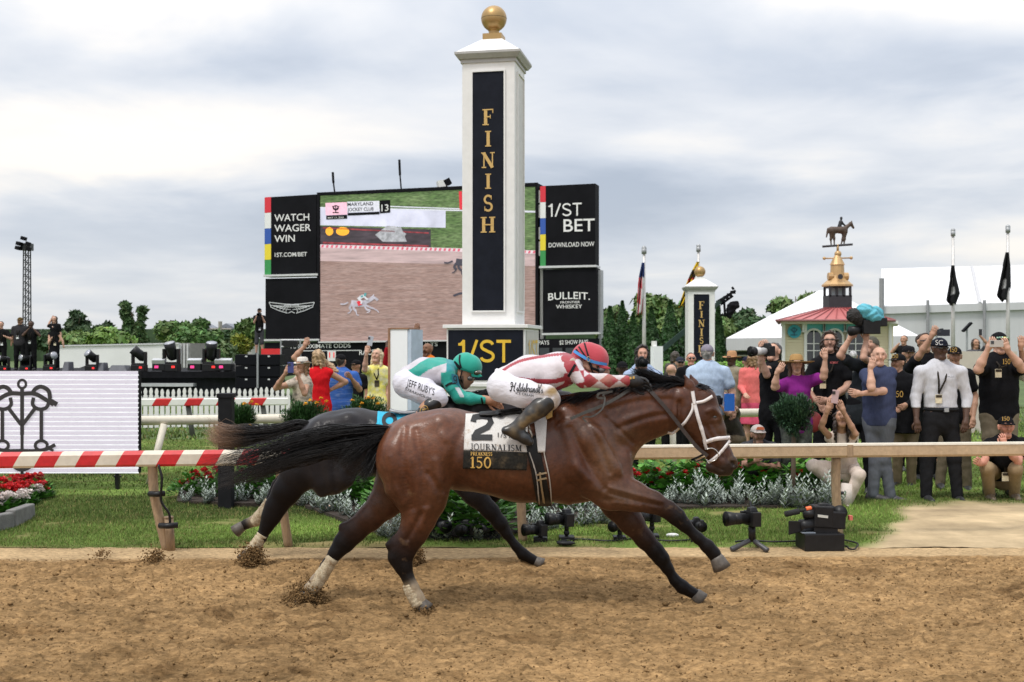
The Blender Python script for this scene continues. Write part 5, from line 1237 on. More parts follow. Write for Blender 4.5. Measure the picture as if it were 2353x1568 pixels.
# man in white shirt
d = person('man in white long sleeve shirt, navy cap and black trousers with lanyard, facing the track', 13.2, 778, 2160, face=4, skin=DARKS, shirt=(.54, .54, .57), slv='long', pants=(.016, .016, .018), hat='cap', hatc=(.012, .014, .022), shades=True, hair='short', hc=(.01, .01, .01),
           sL=(2116, 856), sR=(2207, 856), eL=(2104, 913), wL=(2106, 966, -.1), eR=(2222, 913), wR=(2219, 966, -.1), dL=(.1, -.2, -1), dR=(-.25, -.2, -1), hip=(2162, 955), kL=(2130, 1052), kR=(2192, 1052), aL=(2128, 1140), aR=(2200, 1142), shoes=(.02, .02, .022), badge=(2157, 915), hem=-.085, fat=1.12)
m = MB(); h_ = d['hip']; m.tube([h_+np.array((.188*math.cos(w), .138*math.sin(w), .072)) for w in np.linspace(0, 2*math.pi, 20)], .018, 6); m.build('belt', BLACK, d['t'], True)
m = MB(); m.box(h_+np.array((.005, -.158, .072)), (.05, .02, .045)); m.build('buckle', GREY, d['t'])
mark(d, 'cap_letters', sans('SC'), (2158, 793), 17, 12, PALE, .115)
mark(d, 'shirt_print', sans('PIMLICO'), (2184, 868), 17, 3.5, INK, .19)
# bald man with hand on chin
NAVY = (.045, .055, .105)
d = person('bald man in navy polo shirt with hand on chin and arm folded', 13.25, 795, 2020, face=-38, hf=-8, skin=LIGHT, shirt=NAVY, pants=(.115, .125, .145), hair='bald', sL=(1990, 862, -.1), sR=(2046, 858, .1), eL=(2003, 892, -.36), wL=(2000, 848, -.30), dL=(.25, -.1, 1), eR=(2030, 899, -.12), wR=(1977, 905, -.34), dR=(-1, -.3, .2),
           hip=(2020, 962), kL=(2012, 1058), kR=(2032, 1056), aL=(2006, 1138), aR=(2046, 1142), feetdir=70, shoes=(.05, .045, .05), hem=.08, fat=1.15, belly=.02)
# hooded man behind
d = person('man in black hoodie with gold print and black cap looking down beside the bald man', 14.6, 814, 2063, face=-30, hf=-55, skin=MID, shirt=BK, slv='long', pants=(.22, .17, .11), hat='cap', hatc=BK, sL=(2056, 872), sR=(2102, 872), wL=(2050, 935, -.25), wR=(2084, 930, -.28), hem=.16, fat=1.15, aL=(2062, 1110), aR=(2094, 1112), hip=(2080, 968))
mark(d, 'shirt_print', serif('150'), (2064, 913), 24, 14, GOLDP, .20); mark(d, 'cap_print', serif('150'), (2056, 823), 16, 9, GOLDP, .12)
# bearded man, far
person('bearded man in black cap standing behind the hooded man', 16.4, 796, 2088, skin=MID, hat='cap', hatc=BK, shirt=(.02, .024, .03), slv='long', beard=(.03, .02, .015), fat=1.1)
# reaching man with phone
d = person('man in black reaching up to hold a black phone above the navy cap', 15.2, 764, 2124, face=15, skin=MID, shirt=BK, hair='short', hc=(.06, .035, .025), sL=(2092, 846, -.1), eL=(2112, 818, -.3), wL=(2140, 774, -.42), dL=(.4, -.1, .9), wR=(2180, 905, -.1), shades=True, hem=.1, fat=1.1)
phone('black phone held sideways above the navy cap', 2168, 765, 14.72, col=(.02, .022, .03), land=True, h=.165, w=.085)
# man behind white shirt
d = person('man in black polo and black cap with gold print standing right behind the white shirt', 14.3, 798, 2194, face=-12, skin=MID, shirt=BK, pants=(.16, .13, .09), hat='cap', hatc=BK, sR=(2226, 862), eR=(2240, 912), wR=(2236, 962, -.15), hem=.1, fat=1.15, mouth=.7, aL=(2160, 1112), aR=(2222, 1118))
mark(d, 'cap_print', serif('150'), (2191, 809), 17, 10, GOLDP, .12)
# big man with phone
d = person('big man in black polo, mirrored visor cap and khaki trousers filming with raised phone', 13.7, 765, 2296, face=-3, skin=LIGHT, shirt=BK, pants=(.20, .165, .115), hat='cap', hatc=BK, hair='short', mouth=1.2, sL=(2262, 846), sR=(2334, 846), eL=(2247, 850, -.30), wL=(2270, 803, -.38), dL=(.35, -.2, .8), eR=(2350, 848, -.30), wR=(2316, 806, -.38), dR=(-.35, -.2, .8), belly=.04, hem=.1, fat=1.25, badge=(2294, 856))
mark(d, 'shirt_print', serif('150'), (2313, 837), 18, 12, GOLDP, .24)
m = MB(); [m.box(d['p'](.098, x, .062-1.2*x*x), (.032, .02, .028)) for x in (-.05, -.025, 0, .025, .05)]; m.build('visor', M('mirror_visor', (.75, .55, .08), .12, metal=.6, col2=(.03, .35, .45), scale=14), d['t'], True)
phone('silver phone held sideways by the big man in black', 2290, 790, 13.22, col=(.45, .42, .38), land=True, h=.16, w=.08)
# crouching man right
d = person('crouching man in black polo and khaki trousers laughing under a black cap', 13.35, 958, 2312, face=-8, a=1.02, skin=(.58, .27, .19), hd=(2312, 982, -.25), shirt=BK, pants=(.30, .215, .125), hat='cap', hatc=BK, beard=(.22, .12, .07), mouth=.7, nb=(2311, 1012, -.18), sL=(2274, 1022, -.15), sR=(2350, 1020, -.15), hip=(2306, 1085, .18), kL=(2268, 1076, -.32), kR=(2334, 1078, -.32), aL=(2274, 1136, -.08), aR=(2331, 1135, -.08),
           eL=(2262, 1060, -.3), wL=(2252, 1066, -.42), dL=(-.4, -.5, .2), eR=(2340, 1062, -.35), wR=(2308, 1026, -.46), dR=(-.2, -.1, .9), shoes=(.16, .12, .08), badge=(2310, 1094), hem=.1, fat=1.1)
mark(d, 'cap_print', serif('150'), (2311, 967), 18, 9, GOLDP, .37)
# right edge, partly outside
person('person at the edge in white top raising one hand', 13.9, 790, 2392, skin=MID, shirt=(.55, .55, .56), pants=(.10, .15, .25), hair='short', sL=(2352, 862), eL=(2352, 838, -.2), wL=(2346, 800, -.3), dL=(0, -.1, 1))
# long haired man
d = person('long haired man with glasses in black tee behind the woman in purple', 14.4, 764, 1906, face=-14, up=8, skin=(.50, .29, .21), shirt=BK, hair='curly', hc=(.045, .028, .02), beard=(.05, .03, .02), mouth=.5, sL=(1874, 838), sR=(1942, 838), eR=(1949, 888, -.1), wR=(1903, 921, -.30), dR=(-.9, -.2, .1), wL=(1884, 930, -.15), badge=(1891, 882, (.72, .60, .40)), hem=.12, fat=1.12, shades=False)
m = MB(); p = d['p']; m.tube([p(.03, -.076, .02), p(.10, -.055, .02), p(.112, 0, .022), p(.10, .055, .02), p(.03, .076, .02)], .006, 6); m.build('glasses', BLACKP, d['t'], True)
mark(d, 'shirt_print', sans('ROBERT'), (1917, 836), 18, 5, M('print_pink', (.75, .16, .16), .7), .17)
# purple woman
PUR = (.22, .022, .21)
CAMO = M('camouflage', (.10, .11, .09), .85, var=.2, scale=14, col2=(.025, .03, .028), fac=.5)
d = person('woman in purple blouse and wide straw hat shouting with one arm thrown up', 13.6, 818, 1830, face=-6, up=6, skin=LIGHT, fem=True, shirt=PUR, slv='short', pants=(.1, .1, .1), pantm=CAMO, hair='long', hc=(.075, .035, .02), hat='wide', hatc=(.36, .22, .09), mouth=1.5, sL=(1803, 884), sR=(1862, 876), eL=(1780, 890, -.2), wL=(1786, 856, -.28), dL=(.5, -.2, .8), eR=(1893, 866, -.15), wR=(1896, 826, -.2), dR=(-.1, -.2, 1), hem=.12, fat=1.2)
m = MB(); m.ball(P(1867, 970, 13.85), .12, 14, 9, (1, .6, 1.1)); m.tube([P(1850, 880, 13.95), P(1866, 920, 13.85), P(1867, 955, 13.82)], .012, 6)
tag(m.build('handbag', M('leather_red', (.38, .05, .05), .5, var=.15), None, True), 'red leather bag hanging at the side of the woman in purple', 'bag')
# photographer
d = person('grey haired photographer in black aiming a long lens beside the pink jacket', 14.6, 786, 1778, face=-40, hf=-50, up=6, skin=LIGHT, shirt=BK, pants=BK, hair='short', hc=(.10, .09, .085), mouth=.6, sL=(1762, 856, -.1), sR=(1800, 848, .1), eL=(1762, 862, -.4), wL=(1752, 832, -.45), dL=(-.1, -.1, 1), eR=(1752, 850, -.25), wR=(1746, 804, -.38), dR=(.3, -.3, .5), hem=.12, fat=1.15)
slr('camera with white lens held by the grey haired photographer', P(1764, 806, 14.12), (-.86, -.5, -.02), lens=.17, white=True, s=1.25)
# camera operator
d = person('camera operator in black tee and olive beanie lifting a video camera overhead', 13.9, 777, 1999, face=-30, hf=-40, up=28, skin=LIGHT, shirt=(.022, .026, .03), pants=BK, hair='short', hat='beanie', hatc=(.10, .095, .075), beard=(.16, .09, .06), mouth=.6, hd=(2000, 798), nb=(1996, 836), sL=(1962, 838, -.1), sR=(2012, 842, .08), eL=(1930, 817, -.2), wL=(1953, 778, -.25), dL=(.5, 0, .8), eR=(1984, 822, -.35), wR=(1990, 782, -.3), dR=(0, -.1, 1), hip=(1975, 952), hem=.12)
c = P(1996, 752, 13.55); sx = 13.55/F
t = thing('video_camera', 'shoulder video camera held overhead with furry microphone and blue cover', 'camera', c)
m = MB(); m.box(c, (44*sx, .16, 32*sx), .3); m.box(c+np.array((.16, .04, .06)), (20*sx, .12, 20*sx), .3); m.build('camera_body', BLACKP, t, bev=.01)
m = MB(); m.tube([c+np.array((-.10, -.02, -.03)), c+np.array((-.24, -.07, -.05))], [.05, .06], 14); m.build('lens', BLACKP, t, True)
m = MB(); m.tube([c+np.array((-.1, 0, .10)), c+np.array((.02, 0, .14)), c+np.array((.16, .04, .10))], .018, 8); m.build('handle', BLACKP, t, True)
mic = Body(); mic.seg(P(1962, 725, 13.5), P(1978, 738, 13.55), .085, .075); V, Q = mic.mesh(.012, .012, 60); mk('microphone', V, Q, M('fur_dark', (.035, .033, .032), .95, var=.5, scale=60, bump=.9), t, True)
cv = Body(); cv.seg(P(1984, 714, 13.5), P(2016, 722, 13.6), .085, .08, k=.05); cv.seg(P(2000, 726, 13.5), P(2022, 738, 13.6), .07, .05, k=.05); V, Q = cv.mesh(.012, .014, 22); mk('rain_cover', V, Q, M('cover_blue', (.10, .42, .52), .6, var=.2, scale=10, bump=.4), t, True)
# crouching woman with phone
d = person('crouching woman in cream top and trousers filming upwards with her phone', 13.05, 940, 1934, face=-12, up=18, a=.95, skin=MID, fem=True, hd=(1934, 962, -.2), nb=(1933, 998, -.12), sL=(1908, 1006, -.1), sR=(1958, 1004, -.1), hip=(1942, 1078, .12), kL=(1868, 1070, -.25), kR=(1974, 1092, -.3), aL=(1922, 1120, -.05), aR=(1946, 1158, -.25), eL=(1887, 982, -.28), wL=(1901, 944, -.36), dL=(.3, -.1, .9), eR=(1966, 998, -.3), wR=(1938, 946, -.36), dR=(-.35, -.1, .8),
           shirt=(.60, .50, .43), slv='none', pants=(.60, .50, .43), hair='long', hc=(.03, .018, .014), mouth=.8, shoes=(.55, .50, .46), hem=.05, neckline=1, fat=.95)
m = MB(); m.tube([P(1948, 1112, 12.78), P(1945, 1140, 12.76), P(1943, 1162, 12.76)], [.070, .066, .06], 14); m.build('boot', M('boot_white', (.66, .58, .52), .6, var=.1, bump=.3, bscale=30), d['t'], True)
phone('pink cased phone held up by the crouching woman in cream', 1919, 912, 12.62, col=(.50, .34, .34), tilt=.15)
# crouching man left with grey cap
d = person('crouching man in dark grey tee and pale cap with orange patch', 13.6, 975, 1743, face=3, a=.98, skin=(.30, .16, .11), hd=(1742, 1000, -.2), nb=(1743, 1024, -.1), sL=(1712, 1030, -.1), sR=(1776, 1030, -.1), hip=(1752, 1086, .2), kL=(1722, 1080, -.25), kR=(1768, 1082, -.25), aL=(1732, 1118, -.05), aR=(1770, 1120, -.05), eL=(1712, 1070, -.35), wL=(1726, 1062, -.45), dL=(.6, -.2, .3), eR=(1787, 1076, -.25), wR=(1748, 1068, -.42), dR=(-.8, -.1, .1),
           shirt=(.045, .045, .052), pants=(.03, .03, .034), hat='cap', hatc=(.42, .38, .36), beard=(.03, .02, .02), fat=1.1)
m = MB(); m.prism([(-.05, -.012), (.04, -.018), (.055, .0), (.03, .018), (-.03, .02)], lambda u, v, w: d['p'](.092-u*u*6+w, u, .085+v), .012); m.build('patch', M('patch_orange', (.62, .16, .07), .7), d['t'])
# pink lady from behind
d = person('blonde woman in pink jacket and pink skirt seen from behind', 19.2, 812, 1730, face=165, hf=150, fem=True, skin=LIGHT, shirt=(.72, .17, .16), slv='long', pants=(.62, .09, .16), legs='skirt', hair='long', hc=(.28, .17, .09), hem=.10, fat=1.2, eL=(1703, 890), wL=(1712, 905, -.2), shoes=(.3, .2, .15))
# light blue shirt from behind
d = person('man in light blue shirt and grey cap seen from behind', 14.9, 793, 1625, face=178, hf=170, skin=LIGHT, shirt=(.42, .52, .66), slv='short', pants=(.42, .30, .19), legs='shorts', hat='cap', hatc=(.22, .20, .24), hair='short', hc=(.3, .28, .26), sL=(1592, 856), sR=(1664, 856), eR=(1682, 902), wR=(1684, 940, -.05), hem=.06, fat=1.35)
m = MB(); m.box(P(1676, 925, 14.6), (.12, .06, .22), .1); tag(m.build('folder', M('folder_blue', (.02, .14, .52), .4)), 'blue folder at the hip of the man in light blue shirt', 'folder')
# photographer in pale blue
d = person('dark haired photographer in pale blue shirt and black vest aiming at the camera', 16., 796, 1476, face=0, skin=(.52, .28, .2), shirt=(.34, .42, .58), slv='long', pants=BK, hair='curly', hc=(.03, .024, .022), sL=(1444, 864), sR=(1512, 864), eL=(1438, 900, -.2), wL=(1462, 852, -.36), dL=(.5, -.2, .7), eR=(1508, 900, -.2), wR=(1484, 850, -.36), dR=(-.4, -.2, .7), fat=1.1, hem=.06)
B = Body(); n_, h_ = d['nb'], d['hip']; a_ = d['a']; B.seg(n_-UP*.16, n_*.4+h_*.6, .178*a_, .175*a_, .128*a_, .130*a_, .03); V, Q = B.mesh(.014, .004, 15, cut=lambda X, Yy, Z: .035-np.abs(X-n_[0])+0*Z-np.maximum(Yy-n_[1], 0)*9); mk('vest', V, Q, CLOTH, d['t'], True, col=np.tile(np.array((.02, .022, .026)), (len(V), 1)))
slr('black camera in front of the face of the dark haired photographer', P(1474, 833, 15.58), (0.05, -1, 0), lens=.12, s=1.1)
# row behind
person('bald man in dark suit seen from behind', 19., 836, 1543, face=150, skin=LIGHT, shirt=(.02, .024, .032), slv='long', hair='bald', fat=1.1, zb=-.25)
person('man in black cap and sunglasses beyond the bald man in dark suit', 20.5, 821, 1563, skin=LIGHT, hat='cap', hatc=(.03, .035, .05), shirt=BK, shades=True, beard=(.1, .06, .04), zb=-.1)
person('short haired man with blue mirrored sunglasses in black', 20., 810, 1588, skin=(.56, .28, .2), shirt=BK, shades=True, hair='short', hc=(.07, .04, .03), fat=1.1, zb=-.05)
person('man in tan campaign hat and khaki uniform', 19.5, 810, 1681, face=-50, skin=DARKS, shirt=(.30, .26, .19), pants=(.2, .16, .1), hat='campaign', hatc=(.45, .25, .13), fat=1.05)
person('man in black cap with gold badge low behind the hands of the leading rider', 18., 832, 1430, skin=DARKS, hat='cap', hatc=BK, shirt=BK, zb=-.3)
person('dark haired person far behind the bald man in dark suit', 24., 807, 1551, face=170, skin=MID, shirt=(.1, .09, .08), hair='long', hc=(.06, .045, .035), fem=True)
person('person in dark cap behind the shoulder of the pink jacket', 21., 820, 1716, skin=MID, hat='cap', hatc=(.02, .02, .04), shirt=(.2, .2, .22))
d = person('crouching photographer with brown hair hidden behind the head of the bay', 15.2, 905, 1668, face=-60, a=.95, skin=LIGHT, hd=(1668, 918), nb=(1672, 945), sL=(1658, 950, -.15), sR=(1690, 952, .12), hip=(1690, 1010, .1), kL=(1664, 1010, -.2), kR=(1688, 1014, -.1), aL=(1676, 1062), aR=(1694, 1062), eL=(1676, 950, -.4), wL=(1654, 934, -.4), dL=(-.5, -.2, .6), eR=(1690, 940, -.3), wR=(1656, 926, -.35), dR=(-.5, -.2, .5), shirt=(.10, .09, .08), pants=(.18, .14, .09), hair='short', hc=(.2, .12, .07))
slr('small camera held beside the forehead of the bay horse', P(1650, 921, 14.75), (-.9, -.4, .1), s=.9)
# far figures by the tents
for (lb, x, y, Yp, kw) in (('distant cameraman in black tee before the white tent', 2077, 770, 27, dict(hair='short', face=-40, wL=(2066, 790, -.2), dL=(-.6, -.3, .4))),
                           ('distant woman in grey tee holding a phone overhead', 2242, 778, 27, dict(shirt=(.09, .09, .10), hair='long', fem=True, wR=(2252, 772, -.2), dR=(0, 0, 1))),
                           ('distant white haired person before the arched windows', 1960, 806, 22, dict(hair='short', hc=(.4, .39, .38), shirt=(.1, .1, .1), face=160))):
    person(lb, Yp, y, x, skin=MID, zb=.55 if Yp > 25 else -.1, a=1.0, **kw)
phone('tiny phone above the distant woman in grey tee', 2253, 764, 26.7)

# ------------------------------------------------------------------ the crowd on the left
PRT = M('dress_print', (.55, .47, .38), .85, var=.1, scale=9, col2=(.035, .03, .03), fac=.60, stretch=(1, 1, 1.6))
d = person('woman in pale fedora and printed dress photographing with a blue phone', 16.4, 822, 694, face=-20, hf=-35, skin=MID, fem=True, shirt=(.5, .45, .38), shirtm=PRT, slv='none', pants=(.5, .45, .38), pantm=PRT, legs='skirt', hair='long', hc=(.22, .12, .06), hat='fedora', hatc=(.62, .58, .52), sL=(664, 884, -.1), sR=(706, 880, .1), eL=(634, 892, -.2), wL=(656, 858, -.36), dL=(.4, -.1, .8), eR=(700, 905, -.36), wR=(684, 862, -.40), dR=(-.35, -.1, .8), hem=.3, neckline=1, fat=1.15)
phone('blue phone held by the woman in the fedora', 668, 845, 15.9, col=(.05, .06, .20), land=False, w=.085, h=.15)
d = person('blonde woman in red dress seen from behind with one arm raised', 17., 803, 734, face=172, hf=160, skin=MID, fem=True, shirt=(.62, .012, .018), slv='none', pants=(.62, .012, .018), legs='skirt', hair='long', hc=(.40, .27, .15), sL=(714, 858), sR=(756, 857), eL=(676, 822), wL=(700, 796), dL=(.3, 0, .9), eR=(794, 878, .1), wR=(760, 896, .05), dR=(-.8, .2, -.2), hem=.3, fat=1.12)
B = Body(); q = d['hd']; B.seg(q+np.array((-.02, .05, -.02)), q+np.array((.14, .10, -.14)), .07, .05, k=.04); B.seg(q+np.array((.14, .1, -.14)), q+np.array((.27, .06, -.22)), .055, .02, k=.04); V, Q = B.mesh(.012, .012, 40); mk('hair', V, Q, HAIRM, d['t'], True, col=np.tile(np.array((.46, .32, .19)), (len(V), 1)))
BLP = M('shirt_blue', (.025, .11, .42), .8, var=.12, scale=10, col2=(.30, .42, .62), fac=.68, stretch=(.5, .5, 5))
d = person('man in blue striped shirt and black cap seen from behind', 17.6, 815, 784, face=165, skin=MID, shirt=(.03, .12, .42), shirtm=BLP, hat='cap', hatc=BK, hair='short', hc=(.05, .04, .03), sL=(768, 862), sR=(814, 864), eR=(826, 895), wR=(806, 868, -.25), pants=(.03, .03, .035), hem=.12, fat=1.3)
person('person in black shirt between the blue shirt and the yellow blouse', 19.4, 828, 818, face=-30, skin=MID, shirt=BK, hat='cap', hatc=BK)
YLP = M('blouse_yellow', (.80, .72, .16), .85, var=.1, scale=9, col2=(.72, .70, .58), fac=.55)
d = person('blonde woman in yellow blouse filming with phone held high', 18., 801, 866, face=-25, hf=-18, up=10, skin=LIGHT, fem=True, shirt=(.7, .65, .3), shirtm=YLP, slv='short', pants=(.75, .72, .6), hair='long', hc=(.55, .44, .28), mouth=.5, sL=(846, 852), sR=(884, 852), eL=(838, 850, -.15), wL=(842, 814, -.25), dL=(.15, 0, 1), badge=(866, 880, (.1, .08, .05)), hem=.2, fat=1.1)
phone('silver phone high above the yellow blouse', 851, 784, 17.7, col=(.45, .47, .52), w=.08, h=.15, tilt=.2)
d = person('person in dark red suit mostly hidden by the white panel', 18.6, 800, 904, skin=DARKS, shirt=(.30, .012, .02), slv='long', pants=(.30, .012, .02), sL=(878, 852), eL=(880, 842, -.15), wL=(890, 802, -.2), dL=(.1, 0, 1), hem=.25, fat=1.2)
d = person('bald bearded man in orange shouting with fist raised', 19., 787, 982, face=-30, up=5, skin=BROWN, shirt=(.68, .16, .02), slv='long', pants=(.35, .10, .03), hair='bald', beard=(.02, .015, .012), mouth=1.7, sL=(956, 838), sR=(1010, 836), eL=(944, 800, -.1), wL=(954, 762, -.1), dL=(.3, 0, .9), fat=1.3, hem=.25)
# on the stage
SG = 'people standing on the stage'
for (lb, x, y, kw) in (
    ('man in black tee at the far edge of the stage holding a phone', 2, 738, dict(skin=LIGHT, hair='short', wR=(8, 772, -.25), dR=(-.3, 0, .8), badge=(4, 790, (.8, .8, .8)))),
    ('bearded stagehand in dark tee and black cap with yellow front', 46, 730, dict(skin=MID, shirt=(.035, .033, .036), hat='cap', hatc=(.10, .065, .02), beard=(.04, .03, .02), fat=1.2, badge=(40, 775, (.8, .8, .8)))),
    ('stagehand in black holding a phone to his face', 71, 737, dict(skin=DARKS, hair='short', hc=(.01, .01, .01), fat=1.05, wL=(66, 756, -.25), dL=(.3, 0, .8), wR=(78, 757, -.25), dR=(-.3, 0, .8), badge=(68, 786, (.8, .8, .8)))),
    ('person in black reaching up with a phone behind the woman in short dress', 125, 726, dict(skin=LIGHT, hair='long', fem=True, wL=(122, 726, .05), eL=(110, 750, .0), dL=(.2, 0, 1))),
    ('woman in short black dress and sunglasses on the stage', 124, 745, dict(skin=LIGHT, hair='long', fem=True, legs='skirt', hc=(.05, .03, .02), shades=True, slv='none', hem=.1, wL=(120, 775, -.2), eL=(112, 790, -.1), dL=(.4, 0, .8), eR=(144, 784), wR=(147, 800), badge=(126, 790, (.8, .7, .5))))):
    Yp = 37. if 'short dress and' not in lb else 36.2
    person(lb, Yp, y, x, zb=1.05, a=(.95 if kw.get('fem') else 1.05), group=SG, **kw)
person('photographer in black tee and grey shorts standing above the speakers', 44., 709, 596, zb=1.5, a=1., skin=LIGHT, legs='shorts', pants=(.06, .06, .065), hat='cap', hatc=BK, hair='short', beard=(.05, .03, .02), wL=(590, 726, -.3), dL=(.5, 0, .5), wR=(602, 726, -.3), dR=(-.5, 0, .5), eL=(584, 742, -.2), eR=(608, 742, -.2), badge=(597, 756, (.8, .8, .8)))
slr('small black camera of the photographer above the speakers', P(596, 723, 43.6), (0, -1, 0), s=1.1)
# ------------------------------------------------------------------ the two riders
SILK = M('silk', rough=.55, var=.05, scale=16, attr=True, bump=.22, bscale=40, sheen=.2)
SATIN = M('breeches_white', (.74, .73, .77), .6, var=.05, scale=20, bump=.3, bscale=22, attr=True, stretch=(1, 1, 2.2), spec=.3)
GLOVE = M('glove_black', (.02, .02, .022), .6, var=.3, scale=40)
class DB(Body):
    """body described in photo units at one depth"""
    def __init__(s, Y0): super().__init__(); s.Y0 = Y0; s.un = Y0/F
    def q(s, x, y, z=0): return P(x, y, s.Y0+z*s.un)
    def ch(s, pts, k=8, **kw):
        for a, b in zip(pts[:-1], pts[1:]):
            za = a[4] if len(a) > 4 else a[3]; zb = b[4] if len(b) > 4 else b[3]
            s.seg(s.q(*a[:3]), s.q(*b[:3]), a[3]*s.un, b[3]*s.un, za*s.un, zb*s.un, k*s.un, **kw)
        return s
def dist_line(x, y, pts):
    pts = smooth_path(pts, 30); return np.min(np.hypot(x[:, None]-pts[None, :, 0], y[:, None]-pts[None, :, 1]), 1)
def sheet(name, B, h, mat, t, colf=None, wr=0., cut=None, ws=16.):
    V, Q = B.mesh(h, wr, ws, cut); C = None
    if colf is not None: x, y = px(V); C = colf(x, y, V)
    return mk(name, V, Q, mat, t, True, col=C), bvh_of(V, Q)
def mud(x, y, V, spots, base, mudc=(.30, .20, .10), seed=5):
    C = np.tile(np.array(base), (len(V), 1))
    for mx, my, mr, st in spots:
        w = np.clip(st*np.exp(-((x-mx)**2+(y-my)**2)/mr**2)*(1+1.8*fbm(V[:, 0], V[:, 2], 22, 3, seed)), 0, .9)[:, None]; C = C*(1-w)+np.array(mudc)*w
    return C
def boot(t, Y0, pts, foot, top, seed, spots):
    B = DB(Y0); B.ch(pts, 6); B.ch(foot, 5)
    o, bv = sheet('boot', B, .0075, M('boot_black', (.02, .02, .02), .35, var=.2, scale=25, attr=True, coat=.2), t, lambda x, y, V: mud(x, y, V, spots, (.018, .018, .018), (.17, .12, .06), seed), .0015)
    return o, bv
RDS, WHS = np.array((.33, .022, .036)), np.array((.60, .55, .57))
# rider of the bay
j1 = thing('person', 'jockey in white and red striped silks with red helmet crouched on the bay horse', 'jockey', P(1200, 900, Y1))
B = DB(Y1)
B.ch([(1320, 842, 0, 20), (1348, 836, 0, 19), (1362, 838, 0, 27, 24), (1378, 851, 0, 20, 19), (1388, 860, 0, 11, 12)], 8); B.ch([(1390, 846, 0, 6), (1397, 853, 0, 4)], 4)
B.ch([(1375, 842, -20, 5), (1382, 846, -16, 5)], 4, sub=True); B.ch([(1350, 842, -24, 6, 4), (1352, 848, -24, 5, 4)], 4)
B.ch([(1164, 884, 0, 26, 34), (1215, 860, 0, 24, 38), (1290, 850, 0, 24, 42), (1320, 842, 0, 18, 34)], 12)
for s in (-1, 1):
    B.ch([(1308, 846, 50*s, 17), (1340, 874, 64*s, 13), (1442, 875, 42*s, 9)], 10); B.ch([(1160, 890, 36*s, 24), (1256, 912, 90*s, 15), (1225, 945, 102*s, 14), (1194, 972, 106*s, 9)], 14)
V, Q = B.mesh(.0085); mk('body', V, Q, SKIN, j1, True, col=np.tile(np.array((.46, .25, .17)), (len(V), 1)))
B = DB(Y1)
B.ch([(1168, 872, 0, 32, 48), (1215, 856, 0, 35, 52), (1285, 846, 0, 33, 56), (1316, 842, 0, 25, 48)], 20); B.ch([(1232, 862, -22, 28, 34), (1266, 868, -24, 30, 34), (1300, 862, -26, 26, 28)], 14); B.ch([(1232, 862, 22, 28, 34), (1266, 868, 24, 30, 34), (1300, 862, 26, 26, 28)], 14)
for s in (-1, 1): B.ch([(1300, 840, 44*s, 23), (1312, 848, 52*s, 22), (1340, 873, 64*s, 17), (1390, 877, 56*s, 15.5), (1440, 875, 42*s, 12)], 10)
B.ch([(1318, 836, 0, 19, 26), (1328, 834, 0, 17, 22)], 6)
def silk1(x, y, V):
    C = np.tile(WHS, (len(V), 1))
    for line, w in (([(1146, 862), (1165, 845), (1195, 830), (1230, 822), (1262, 817), (1302, 813)], 3.6), ([(1172, 870), (1210, 874), (1250, 877), (1282, 875), (1318, 862)], 5.4), ([(1262, 904), (1290, 894), (1318, 876)], 8)):
        C[(dist_line(x, y, line) < w) & (x < 1306)] = RDS
    sl = (x > 1296)
    ax = (x-1300)*.9+(y-840)*.44; ay = -(x-1300)*.44+(y-840)*.9
    fore = x > 1342
    u = np.where(fore, x-1342, ax); v = np.where(fore, y-876+(x-1342)*.02, ay+3)
    k = (np.floor(u/46.+v/34.+.25)+np.floor(u/46.-v/34.+.25)) % 2
    near = V[:, 1] < Y1-20*u1
    C[sl & (k == 0) & (near | (x > 1345) | (V[:, 1] > Y1+20*u1))] = RDS
    C[(dist_line(x, y, [(1298, 824), (1310, 818)]) < 9)] = RDS
    w = np.clip(.7*np.exp(-((x-1400)**2/30**2+(y-872)**2/14**2))*(1+1.6*fbm(V[:, 0], V[:, 2], 25, 3, 9)), 0, .7)[:, None]
    return C*(1-w*.6)+np.array((.36, .25, .16))*w*.6
_, bvj = sheet('jersey', B, .0058, SILK, j1, silk1, .0022)
m = MB(); strap_mb(m, bvj, [(1322, 838), (1315, 850), (1306, 866)], 6, .004, Y1); m.build('armband', BLACK, j1)
m = MB(); m.prism([(1310, 826), (1318, 822), (1326, 832), (1336, 846), (1342, 855), (1330, 857), (1320, 846)], lambda u, v, w: P(u, v, Y1-64*u1+(u-1326)*.0008+w), .012); m.build('collar', M('collar', (.62, .60, .50), .8, var=.2), j1, bev=.003)
B = DB(Y1)
B.ch([(1155, 884, 0, 34, 46), (1164, 878, 0, 31, 46)], 12)
for s in (-1, 1): B.ch([(1154, 891, 34*s, 35, 33), (1205, 905, 66*s, 29, 28), (1256, 911, 92*s, 22, 21), (1266, 922, 96*s, 19, 18)], 16); B.ch([(1266, 916, 96*s, 19, 17), (1250, 936, 99*s, 17, 16)], 8)
B.ch([(1150, 858, -20, 10), (1142, 852, -20, 5)], 6)
_, bvp = sheet('breeches', B, .0062, SATIN, j1, lambda x, y, V: mud(x, y, V, [(1262, 912, 20, .95), (1272, 900, 12, .7), (1240, 886, 12, .35), (1268, 930, 14, .9)], (.66, .65, .69), (.30, .20, .085)), .0020)
put('lettering', _curs(), onbody(bvp, (1172, 898), (1248, 904), (0, -19), .004, Y1), INK, j1, 1.)
put('lettering', sans('ICE CREAM'), onbody(bvp, (1185, 905.5), (1226, 913), (0, -5.6), .004, Y1), INK, j1, 1.)
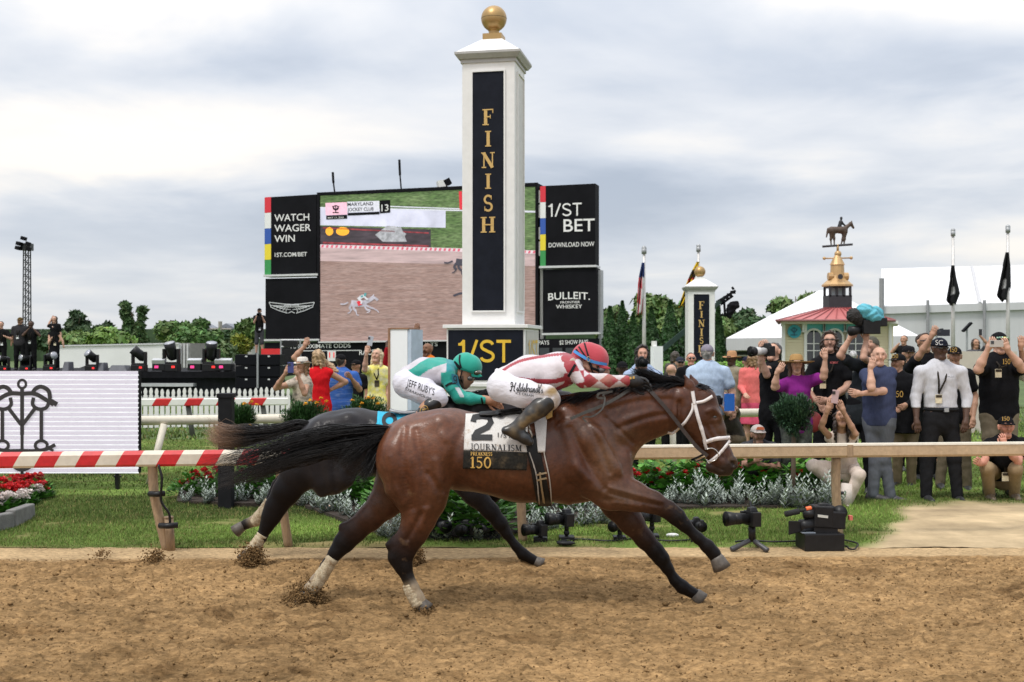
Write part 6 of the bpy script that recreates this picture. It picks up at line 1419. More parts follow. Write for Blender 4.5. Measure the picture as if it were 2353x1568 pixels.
for s in (-1, 1):
    boot(j1, Y1, [(1258, 924, 100*s, 21, 20), (1240, 938, 104*s, 21.5, 19), (1222, 951, 106*s, 18, 17), (1196, 973, 109*s, 13, 12)], [(1196, 972, 109*s, 14, 12), (1186, 986, 109*s, 16, 13), (1162, 990, 109*s, 8.5, 10), (1184, 994, 109*s, 15, 13), (1206, 1007, 110*s, 13, 13), (1216, 1016, 110*s, 10, 12)], 0, 3, [(1210, 962, 14, .8), (1238, 950, 16, .7), (1180, 990, 12, .4), (1200, 975, 8, .9)])
m = MB(); z = Y1-110*u1
m.tube([P(1216, 985, z), P(1222, 1000, z), P(1218, 1024, z), P(1206, 1020, z), P(1200, 1000, z), P(1208, 984, z)], .008, 7); m.tube([P(1218, 986, z), P(1208, 962, z+.05), P(1200, 940, z+.12)], .006, 6); m.build('stirrup', M('steel_dull', (.30, .27, .22), .35, metal=.8, var=.3), h1, True)
m = MB(); un = u1; B = DB(Y1); B.ch([(1105, 952, 0, 6, 40), (1150, 950, 0, 7, 44), (1200, 944, 0, 8, 40), (1240, 934, 0, 10, 24)], 8); sheet('saddle', B, .009, LEA, h1)
B = DB(Y1); B.ch([(1350, 824, 0, 38, 33), (1362, 827, 0, 37, 33)], 10); c0 = B.q(1358, 830)
rim = lambda X, Yy, Z: ((-(Z-c0[2]))*.93+((X-c0[0]))*-.36)-4*u1
hv, bvh_ = sheet('helmet', B, .0055, M('helmet_red', (.46, .045, .065), .8, var=.06, bump=.25, bscale=200, sheen=.3), j1, cut=rim)
m = MB(); strap_mb(m, bvh_, [(1319, 807), (1338, 819), (1362, 831), (1394, 838)], 6.5, .006, Y1); m.build('band', M('band_blue', (.06, .27, .62), .6), hv)
m = MB()
for pts in ([(1322, 806), (1336, 822), (1350, 832)], [(1330, 797), (1342, 815), (1352, 830)], [(1343, 789), (1348, 806), (1354, 826)], [(1324, 803), (1338, 823), (1346, 834)]): strap_mb(m, bvh_, pts, 3.6, .005, Y1)
m.build('strap', BLACK, hv)
m = MB(); m.prism([(1378, 838), (1396, 842), (1404, 847), (1396, 849), (1376, 845)], lambda u, v, w: P(u, v, Y1-26*u1+w), 52*u1); m.build('peak', M('helmet_red'), hv, bev=.004)
m = MB(); c = P(1352, 826, Y1-36*u1)
for w, r_ in ((0, 1),): m.tube([c+np.array((math.cos(a)*.011, -.004, math.sin(a)*.018)) for a in np.linspace(0, 6.3, 12)], .0028, 5)
m.build('buckle', M('brass_dull'), hv, True)
m = MB(); m.ball(P(1380, 850, Y1-14*u1), 10*u1, 12, 8, (1.2, 1.3, .9)); m.build('goggles', M('goggle_clear', (.14, .13, .13), .1, coat=1., var=.2), j1, True)
m = MB(); m.tube([P(1352, 828, Y1-30*u1), P(1360, 846, Y1-27*u1), P(1376, 852, Y1-24*u1)], .010, 6); m.tube([P(1353, 832, Y1-29*u1), P(1362, 856, Y1-22*u1), P(1380, 862, Y1-12*u1)], .005, 6); m.build('chin_strap', BLACK, j1, True)
for s, x0, yy in ((-1, 1442, 876), (1, 1446, 872)):
    W = P(x0, yy, Y1+(40*s)*u1); parts = hand_mesh(W, nrm(np.array((1., -.1*s, -.12))), np.array((0, -.35, .94)), nrm(np.array((.1, s*.6, -.8))), 1.15, 1)
    B = Body(); B.seg(W-np.array((.03, 0, 0)), W+np.array((.05, 0, 0)), .034, .038, k=.02); B.seg(W+np.array((.05, 0, 0)), W+np.array((.09, -.01*s, -.006)), .038, .028, k=.02); parts.append(B.mesh(.008))
    V, Q = join(parts); gl = mk('glove', V, Q, GLOVE, j1, True)
m = MB(); [m.box(P(1449+i*7, 869-i, Y1-42*u1-.038), (.012, .006, .016)) for i in range(2)]; m.build('glove_print', GOLD, gl)
# rider of the dark horse
u2 = Y2/F; GRN, LIL = np.array((.004, .30, .235)), np.array((.52, .49, .53))
j2 = thing('person', 'jockey in green and grey silks with green helmet crouched on the dark horse', 'jockey', P(990, 920, Y2))
B = DB(Y2)
B.ch([(1040, 856, 0, 16), (1060, 852, 0, 17), (1066, 852, 0, 24, 21), (1068, 872, 0, 18, 17), (1066, 884, 0, 10, 12)], 8); B.ch([(1078, 868, 0, 6), (1085, 877, 0, 4)], 4); B.ch([(1076, 886, 0, 4), (1070, 890, 0, 5)], 4)
B.ch([(1056, 862, -20, 5, 3), (1057, 870, -20, 4, 3)], 4)
B.ch([(940, 876, 0, 20, 28), (980, 860, 0, 21, 32), (1020, 852, 0, 18, 32)], 10)
for s in (-1, 1): B.ch([(1024, 858, 40*s, 14), (1054, 912, 50*s, 9), (1114, 918, 50*s, 7.5)], 8); B.ch([(940, 884, 28*s, 20), (1002, 914, 73*s, 13), (978, 938, 82*s, 11), (958, 958, 86*s, 8)], 12)
parts = [B.mesh(.0095)]; n0 = len(parts[0][0])
for s in (-1, 1):
    W = P(1116, 918, Y2+50*s*u2); parts += hand_mesh(W, nrm(np.array((1., 0, -.35))), np.array((.2, -.5, .8)), nrm(np.array((.2, .3*s, -.9))), 1.05, 1)
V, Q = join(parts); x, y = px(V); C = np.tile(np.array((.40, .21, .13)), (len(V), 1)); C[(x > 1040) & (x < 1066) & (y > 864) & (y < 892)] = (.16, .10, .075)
mk('body', V, Q, SKIN, j2, True, col=C)
B = DB(Y2)
B.ch([(938, 866, 0, 24, 38), (975, 856, 0, 31, 42), (1015, 854, 0, 28, 44), (1036, 850, 0, 19, 34)], 18); B.ch([(985, 872, 0, 24, 38), (1010, 872, 0, 24, 38)], 14)
for s in (-1, 1): B.ch([(1020, 852, 36*s, 19), (1026, 862, 41*s, 18.5), (1040, 890, 47*s, 15.5), (1055, 912, 50*s, 15), (1080, 917, 50*s, 13), (1112, 919, 50*s, 9.5)], 8)
B.ch([(1036, 846, 0, 15, 22), (1044, 848, 0, 14, 20)], 5)
def silk2(x, y, V):
    C = np.tile(LIL, (len(V), 1)); arm = (x > 1013) & (y > 852+.15*(1045-x)) | (x > 1048)
    u = x-925; v = y-828
    k1 = dist_line(x, y, [(930, 868), (952, 858), (975, 842), (1000, 830), (1025, 822)]) < 12.5
    k2 = dist_line(x, y, [(938, 872), (962, 878), (990, 892), (1016, 902)]) < 12.5
    C[k1 | k2] = GRN; C[(x > 1026) & (y < 860)] = (.004, .24, .26); C[arm] = GRN
    C[(np.abs((x-1058)-(y-905)*.5) < 5) & (y > 890) & (y < 914)] = (.55, .55, .58)
    return C
_, bvk = sheet('jersey', B, .0072, SILK, j2, silk2, .0022)
m = MB(); strap_mb(m, bvk, [(1024, 888), (1034, 882), (1052, 879)], 5, .005, Y2); strap_mb(m, bvk, [(1106, 914), (1109, 928)], 4, .004, Y2); m.build('armband', BLACK, j2)
m = MB(); m.prism([(1037, 859), (1051, 862), (1057, 889), (1040, 885)], lambda u, v, w: P(u, v, Y2-64*u2+(u-1037)*.001+w), .008); m.build('arm_number', M('patch_green', (.02, .17, .24), .5), j2)
put('number', strokes([(arc(5, 7, 2.9, 2.6, 0, 360, 20), 1.3), ([(7.9, 7), (7.6, 3), (5, 1), (2.2, 2)], 1.3)])+(9,), lambda u, v, l: P(1041+u*1.2-v*.12, 884-v*2.05, Y2-65.6*u2+(u*1.2+4)*.001-l*.0006-.002), INK, j2)
B = DB(Y2); B.ch([(933, 878, 0, 31, 40), (942, 868, 0, 26, 40)], 12)
for s in (-1, 1): B.ch([(936, 886, 26*s, 30, 28), (975, 900, 54*s, 27, 24), (1004, 913, 74*s, 20, 18), (1012, 920, 77*s, 15, 15)], 14); B.ch([(1010, 914, 76*s, 15, 14), (1002, 924, 79*s, 13, 13)], 6)
_, bvq = sheet('breeches', B, .0075, SATIN, j2, lambda x, y, V: np.tile(np.array((.64, .63, .69)), (len(V), 1)), .0022)
put('lettering', sans('JEFF RUBY\'S'), onbody(bvq, (934, 886), (997, 909), (3, -16), .004, Y2), INK, j2, 1.)
put('lettering', sans('STEAKHOUSE'), onbody(bvq, (930, 896), (990, 920), (2, -5.5), .004, Y2), INK, j2, 1.)
for s in (-1, 1):
    o, bvb = boot(j2, Y2, [(1006, 922, 80*s, 16, 15), (990, 932, 83*s, 15, 14), (972, 946, 85*s, 11, 11), (960, 962, 87*s, 9, 9)], [(958, 966, 88*s, 10, 9), (948, 974, 88*s, 9, 9), (978, 984, 88*s, 9, 9)], 0, 3, [(950, 975, 9, .6)])
    if s < 0:
        v, f = strokes([(arc(5, 5, 4.4, 4.8, 0, 360, 20), .5), ([(2.5, 1.5), (5, 8), (5.5, 2)], .6), ([(2.5, 6), (7.5, 7)], .6), ([(6, 5), (8, 1.5)], .6)])
        put('boot_badge', (v, f, 9), lambda a, b_, l: cast(bvb, 962+a*2.0+b_*.5, 955-b_*2.4+a*.2, .005+l*.0005, Y2-80*u2), GOLD, o)
B = DB(Y2); B.ch([(1070, 842, 0, 32, 28), (1078, 844, 0, 30, 28)], 8); c0 = B.q(1074, 846)
hv, bvh_ = sheet('helmet', B, .0065, M('helmet_green', (.005, .33, .24), .75, var=.06, bump=.2, bscale=200, sheen=.3), j2, cut=lambda X, Yy, Z: ((-(Z-c0[2]))*.95+(X-c0[0])*-.30)-8*u2)
m = MB(); m.prism([(1082, 858), (1100, 858), (1109, 865), (1100, 868), (1084, 866)], lambda u, v, w: P(u, v, Y2-22*u2+w), 44*u2); m.build('peak', M('helmet_green'), hv, bev=.004)
m = MB(); strap_mb(m, bvh_, [(1043, 832), (1060, 848), (1080, 857), (1092, 858)], 7, .004, Y2); strap_mb(m, bvh_, [(1057, 816), (1056, 830), (1060, 846)], 3.5, .006, Y2); m.build('strap', BLACK, hv)
m = MB(); m.ball(P(1096, 857, Y2-10*u2), 10*u2, 12, 8, (1.1, 1.7, .8)); m.build('goggles', M('goggle_dark', (.05, .045, .02), .08, coat=1., var=.3), hv, True)
m = MB(); m.ball(P(1080, 869, Y2-8*u2), 9*u2, 12, 8, (1.15, 1.6, .8)); m.build('goggles', M('goggle_clear'), j2, True)
m = MB(); m.tube([P(1062, 850, Y2-25*u2), P(1058, 868, Y2-22*u2), P(1066, 888, Y2-10*u2)], .006, 6); m.build('chin_strap', BLACK, j2, True)
# ------------------------------------------------------------------ the big screen
fs_ = plane(600, 63.0, 1380, 57.6)
kS = 60/F
SIGN = M('sign_black', (.009, .009, .011), .7, var=.35, scale=.6, spec=.08)
LET = M('sign_letter', (.80, .79, .77), .6, var=.04)
TRIM = M('sign_trim', (.62, .62, .62), .5, var=.1)
def flat(name, x0, y0, x1, y1, off, mat, parent, th=.05, skew=(0, 0, 0, 0)):
    m = MB(); slab(m, fs_, x0, y0, x1, y1, off-th, off); return m.build(name, mat, parent)
def poly(name, pts, off, mat, parent):
    c = [fs_(x, y, off) for x, y in pts]; return mk(name, c, [list(range(len(c)))], mat, parent, False)
def quadz(name, xl, yl0, yl1, xr, yr0, yr1, o0, o1, mat, parent):
    """board with its own top and bottom slope: real heights differ only because the plane recedes"""
    a = [(xl, yl1), (xr, yr1), (xr, yr0), (xl, yl0)]; m = MB()
    m.hexa([fs_(x, y, o0) for x, y in a]+[fs_(x, y, o1) for x, y in a]); return m.build(name, mat, parent)
t = thing('video_screen', 'giant video screen showing a race in front of the infield', 'screen', (*fs_(980, 800)[:2], 0))
quadz('cabinet', 729, 445, 788, 1236, 421, 782, -1.6, -.02, SIGN, t)
quadz('bezel', 729, 443, 450, 1236, 420, 428, -.019, .05, DARK, t); quadz('bezel', 729, 450, 787, 735.5, 449.5, 787, -.019, .05, DARK, t); quadz('bezel', 1230.5, 429, 781, 1236, 428.5, 781, -.019, .05, DARK, t)
def lit(name, col=(.5, .5, .5), e=.33, **k): return M(name, col, .5, emit=e, **k)
E = .33
def line_y(x, a, b): return a+(b-a)*(x-735)/(1231-735)
def band(name, a0, b0, a1, b1, mat, off, xl=736, xr=1230):
    quadz(name, xl, line_y(xl, a0, b0), line_y(xl, a1, b1), xr, line_y(xr, a0, b0), line_y(xr, a1, b1), -.018, off, mat, t)
band('picture_lawn', 450.2, 429.2, 575, 580, lit('scr_green', (.085, .15, .045), E, var=.6, scale=2.2, stretch=(.4, .4, 2), col2=(.17, .24, .10), fac=.55), .0)
band('picture_track', 575.1, 580.1, 786, 781, lit('scr_dirt', (.30, .19, .165), E, var=.35, scale=2.4, stretch=(.25, .25, 3.5), col2=(.38, .26, .235), fac=.52), .0)
band('picture_rail_strip', 566, 584, 600, 612, lit('scr_strip', (.52, .38, .38), E, var=.3, scale=1.5, stretch=(.3, .3, 3)), .006)
m = MB(); m.hexa([fs_(a, b, o) for o in (-.018, .012) for a, b in ((736, line_y(736, 570, 584)), (1230, line_y(1230, 570, 584)), (1230, line_y(1230, 562, 576)), (736, line_y(736, 562, 576)))]); m.m = 1
for i in range(46):
    x = 738+i*10.8; y = line_y(x, 566, 580); a = [(x, y+3), (x+5, y+3.2), (x+7, y-3), (x+2, y-3.2)]; m.add([fs_(p_, q_, .016) for p_, q_ in a], [[0, 1, 2, 3]])
m.build('picture_rail', [lit('scr_rail', (.75, .62, .66), E, var=.15, scale=3), lit('scr_red', (.70, .14, .20), E)], t)
band('picture_hedge', 520, 535, 566, 578, lit('scr_dark', (.055, .04, .05), E, var=.7, scale=1.6, stretch=(.5, .5, 2)), .004, 736, 990)
band('picture_line', 476, 486, 479, 489, lit('scr_white', (.70, .70, .78), E), .008); band('picture_banner', 476, 490, 518, 528, lit('scr_banner', (.66, .66, .80), E, var=.2, scale=.8), .006, 736, 1024)
band('picture_far_rail', 468, 485, 470.5, 487.5, lit('scr_white'), .008, 880, 1230)
for x0, x1 in ((748, 766), (772, 803)): 
    B_ = [(x0+(x1-x0)*.5+(x1-x0)*.5*math.cos(w), 532+10*math.sin(w)) for w in np.linspace(0, 6.28, 14)[:-1]]; poly('picture_glow', B_, .012, lit('scr_orange', (.95, .42, .03), E+.2), t)
poly('picture_patch', [(862, 540), (890, 519), (908, 520), (934, 538), (920, 556), (880, 556)], .012, lit('scr_pale', (.40, .40, .43), E, var=.5, scale=3), t)
poly('picture_patch', [(905, 524), (922, 522), (935, 556), (915, 556)], .016, lit('scr_pale'), t)
poly('caption_pink', [(748, 467), (797, 465), (798, 493), (749, 495)], .02, lit('scr_pink', (.88, .50, .62), E+.1), t)
poly('caption_white', [(798, 464), (872, 462), (872, 486), (798, 489)], .02, lit('scr_white'), t)
poly('caption_black', [(873, 461), (897, 460), (897, 489), (873, 491)], .02, SIGN, t); poly('caption_black', [(750, 496), (798, 494), (798, 503), (750, 505)], .02, SIGN, t); poly('caption_black', [(799, 490), (872, 487), (872, 493), (799, 496)], .02, SIGN, t)
v, f_ = strokes([(arc(772, 478, 6, 5, 0, 360, 12), 2.4), ([(772, 472), (772, 488)], 2), ([(764, 474), (772, 483), (780, 474)], 2), ([(765, 489), (779, 489)], 2)]); mk('caption_emblem', [fs_(a, b, .024+c*.003) for a, b, c in v], f_, SIGN, t, False)
def lett(s, x0, y0, x1, y1, h, mat=None, par=None, off=.03, bold=.008, g=None):
    put('lettering', g or sans(s, bold), onplane(fs_, x0, y0, x1, y1, h, off), mat or LET, par or t, 1.)
lett('MARYLAND', 799, 474, 858, 472, 8, SIGN); lett('JOCKEY CLUB', 799, 486, 859, 484, 8, SIGN); lett('13', 877, 486, 893, 485, 16); lett('MAY 17, 2025', 754, 503, 790, 502, 4)
def pony(xc, yc, s, body, rider, cloth_=True):
    def g(w, pts): return [([(xc+x*s, yc+y*s) for x, y in smooth_path(pts, 16)], w*s)]
    st = g(17, [(-30, 0), (-10, 2), (12, 0)])+g(13, [(-30, -2), (-22, 0)])+g(11, [(8, -2), (22, -9), (33, -17)])+g(7, [(31, -17), (39, -13), (45, -8)])+g(3, [(31, -20), (34, -24)])
    st += g(6, [(-30, 4), (-34, 14), (-28, 20)])+g(3, [(-29, 19), (-34, 26), (-40, 28)])+g(6, [(-24, 6), (-22, 16), (-16, 22)])+g(3, [(-16, 22), (-14, 32), (-8, 34)])+g(5, [(12, 6), (24, 12), (32, 15)])+g(3, [(32, 15), (42, 20), (48, 26)])+g(5, [(8, 8), (14, 18), (24, 19)])+g(3, [(24, 19), (20, 25), (14, 26)])+g(4, [(-38, -2), (-50, 3), (-60, 2)])
    v, f_ = strokes(st); mk('picture_horse', [fs_(a, b, .022+c*.0015) for a, b, c in v], f_, body, t, False)
    if cloth_:
        v, f_ = strokes(g(11, [(-9, -6), (-4, 6)])); mk('picture_cloth', [fs_(a, b, .055+c*.001) for a, b, c in v], f_, lit('scr_cloth', (.72, .03, .05), E), t, False)
        v, f_ = strokes(g(9, [(-10, -10), (0, -18), (9, -20)])+g(5, [(8, -18), (14, -12), (18, -11)])+g(5, [(-8, -10), (0, -5), (-2, 2)])); mk('picture_rider', [fs_(a, b, .06+c*.001) for a, b, c in v], f_, lit('scr_silk', (.62, .62, .66), E), t, False)
        v, f_ = strokes(g(9, [(7, -25), (13, -23)])+g(5, [(-2, -18), (4, -20)])); mk('picture_cap', [fs_(a, b, .068+c*.001) for a, b, c in v], f_, rider, t, False)
pony(832, 697, .82, lit('scr_horse', (.46, .43, .49), E, var=.3, scale=3), lit('scr_rider', (.10, .33, .34), E))
pony(1075, 602, .9, lit('scr_horse_dark', (.06, .055, .075), E), None, False)
v, f_ = strokes([([(1042, 680), (1056, 675), (1068, 673)], 5)]); mk('picture_tail', [fs_(a, b, .02) for a, b, c in v], f_, lit('scr_horse_dark'), t, False)
for xx, w_ in ((905, 22), (944, 9)):
    v, f_ = strokes([([(xx, 436+4), (xx+w_, 449)], 6)])
v, f_ = strokes([([(1058, 440), (1060, 482)], 7)]); mk('picture_figure', [fs_(a, b, .02) for a, b, c in v], f_, lit('scr_cloth'), t, False)
v, f_ = strokes([([(742, 524), (985, 536)], 3), ([(742, 558), (985, 566)], 4)]); mk('picture_hedge_trim', [fs_(a, b, .012) for a, b, c in v], f_, lit('scr_maroon', (.30, .04, .05), E, var=.6, scale=3), t, False)

# boards beside it
def board(name, lab, xl, yl0, yl1, xr, yr0, yr1):
    b = thing(name, lab, 'sign board', (*fs_((xl+xr)/2, 800)[:2], 0)); quadz('board', xl, yl0, yl1, xr, yr0, yr1, -.9, 0, SIGN, b); return b
b = board('betting_board', 'black board at the left of the screen reading WATCH WAGER WIN', 608, 454, 634, 727, 447, 632)
cols_ = [('red', (.72, .03, .05)), ('white', (.82, .82, .80)), ('blue', (.03, .10, .42)), ('yellow', (.85, .68, .04)), ('green', (.04, .30, .08))]
for i, (n_, c_) in enumerate(cols_): quadz('stripe_'+n_, 608.5, 454+36*i, 490+36*i-.3, 623, 453+36*i, 489+36*i-.3, .005, .02, M('stripe_'+n_, c_, .5, var=.05), b)
for s_, y, x1 in (('WATCH', 509, 711), ('WAGER', 533, 715), ('WIN', 557, 678)): lett(s_, 631, y, x1, y-2.4*(x1-631)/84, 16.5, LET, b)
lett('1ST.COM/BET', 632, 591, 706, 589, 10, LET, b)
quadz('ledge', 607, 632, 636.5, 732, 629, 633.5, -.9, .12, TRIM, b)
b = board('winged_logo_board', 'black board below with a silver winged emblem', 610, 641, 780, 733, 638, 780)
SIL = M('emblem_silver', (.62, .63, .64), .4, var=.1)
em = []
for sx in (-1, 1):
    wx = lambda a: 671+sx*a
    em += [([(wx(0), 700), (wx(20), 699), (wx(52), 695)], 1.7), ([(wx(52), 695), (wx(48), 706), (wx(30), 714), (wx(10), 720)], 1.7)]
    for k in range(6): em.append(([(wx(8+k*2), 702+k*.4), (wx(14+k*7), 717-k*3.0)], 1.3))
    em.append(([(wx(2), 712), (wx(20), 710), (wx(46), 702)], 1.3))
em += [([(654, 704), (688, 703)], 6.5), ([(664, 720), (671, 716), (678, 720)], 1.6)]
v, f_ = strokes(em); mk('emblem', [fs_(a, b_, .02+c*.002) for a, b_, c in v], f_, SIL, b, False)
lett('ASTON MARTIN', 655, 706.3, 687.5, 705.3, 4.4, SIGN, b, .12)
quadz('ledge', 609, 780, 784, 735, 779, 783, -.9, .12, TRIM, b)
b = board('betting_board', 'black board at the right of the screen reading 1/ST BET', 1241, 428, 612, 1368, 422, 609)
for i, (n_, c_) in enumerate(cols_): quadz('stripe_'+n_, 1241.5, 428.5+37*i, 465+37*i, 1254, 428+37*i, 464.6+37*i, .005, .02, M('stripe_'+n_), b)
lett('', 1260, 499, 1337, 496, 30, LET, b, g=grotesk('1/ST', .12)); lett('BET', 1295, 533, 1367, 531, 30, LET, b); lett('DOWNLOAD NOW', 1261, 569, 1366, 566, 11, LET, b)
quadz('ledge', 1240, 612, 617, 1371, 609.5, 614, -.9, .12, TRIM, b)
b = board('whiskey_board', 'black board at the right below reading BULLEIT FRONTIER WHISKEY', 1248, 620, 766, 1371, 616, 764)
g = sans('BULLEIT.', .01); mid = lambda u: -4*math.cos((u-.5)*2.6)+3
put('lettering', g, lambda u, v, l: fs_(1260+96*u, 689-1.5*u+mid(u)-v*17*(1-.0*u), .03+l*.003), LET, b, 1.)
lett('FRONTIER', 1288, 698, 1333, 697, 5.5, LET, b); lett('WHISKEY', 1278, 709.5, 1338, 708.5, 9, LET, b)
quadz('ledge', 1246, 766, 770.5, 1378, 763.5, 768, -.9, .12, TRIM, b); quadz('post', 1371.5, 620, 850, 1379, 620, 850, -.8, -.3, GREY, b)
b = thing('totals_board', 'low black totals board under the screen with odds and results lettering', 'sign board', (*fs_(980, 850)[:2], 0))
quadz('board', 608, 788, 858, 1374, 778, 858, -.9, 0, SIGN, b); quadz('rim', 735, 785, 788.5, 1231, 779, 782, -.5, .2, TRIM, b)
lett('APPROXIMATE ODDS', 668, 801.5, 806, 799, 10, LET, b); lett('RESULTS', 944, 797, 1006, 795.5, 9, LET, b); lett('$2 SHOW PAYS', 1286, 792, 1352, 790.5, 10, LET, b); lett('WIN PAYS', 1210, 793, 1262, 792, 10, LET, b); lett('RACE', 826, 816, 862, 815, 12, LET, b)
quadz('price_window', 753, 806, 830, 772, 806, 830, .005, .03, LET, b); lett('11', 757, 822, 769, 822, 13, M('lamp_red', (.85, .05, .04), .5, emit=.4), b, .05)
quadz('rim', 655, 806, 808, 830, 804.5, 806.5, .005, .03, TRIM, b)
for x in range(1240, 1360, 30): quadz('price_window', x, 800, 838, x+22, 799.6, 838, .005, .02, M('window_dark', (.045, .05, .055), .4), b)
for i, (x, y0, y1) in enumerate(((757, 393, 441), (911, 364, 434))):
    m = MB(); m.tube([fs_(x+3, y1, -.5), fs_(x, (y0+y1)/2, -.5)], .045, 6); m.tube([fs_(x, (y0+y1)/2+1, -.5), fs_(x-1.5, y0, -.5)], .07, 6); tag(m.build('antenna', DARK, None), ['short', 'tall'][i]+' dark antenna rod standing on top of the video screen', 'antenna')
t = thing('floodlight', 'white floodlight box mounted on top of the video screen', 'floodlight', fs_(1014, 430, -.4))
m = MB(); c = fs_(1010, 421, -.4); m.box(c, (.50, .6, .36), .2, -.2); m.build('housing', WHITE, t); m = MB(); m.box(c+np.array((.26, 0, .08)), (.36, .5, .34), .2, -.5); m.build('visor', DARK, t); m = MB(); m.tube([c, c+np.array((.18, 0, -.35))], .08, 6); m.build('bracket', DARK, t)
b = thing('side_rack', 'narrow rack of white panels between the screen and the right hand board', 'rack', (*fs_(1238, 800)[:2], 0))
for y0, y1 in ((437, 466), (470, 500), (522, 550), (555, 588)): quadz('panel', 1236.5, y0, y1, 1241, y0, y1, -.3, -.1, WHITE, b)
quadz('post', 1237, 600, 860, 1243, 600, 860, -.6, -.35, WHITE, b)

# ------------------------------------------------------------------ stage on the left
SY = 38.
def SX(x, Y=SY): return P(x, 800, Y)[0]
Zs = 1.02
t = thing('stage', 'long black stage deck with skirting behind the picket fence', 'stage', (SX(300), 40, 0))
m = MB(); m.box((SX(180), 40, Zs-.1), (SX(640)-SX(-300), 7, .2)); m.build('deck', DARK, t)
m = MB(); m.box((SX(180), 36.9, .45), (SX(640)-SX(-300)-.1, .05, .88)); m.build('skirt', M('skirt_cloth', (.013, .014, .020), .9, var=.5, scale=3, stretch=(6, 1, .3), bump=.6, bscale=12), t)
m = MB(); m.box((SX(385, 36.5), 36.5, .60), (1.75, .4, .10)); m.build('deck_edge', M('alu', (.55, .56, .57), .45, metal=.4), t)
t = thing('trailer', 'white box trailer parked behind the stage', 'trailer', (SX(290, 50), 50, 0)); x0, x1 = P(120, 800, 50)[0], P(423, 800, 50)[0]; zt = 1.78+10/F*50
def tz(y): return 1.78+(800-y)/F*50
m = MB(); m.hexa([(x0, 50, .9), (x1, 49.2, .9), (x1, 51.7, .9), (x0, 52.5, .9), (x0, 50, tz(795)), (x1, 49.2, tz(789)), (x1, 51.7, tz(789)), (x0, 52.5, tz(795))]); m.build('box', M('trailer_white', (.80, .80, .78), .5, var=.06, scale=1), t)
m = MB(); m.hexa([(x0, 49.94, tz(797)), (x1, 49.14, tz(791.5)), (x1, 49.2, tz(791.5)), (x0, 50.0, tz(797)), (x0, 49.94, tz(794)), (x1, 49.14, tz(788)), (x1, 49.2, tz(788)), (x0, 50, tz(794))]); m.build('roof_rail', TRIM, t)
x2 = P(446, 800, 50)[0]
m = MB(); m.box(((x1+x2)/2, 50.6, (.9+tz(789))/2), (x2-x1, 2.4, tz(789)-.9)); m.build('end_door', M('trailer_end', (.34, .33, .32), .5, metal=.2, var=.2), t)
for k in range(3): m = MB(); m.box((x1+(x2-x1)*(k+.3)/3, 49.36, (.9+tz(789))/2), (.06, .06, tz(789)-.95)); m.build('door_bar', TRIM, t)
for xx in (200, 380): m = MB(); p = P(xx, 800, 49.6); m.tube([(p[0], 49.5, .5), (p[0], 49.9, .5)], .5, 18); m.build('wheel', M('tyre', (.02, .02, .02), .8), t, True)
LEDR = M('pilot_red', (.9, .03, .03), .4, emit=1.2)
def mover(x, Y, k, az, el):
    z = Zs; X = SX(x, Y); t = thing('moving_head_light', '', 'stage light', (X, Y, z), 'moving head lights along the stage edge')
    m = MB(); m.box((X, Y, z+.11*k), (.46*k, .36*k, .22*k)); m.build('base', BLACKP, t, bev=.02)
    m = MB(); 
    for s in (-1, 1): m.box((X+s*.20*k, Y, z+.42*k), (.07*k, .20*k, .44*k))
    m.box((X, Y, z+.245*k), (.40*k, .22*k, .05*k)); m.build('yoke', BLACKP, t, bev=.015)
    d = np.array((math.sin(az)*math.cos(el), -math.cos(az)*math.cos(el), math.sin(el))); c = np.array((X, Y, z+.56*k))
    m = MB(); m.tube([c-d*.24*k, c-d*.16*k, c+d*.10*k, c+d*.26*k], [.10*k, .16*k, .15*k, .165*k], 14); hd_ = m.build('lamp_head', BLACKP, t, True)
    m = MB(); m.tube([c+d*.262*k, c+d*.268*k], .145*k, 14); m.build('lens', M('lens_pale', (.35, .36, .40), .1, coat=1.), hd_, True)
    m = MB(); m.box((X+.10*k, Y-.185*k, z+.13*k), (.09*k, .012, .06*k)); m.build('pilot_lamp', LEDR, t); return t
for i, (x, Y, k, az, el) in enumerate(((116, 36.9, .85, .9, .2), (10, 36.9, .7, -.7, .2), (60, 36.9, .75, -.6, .1), (212, 36.9, .85, -.6, .6), (320, 36.9, 1., -1.2, .7), (394, 36.9, 1.15, -.4, 1.2), (486, 36.9, 1.15, .3, 1.25))):
    tt = mover(x, Y, k, az, el); tt['label'] = ['moving head light on the stage below the woman in the short dress', 'moving head light at the far edge of the stage', 'moving head light at the feet of the two stagehands', 'moving head light left of the grey wedge before the trailer', 'moving head light just above the corner of the LED board', 'tall moving head light before the middle of the trailer end', 'tall moving head light beside the speaker stack'][i]
for i, (x, w) in enumerate(((366, 28), (448, 30), (514, 36))):
    X = SX(x, 36.8); W_ = w/F*36.8; t = thing('floodlight', ['strip floodlight between the first two moving heads', 'strip floodlight behind the trailer end', 'strip floodlight next to the speakers'][i], 'stage light', (X, 36.8, Zs), 'strip floodlights on the stage edge')
    m = MB(); m.box((X, 36.8, Zs+.14), (W_, .25, .22)); m.build('housing', BLACKP, t, bev=.01); m = MB(); m.box((X, 36.78, Zs+.34), (W_*1.05, .22, .12), 0, 0, .3); m.build('reflector', M('alu'), t); m = MB(); m.box((X-.05, 36.66, Zs+.15), (.12, .012, .08)); m.build('pilot_lamp', M('pilot_pink', (.9, .05, .25), .4, emit=1.), t)
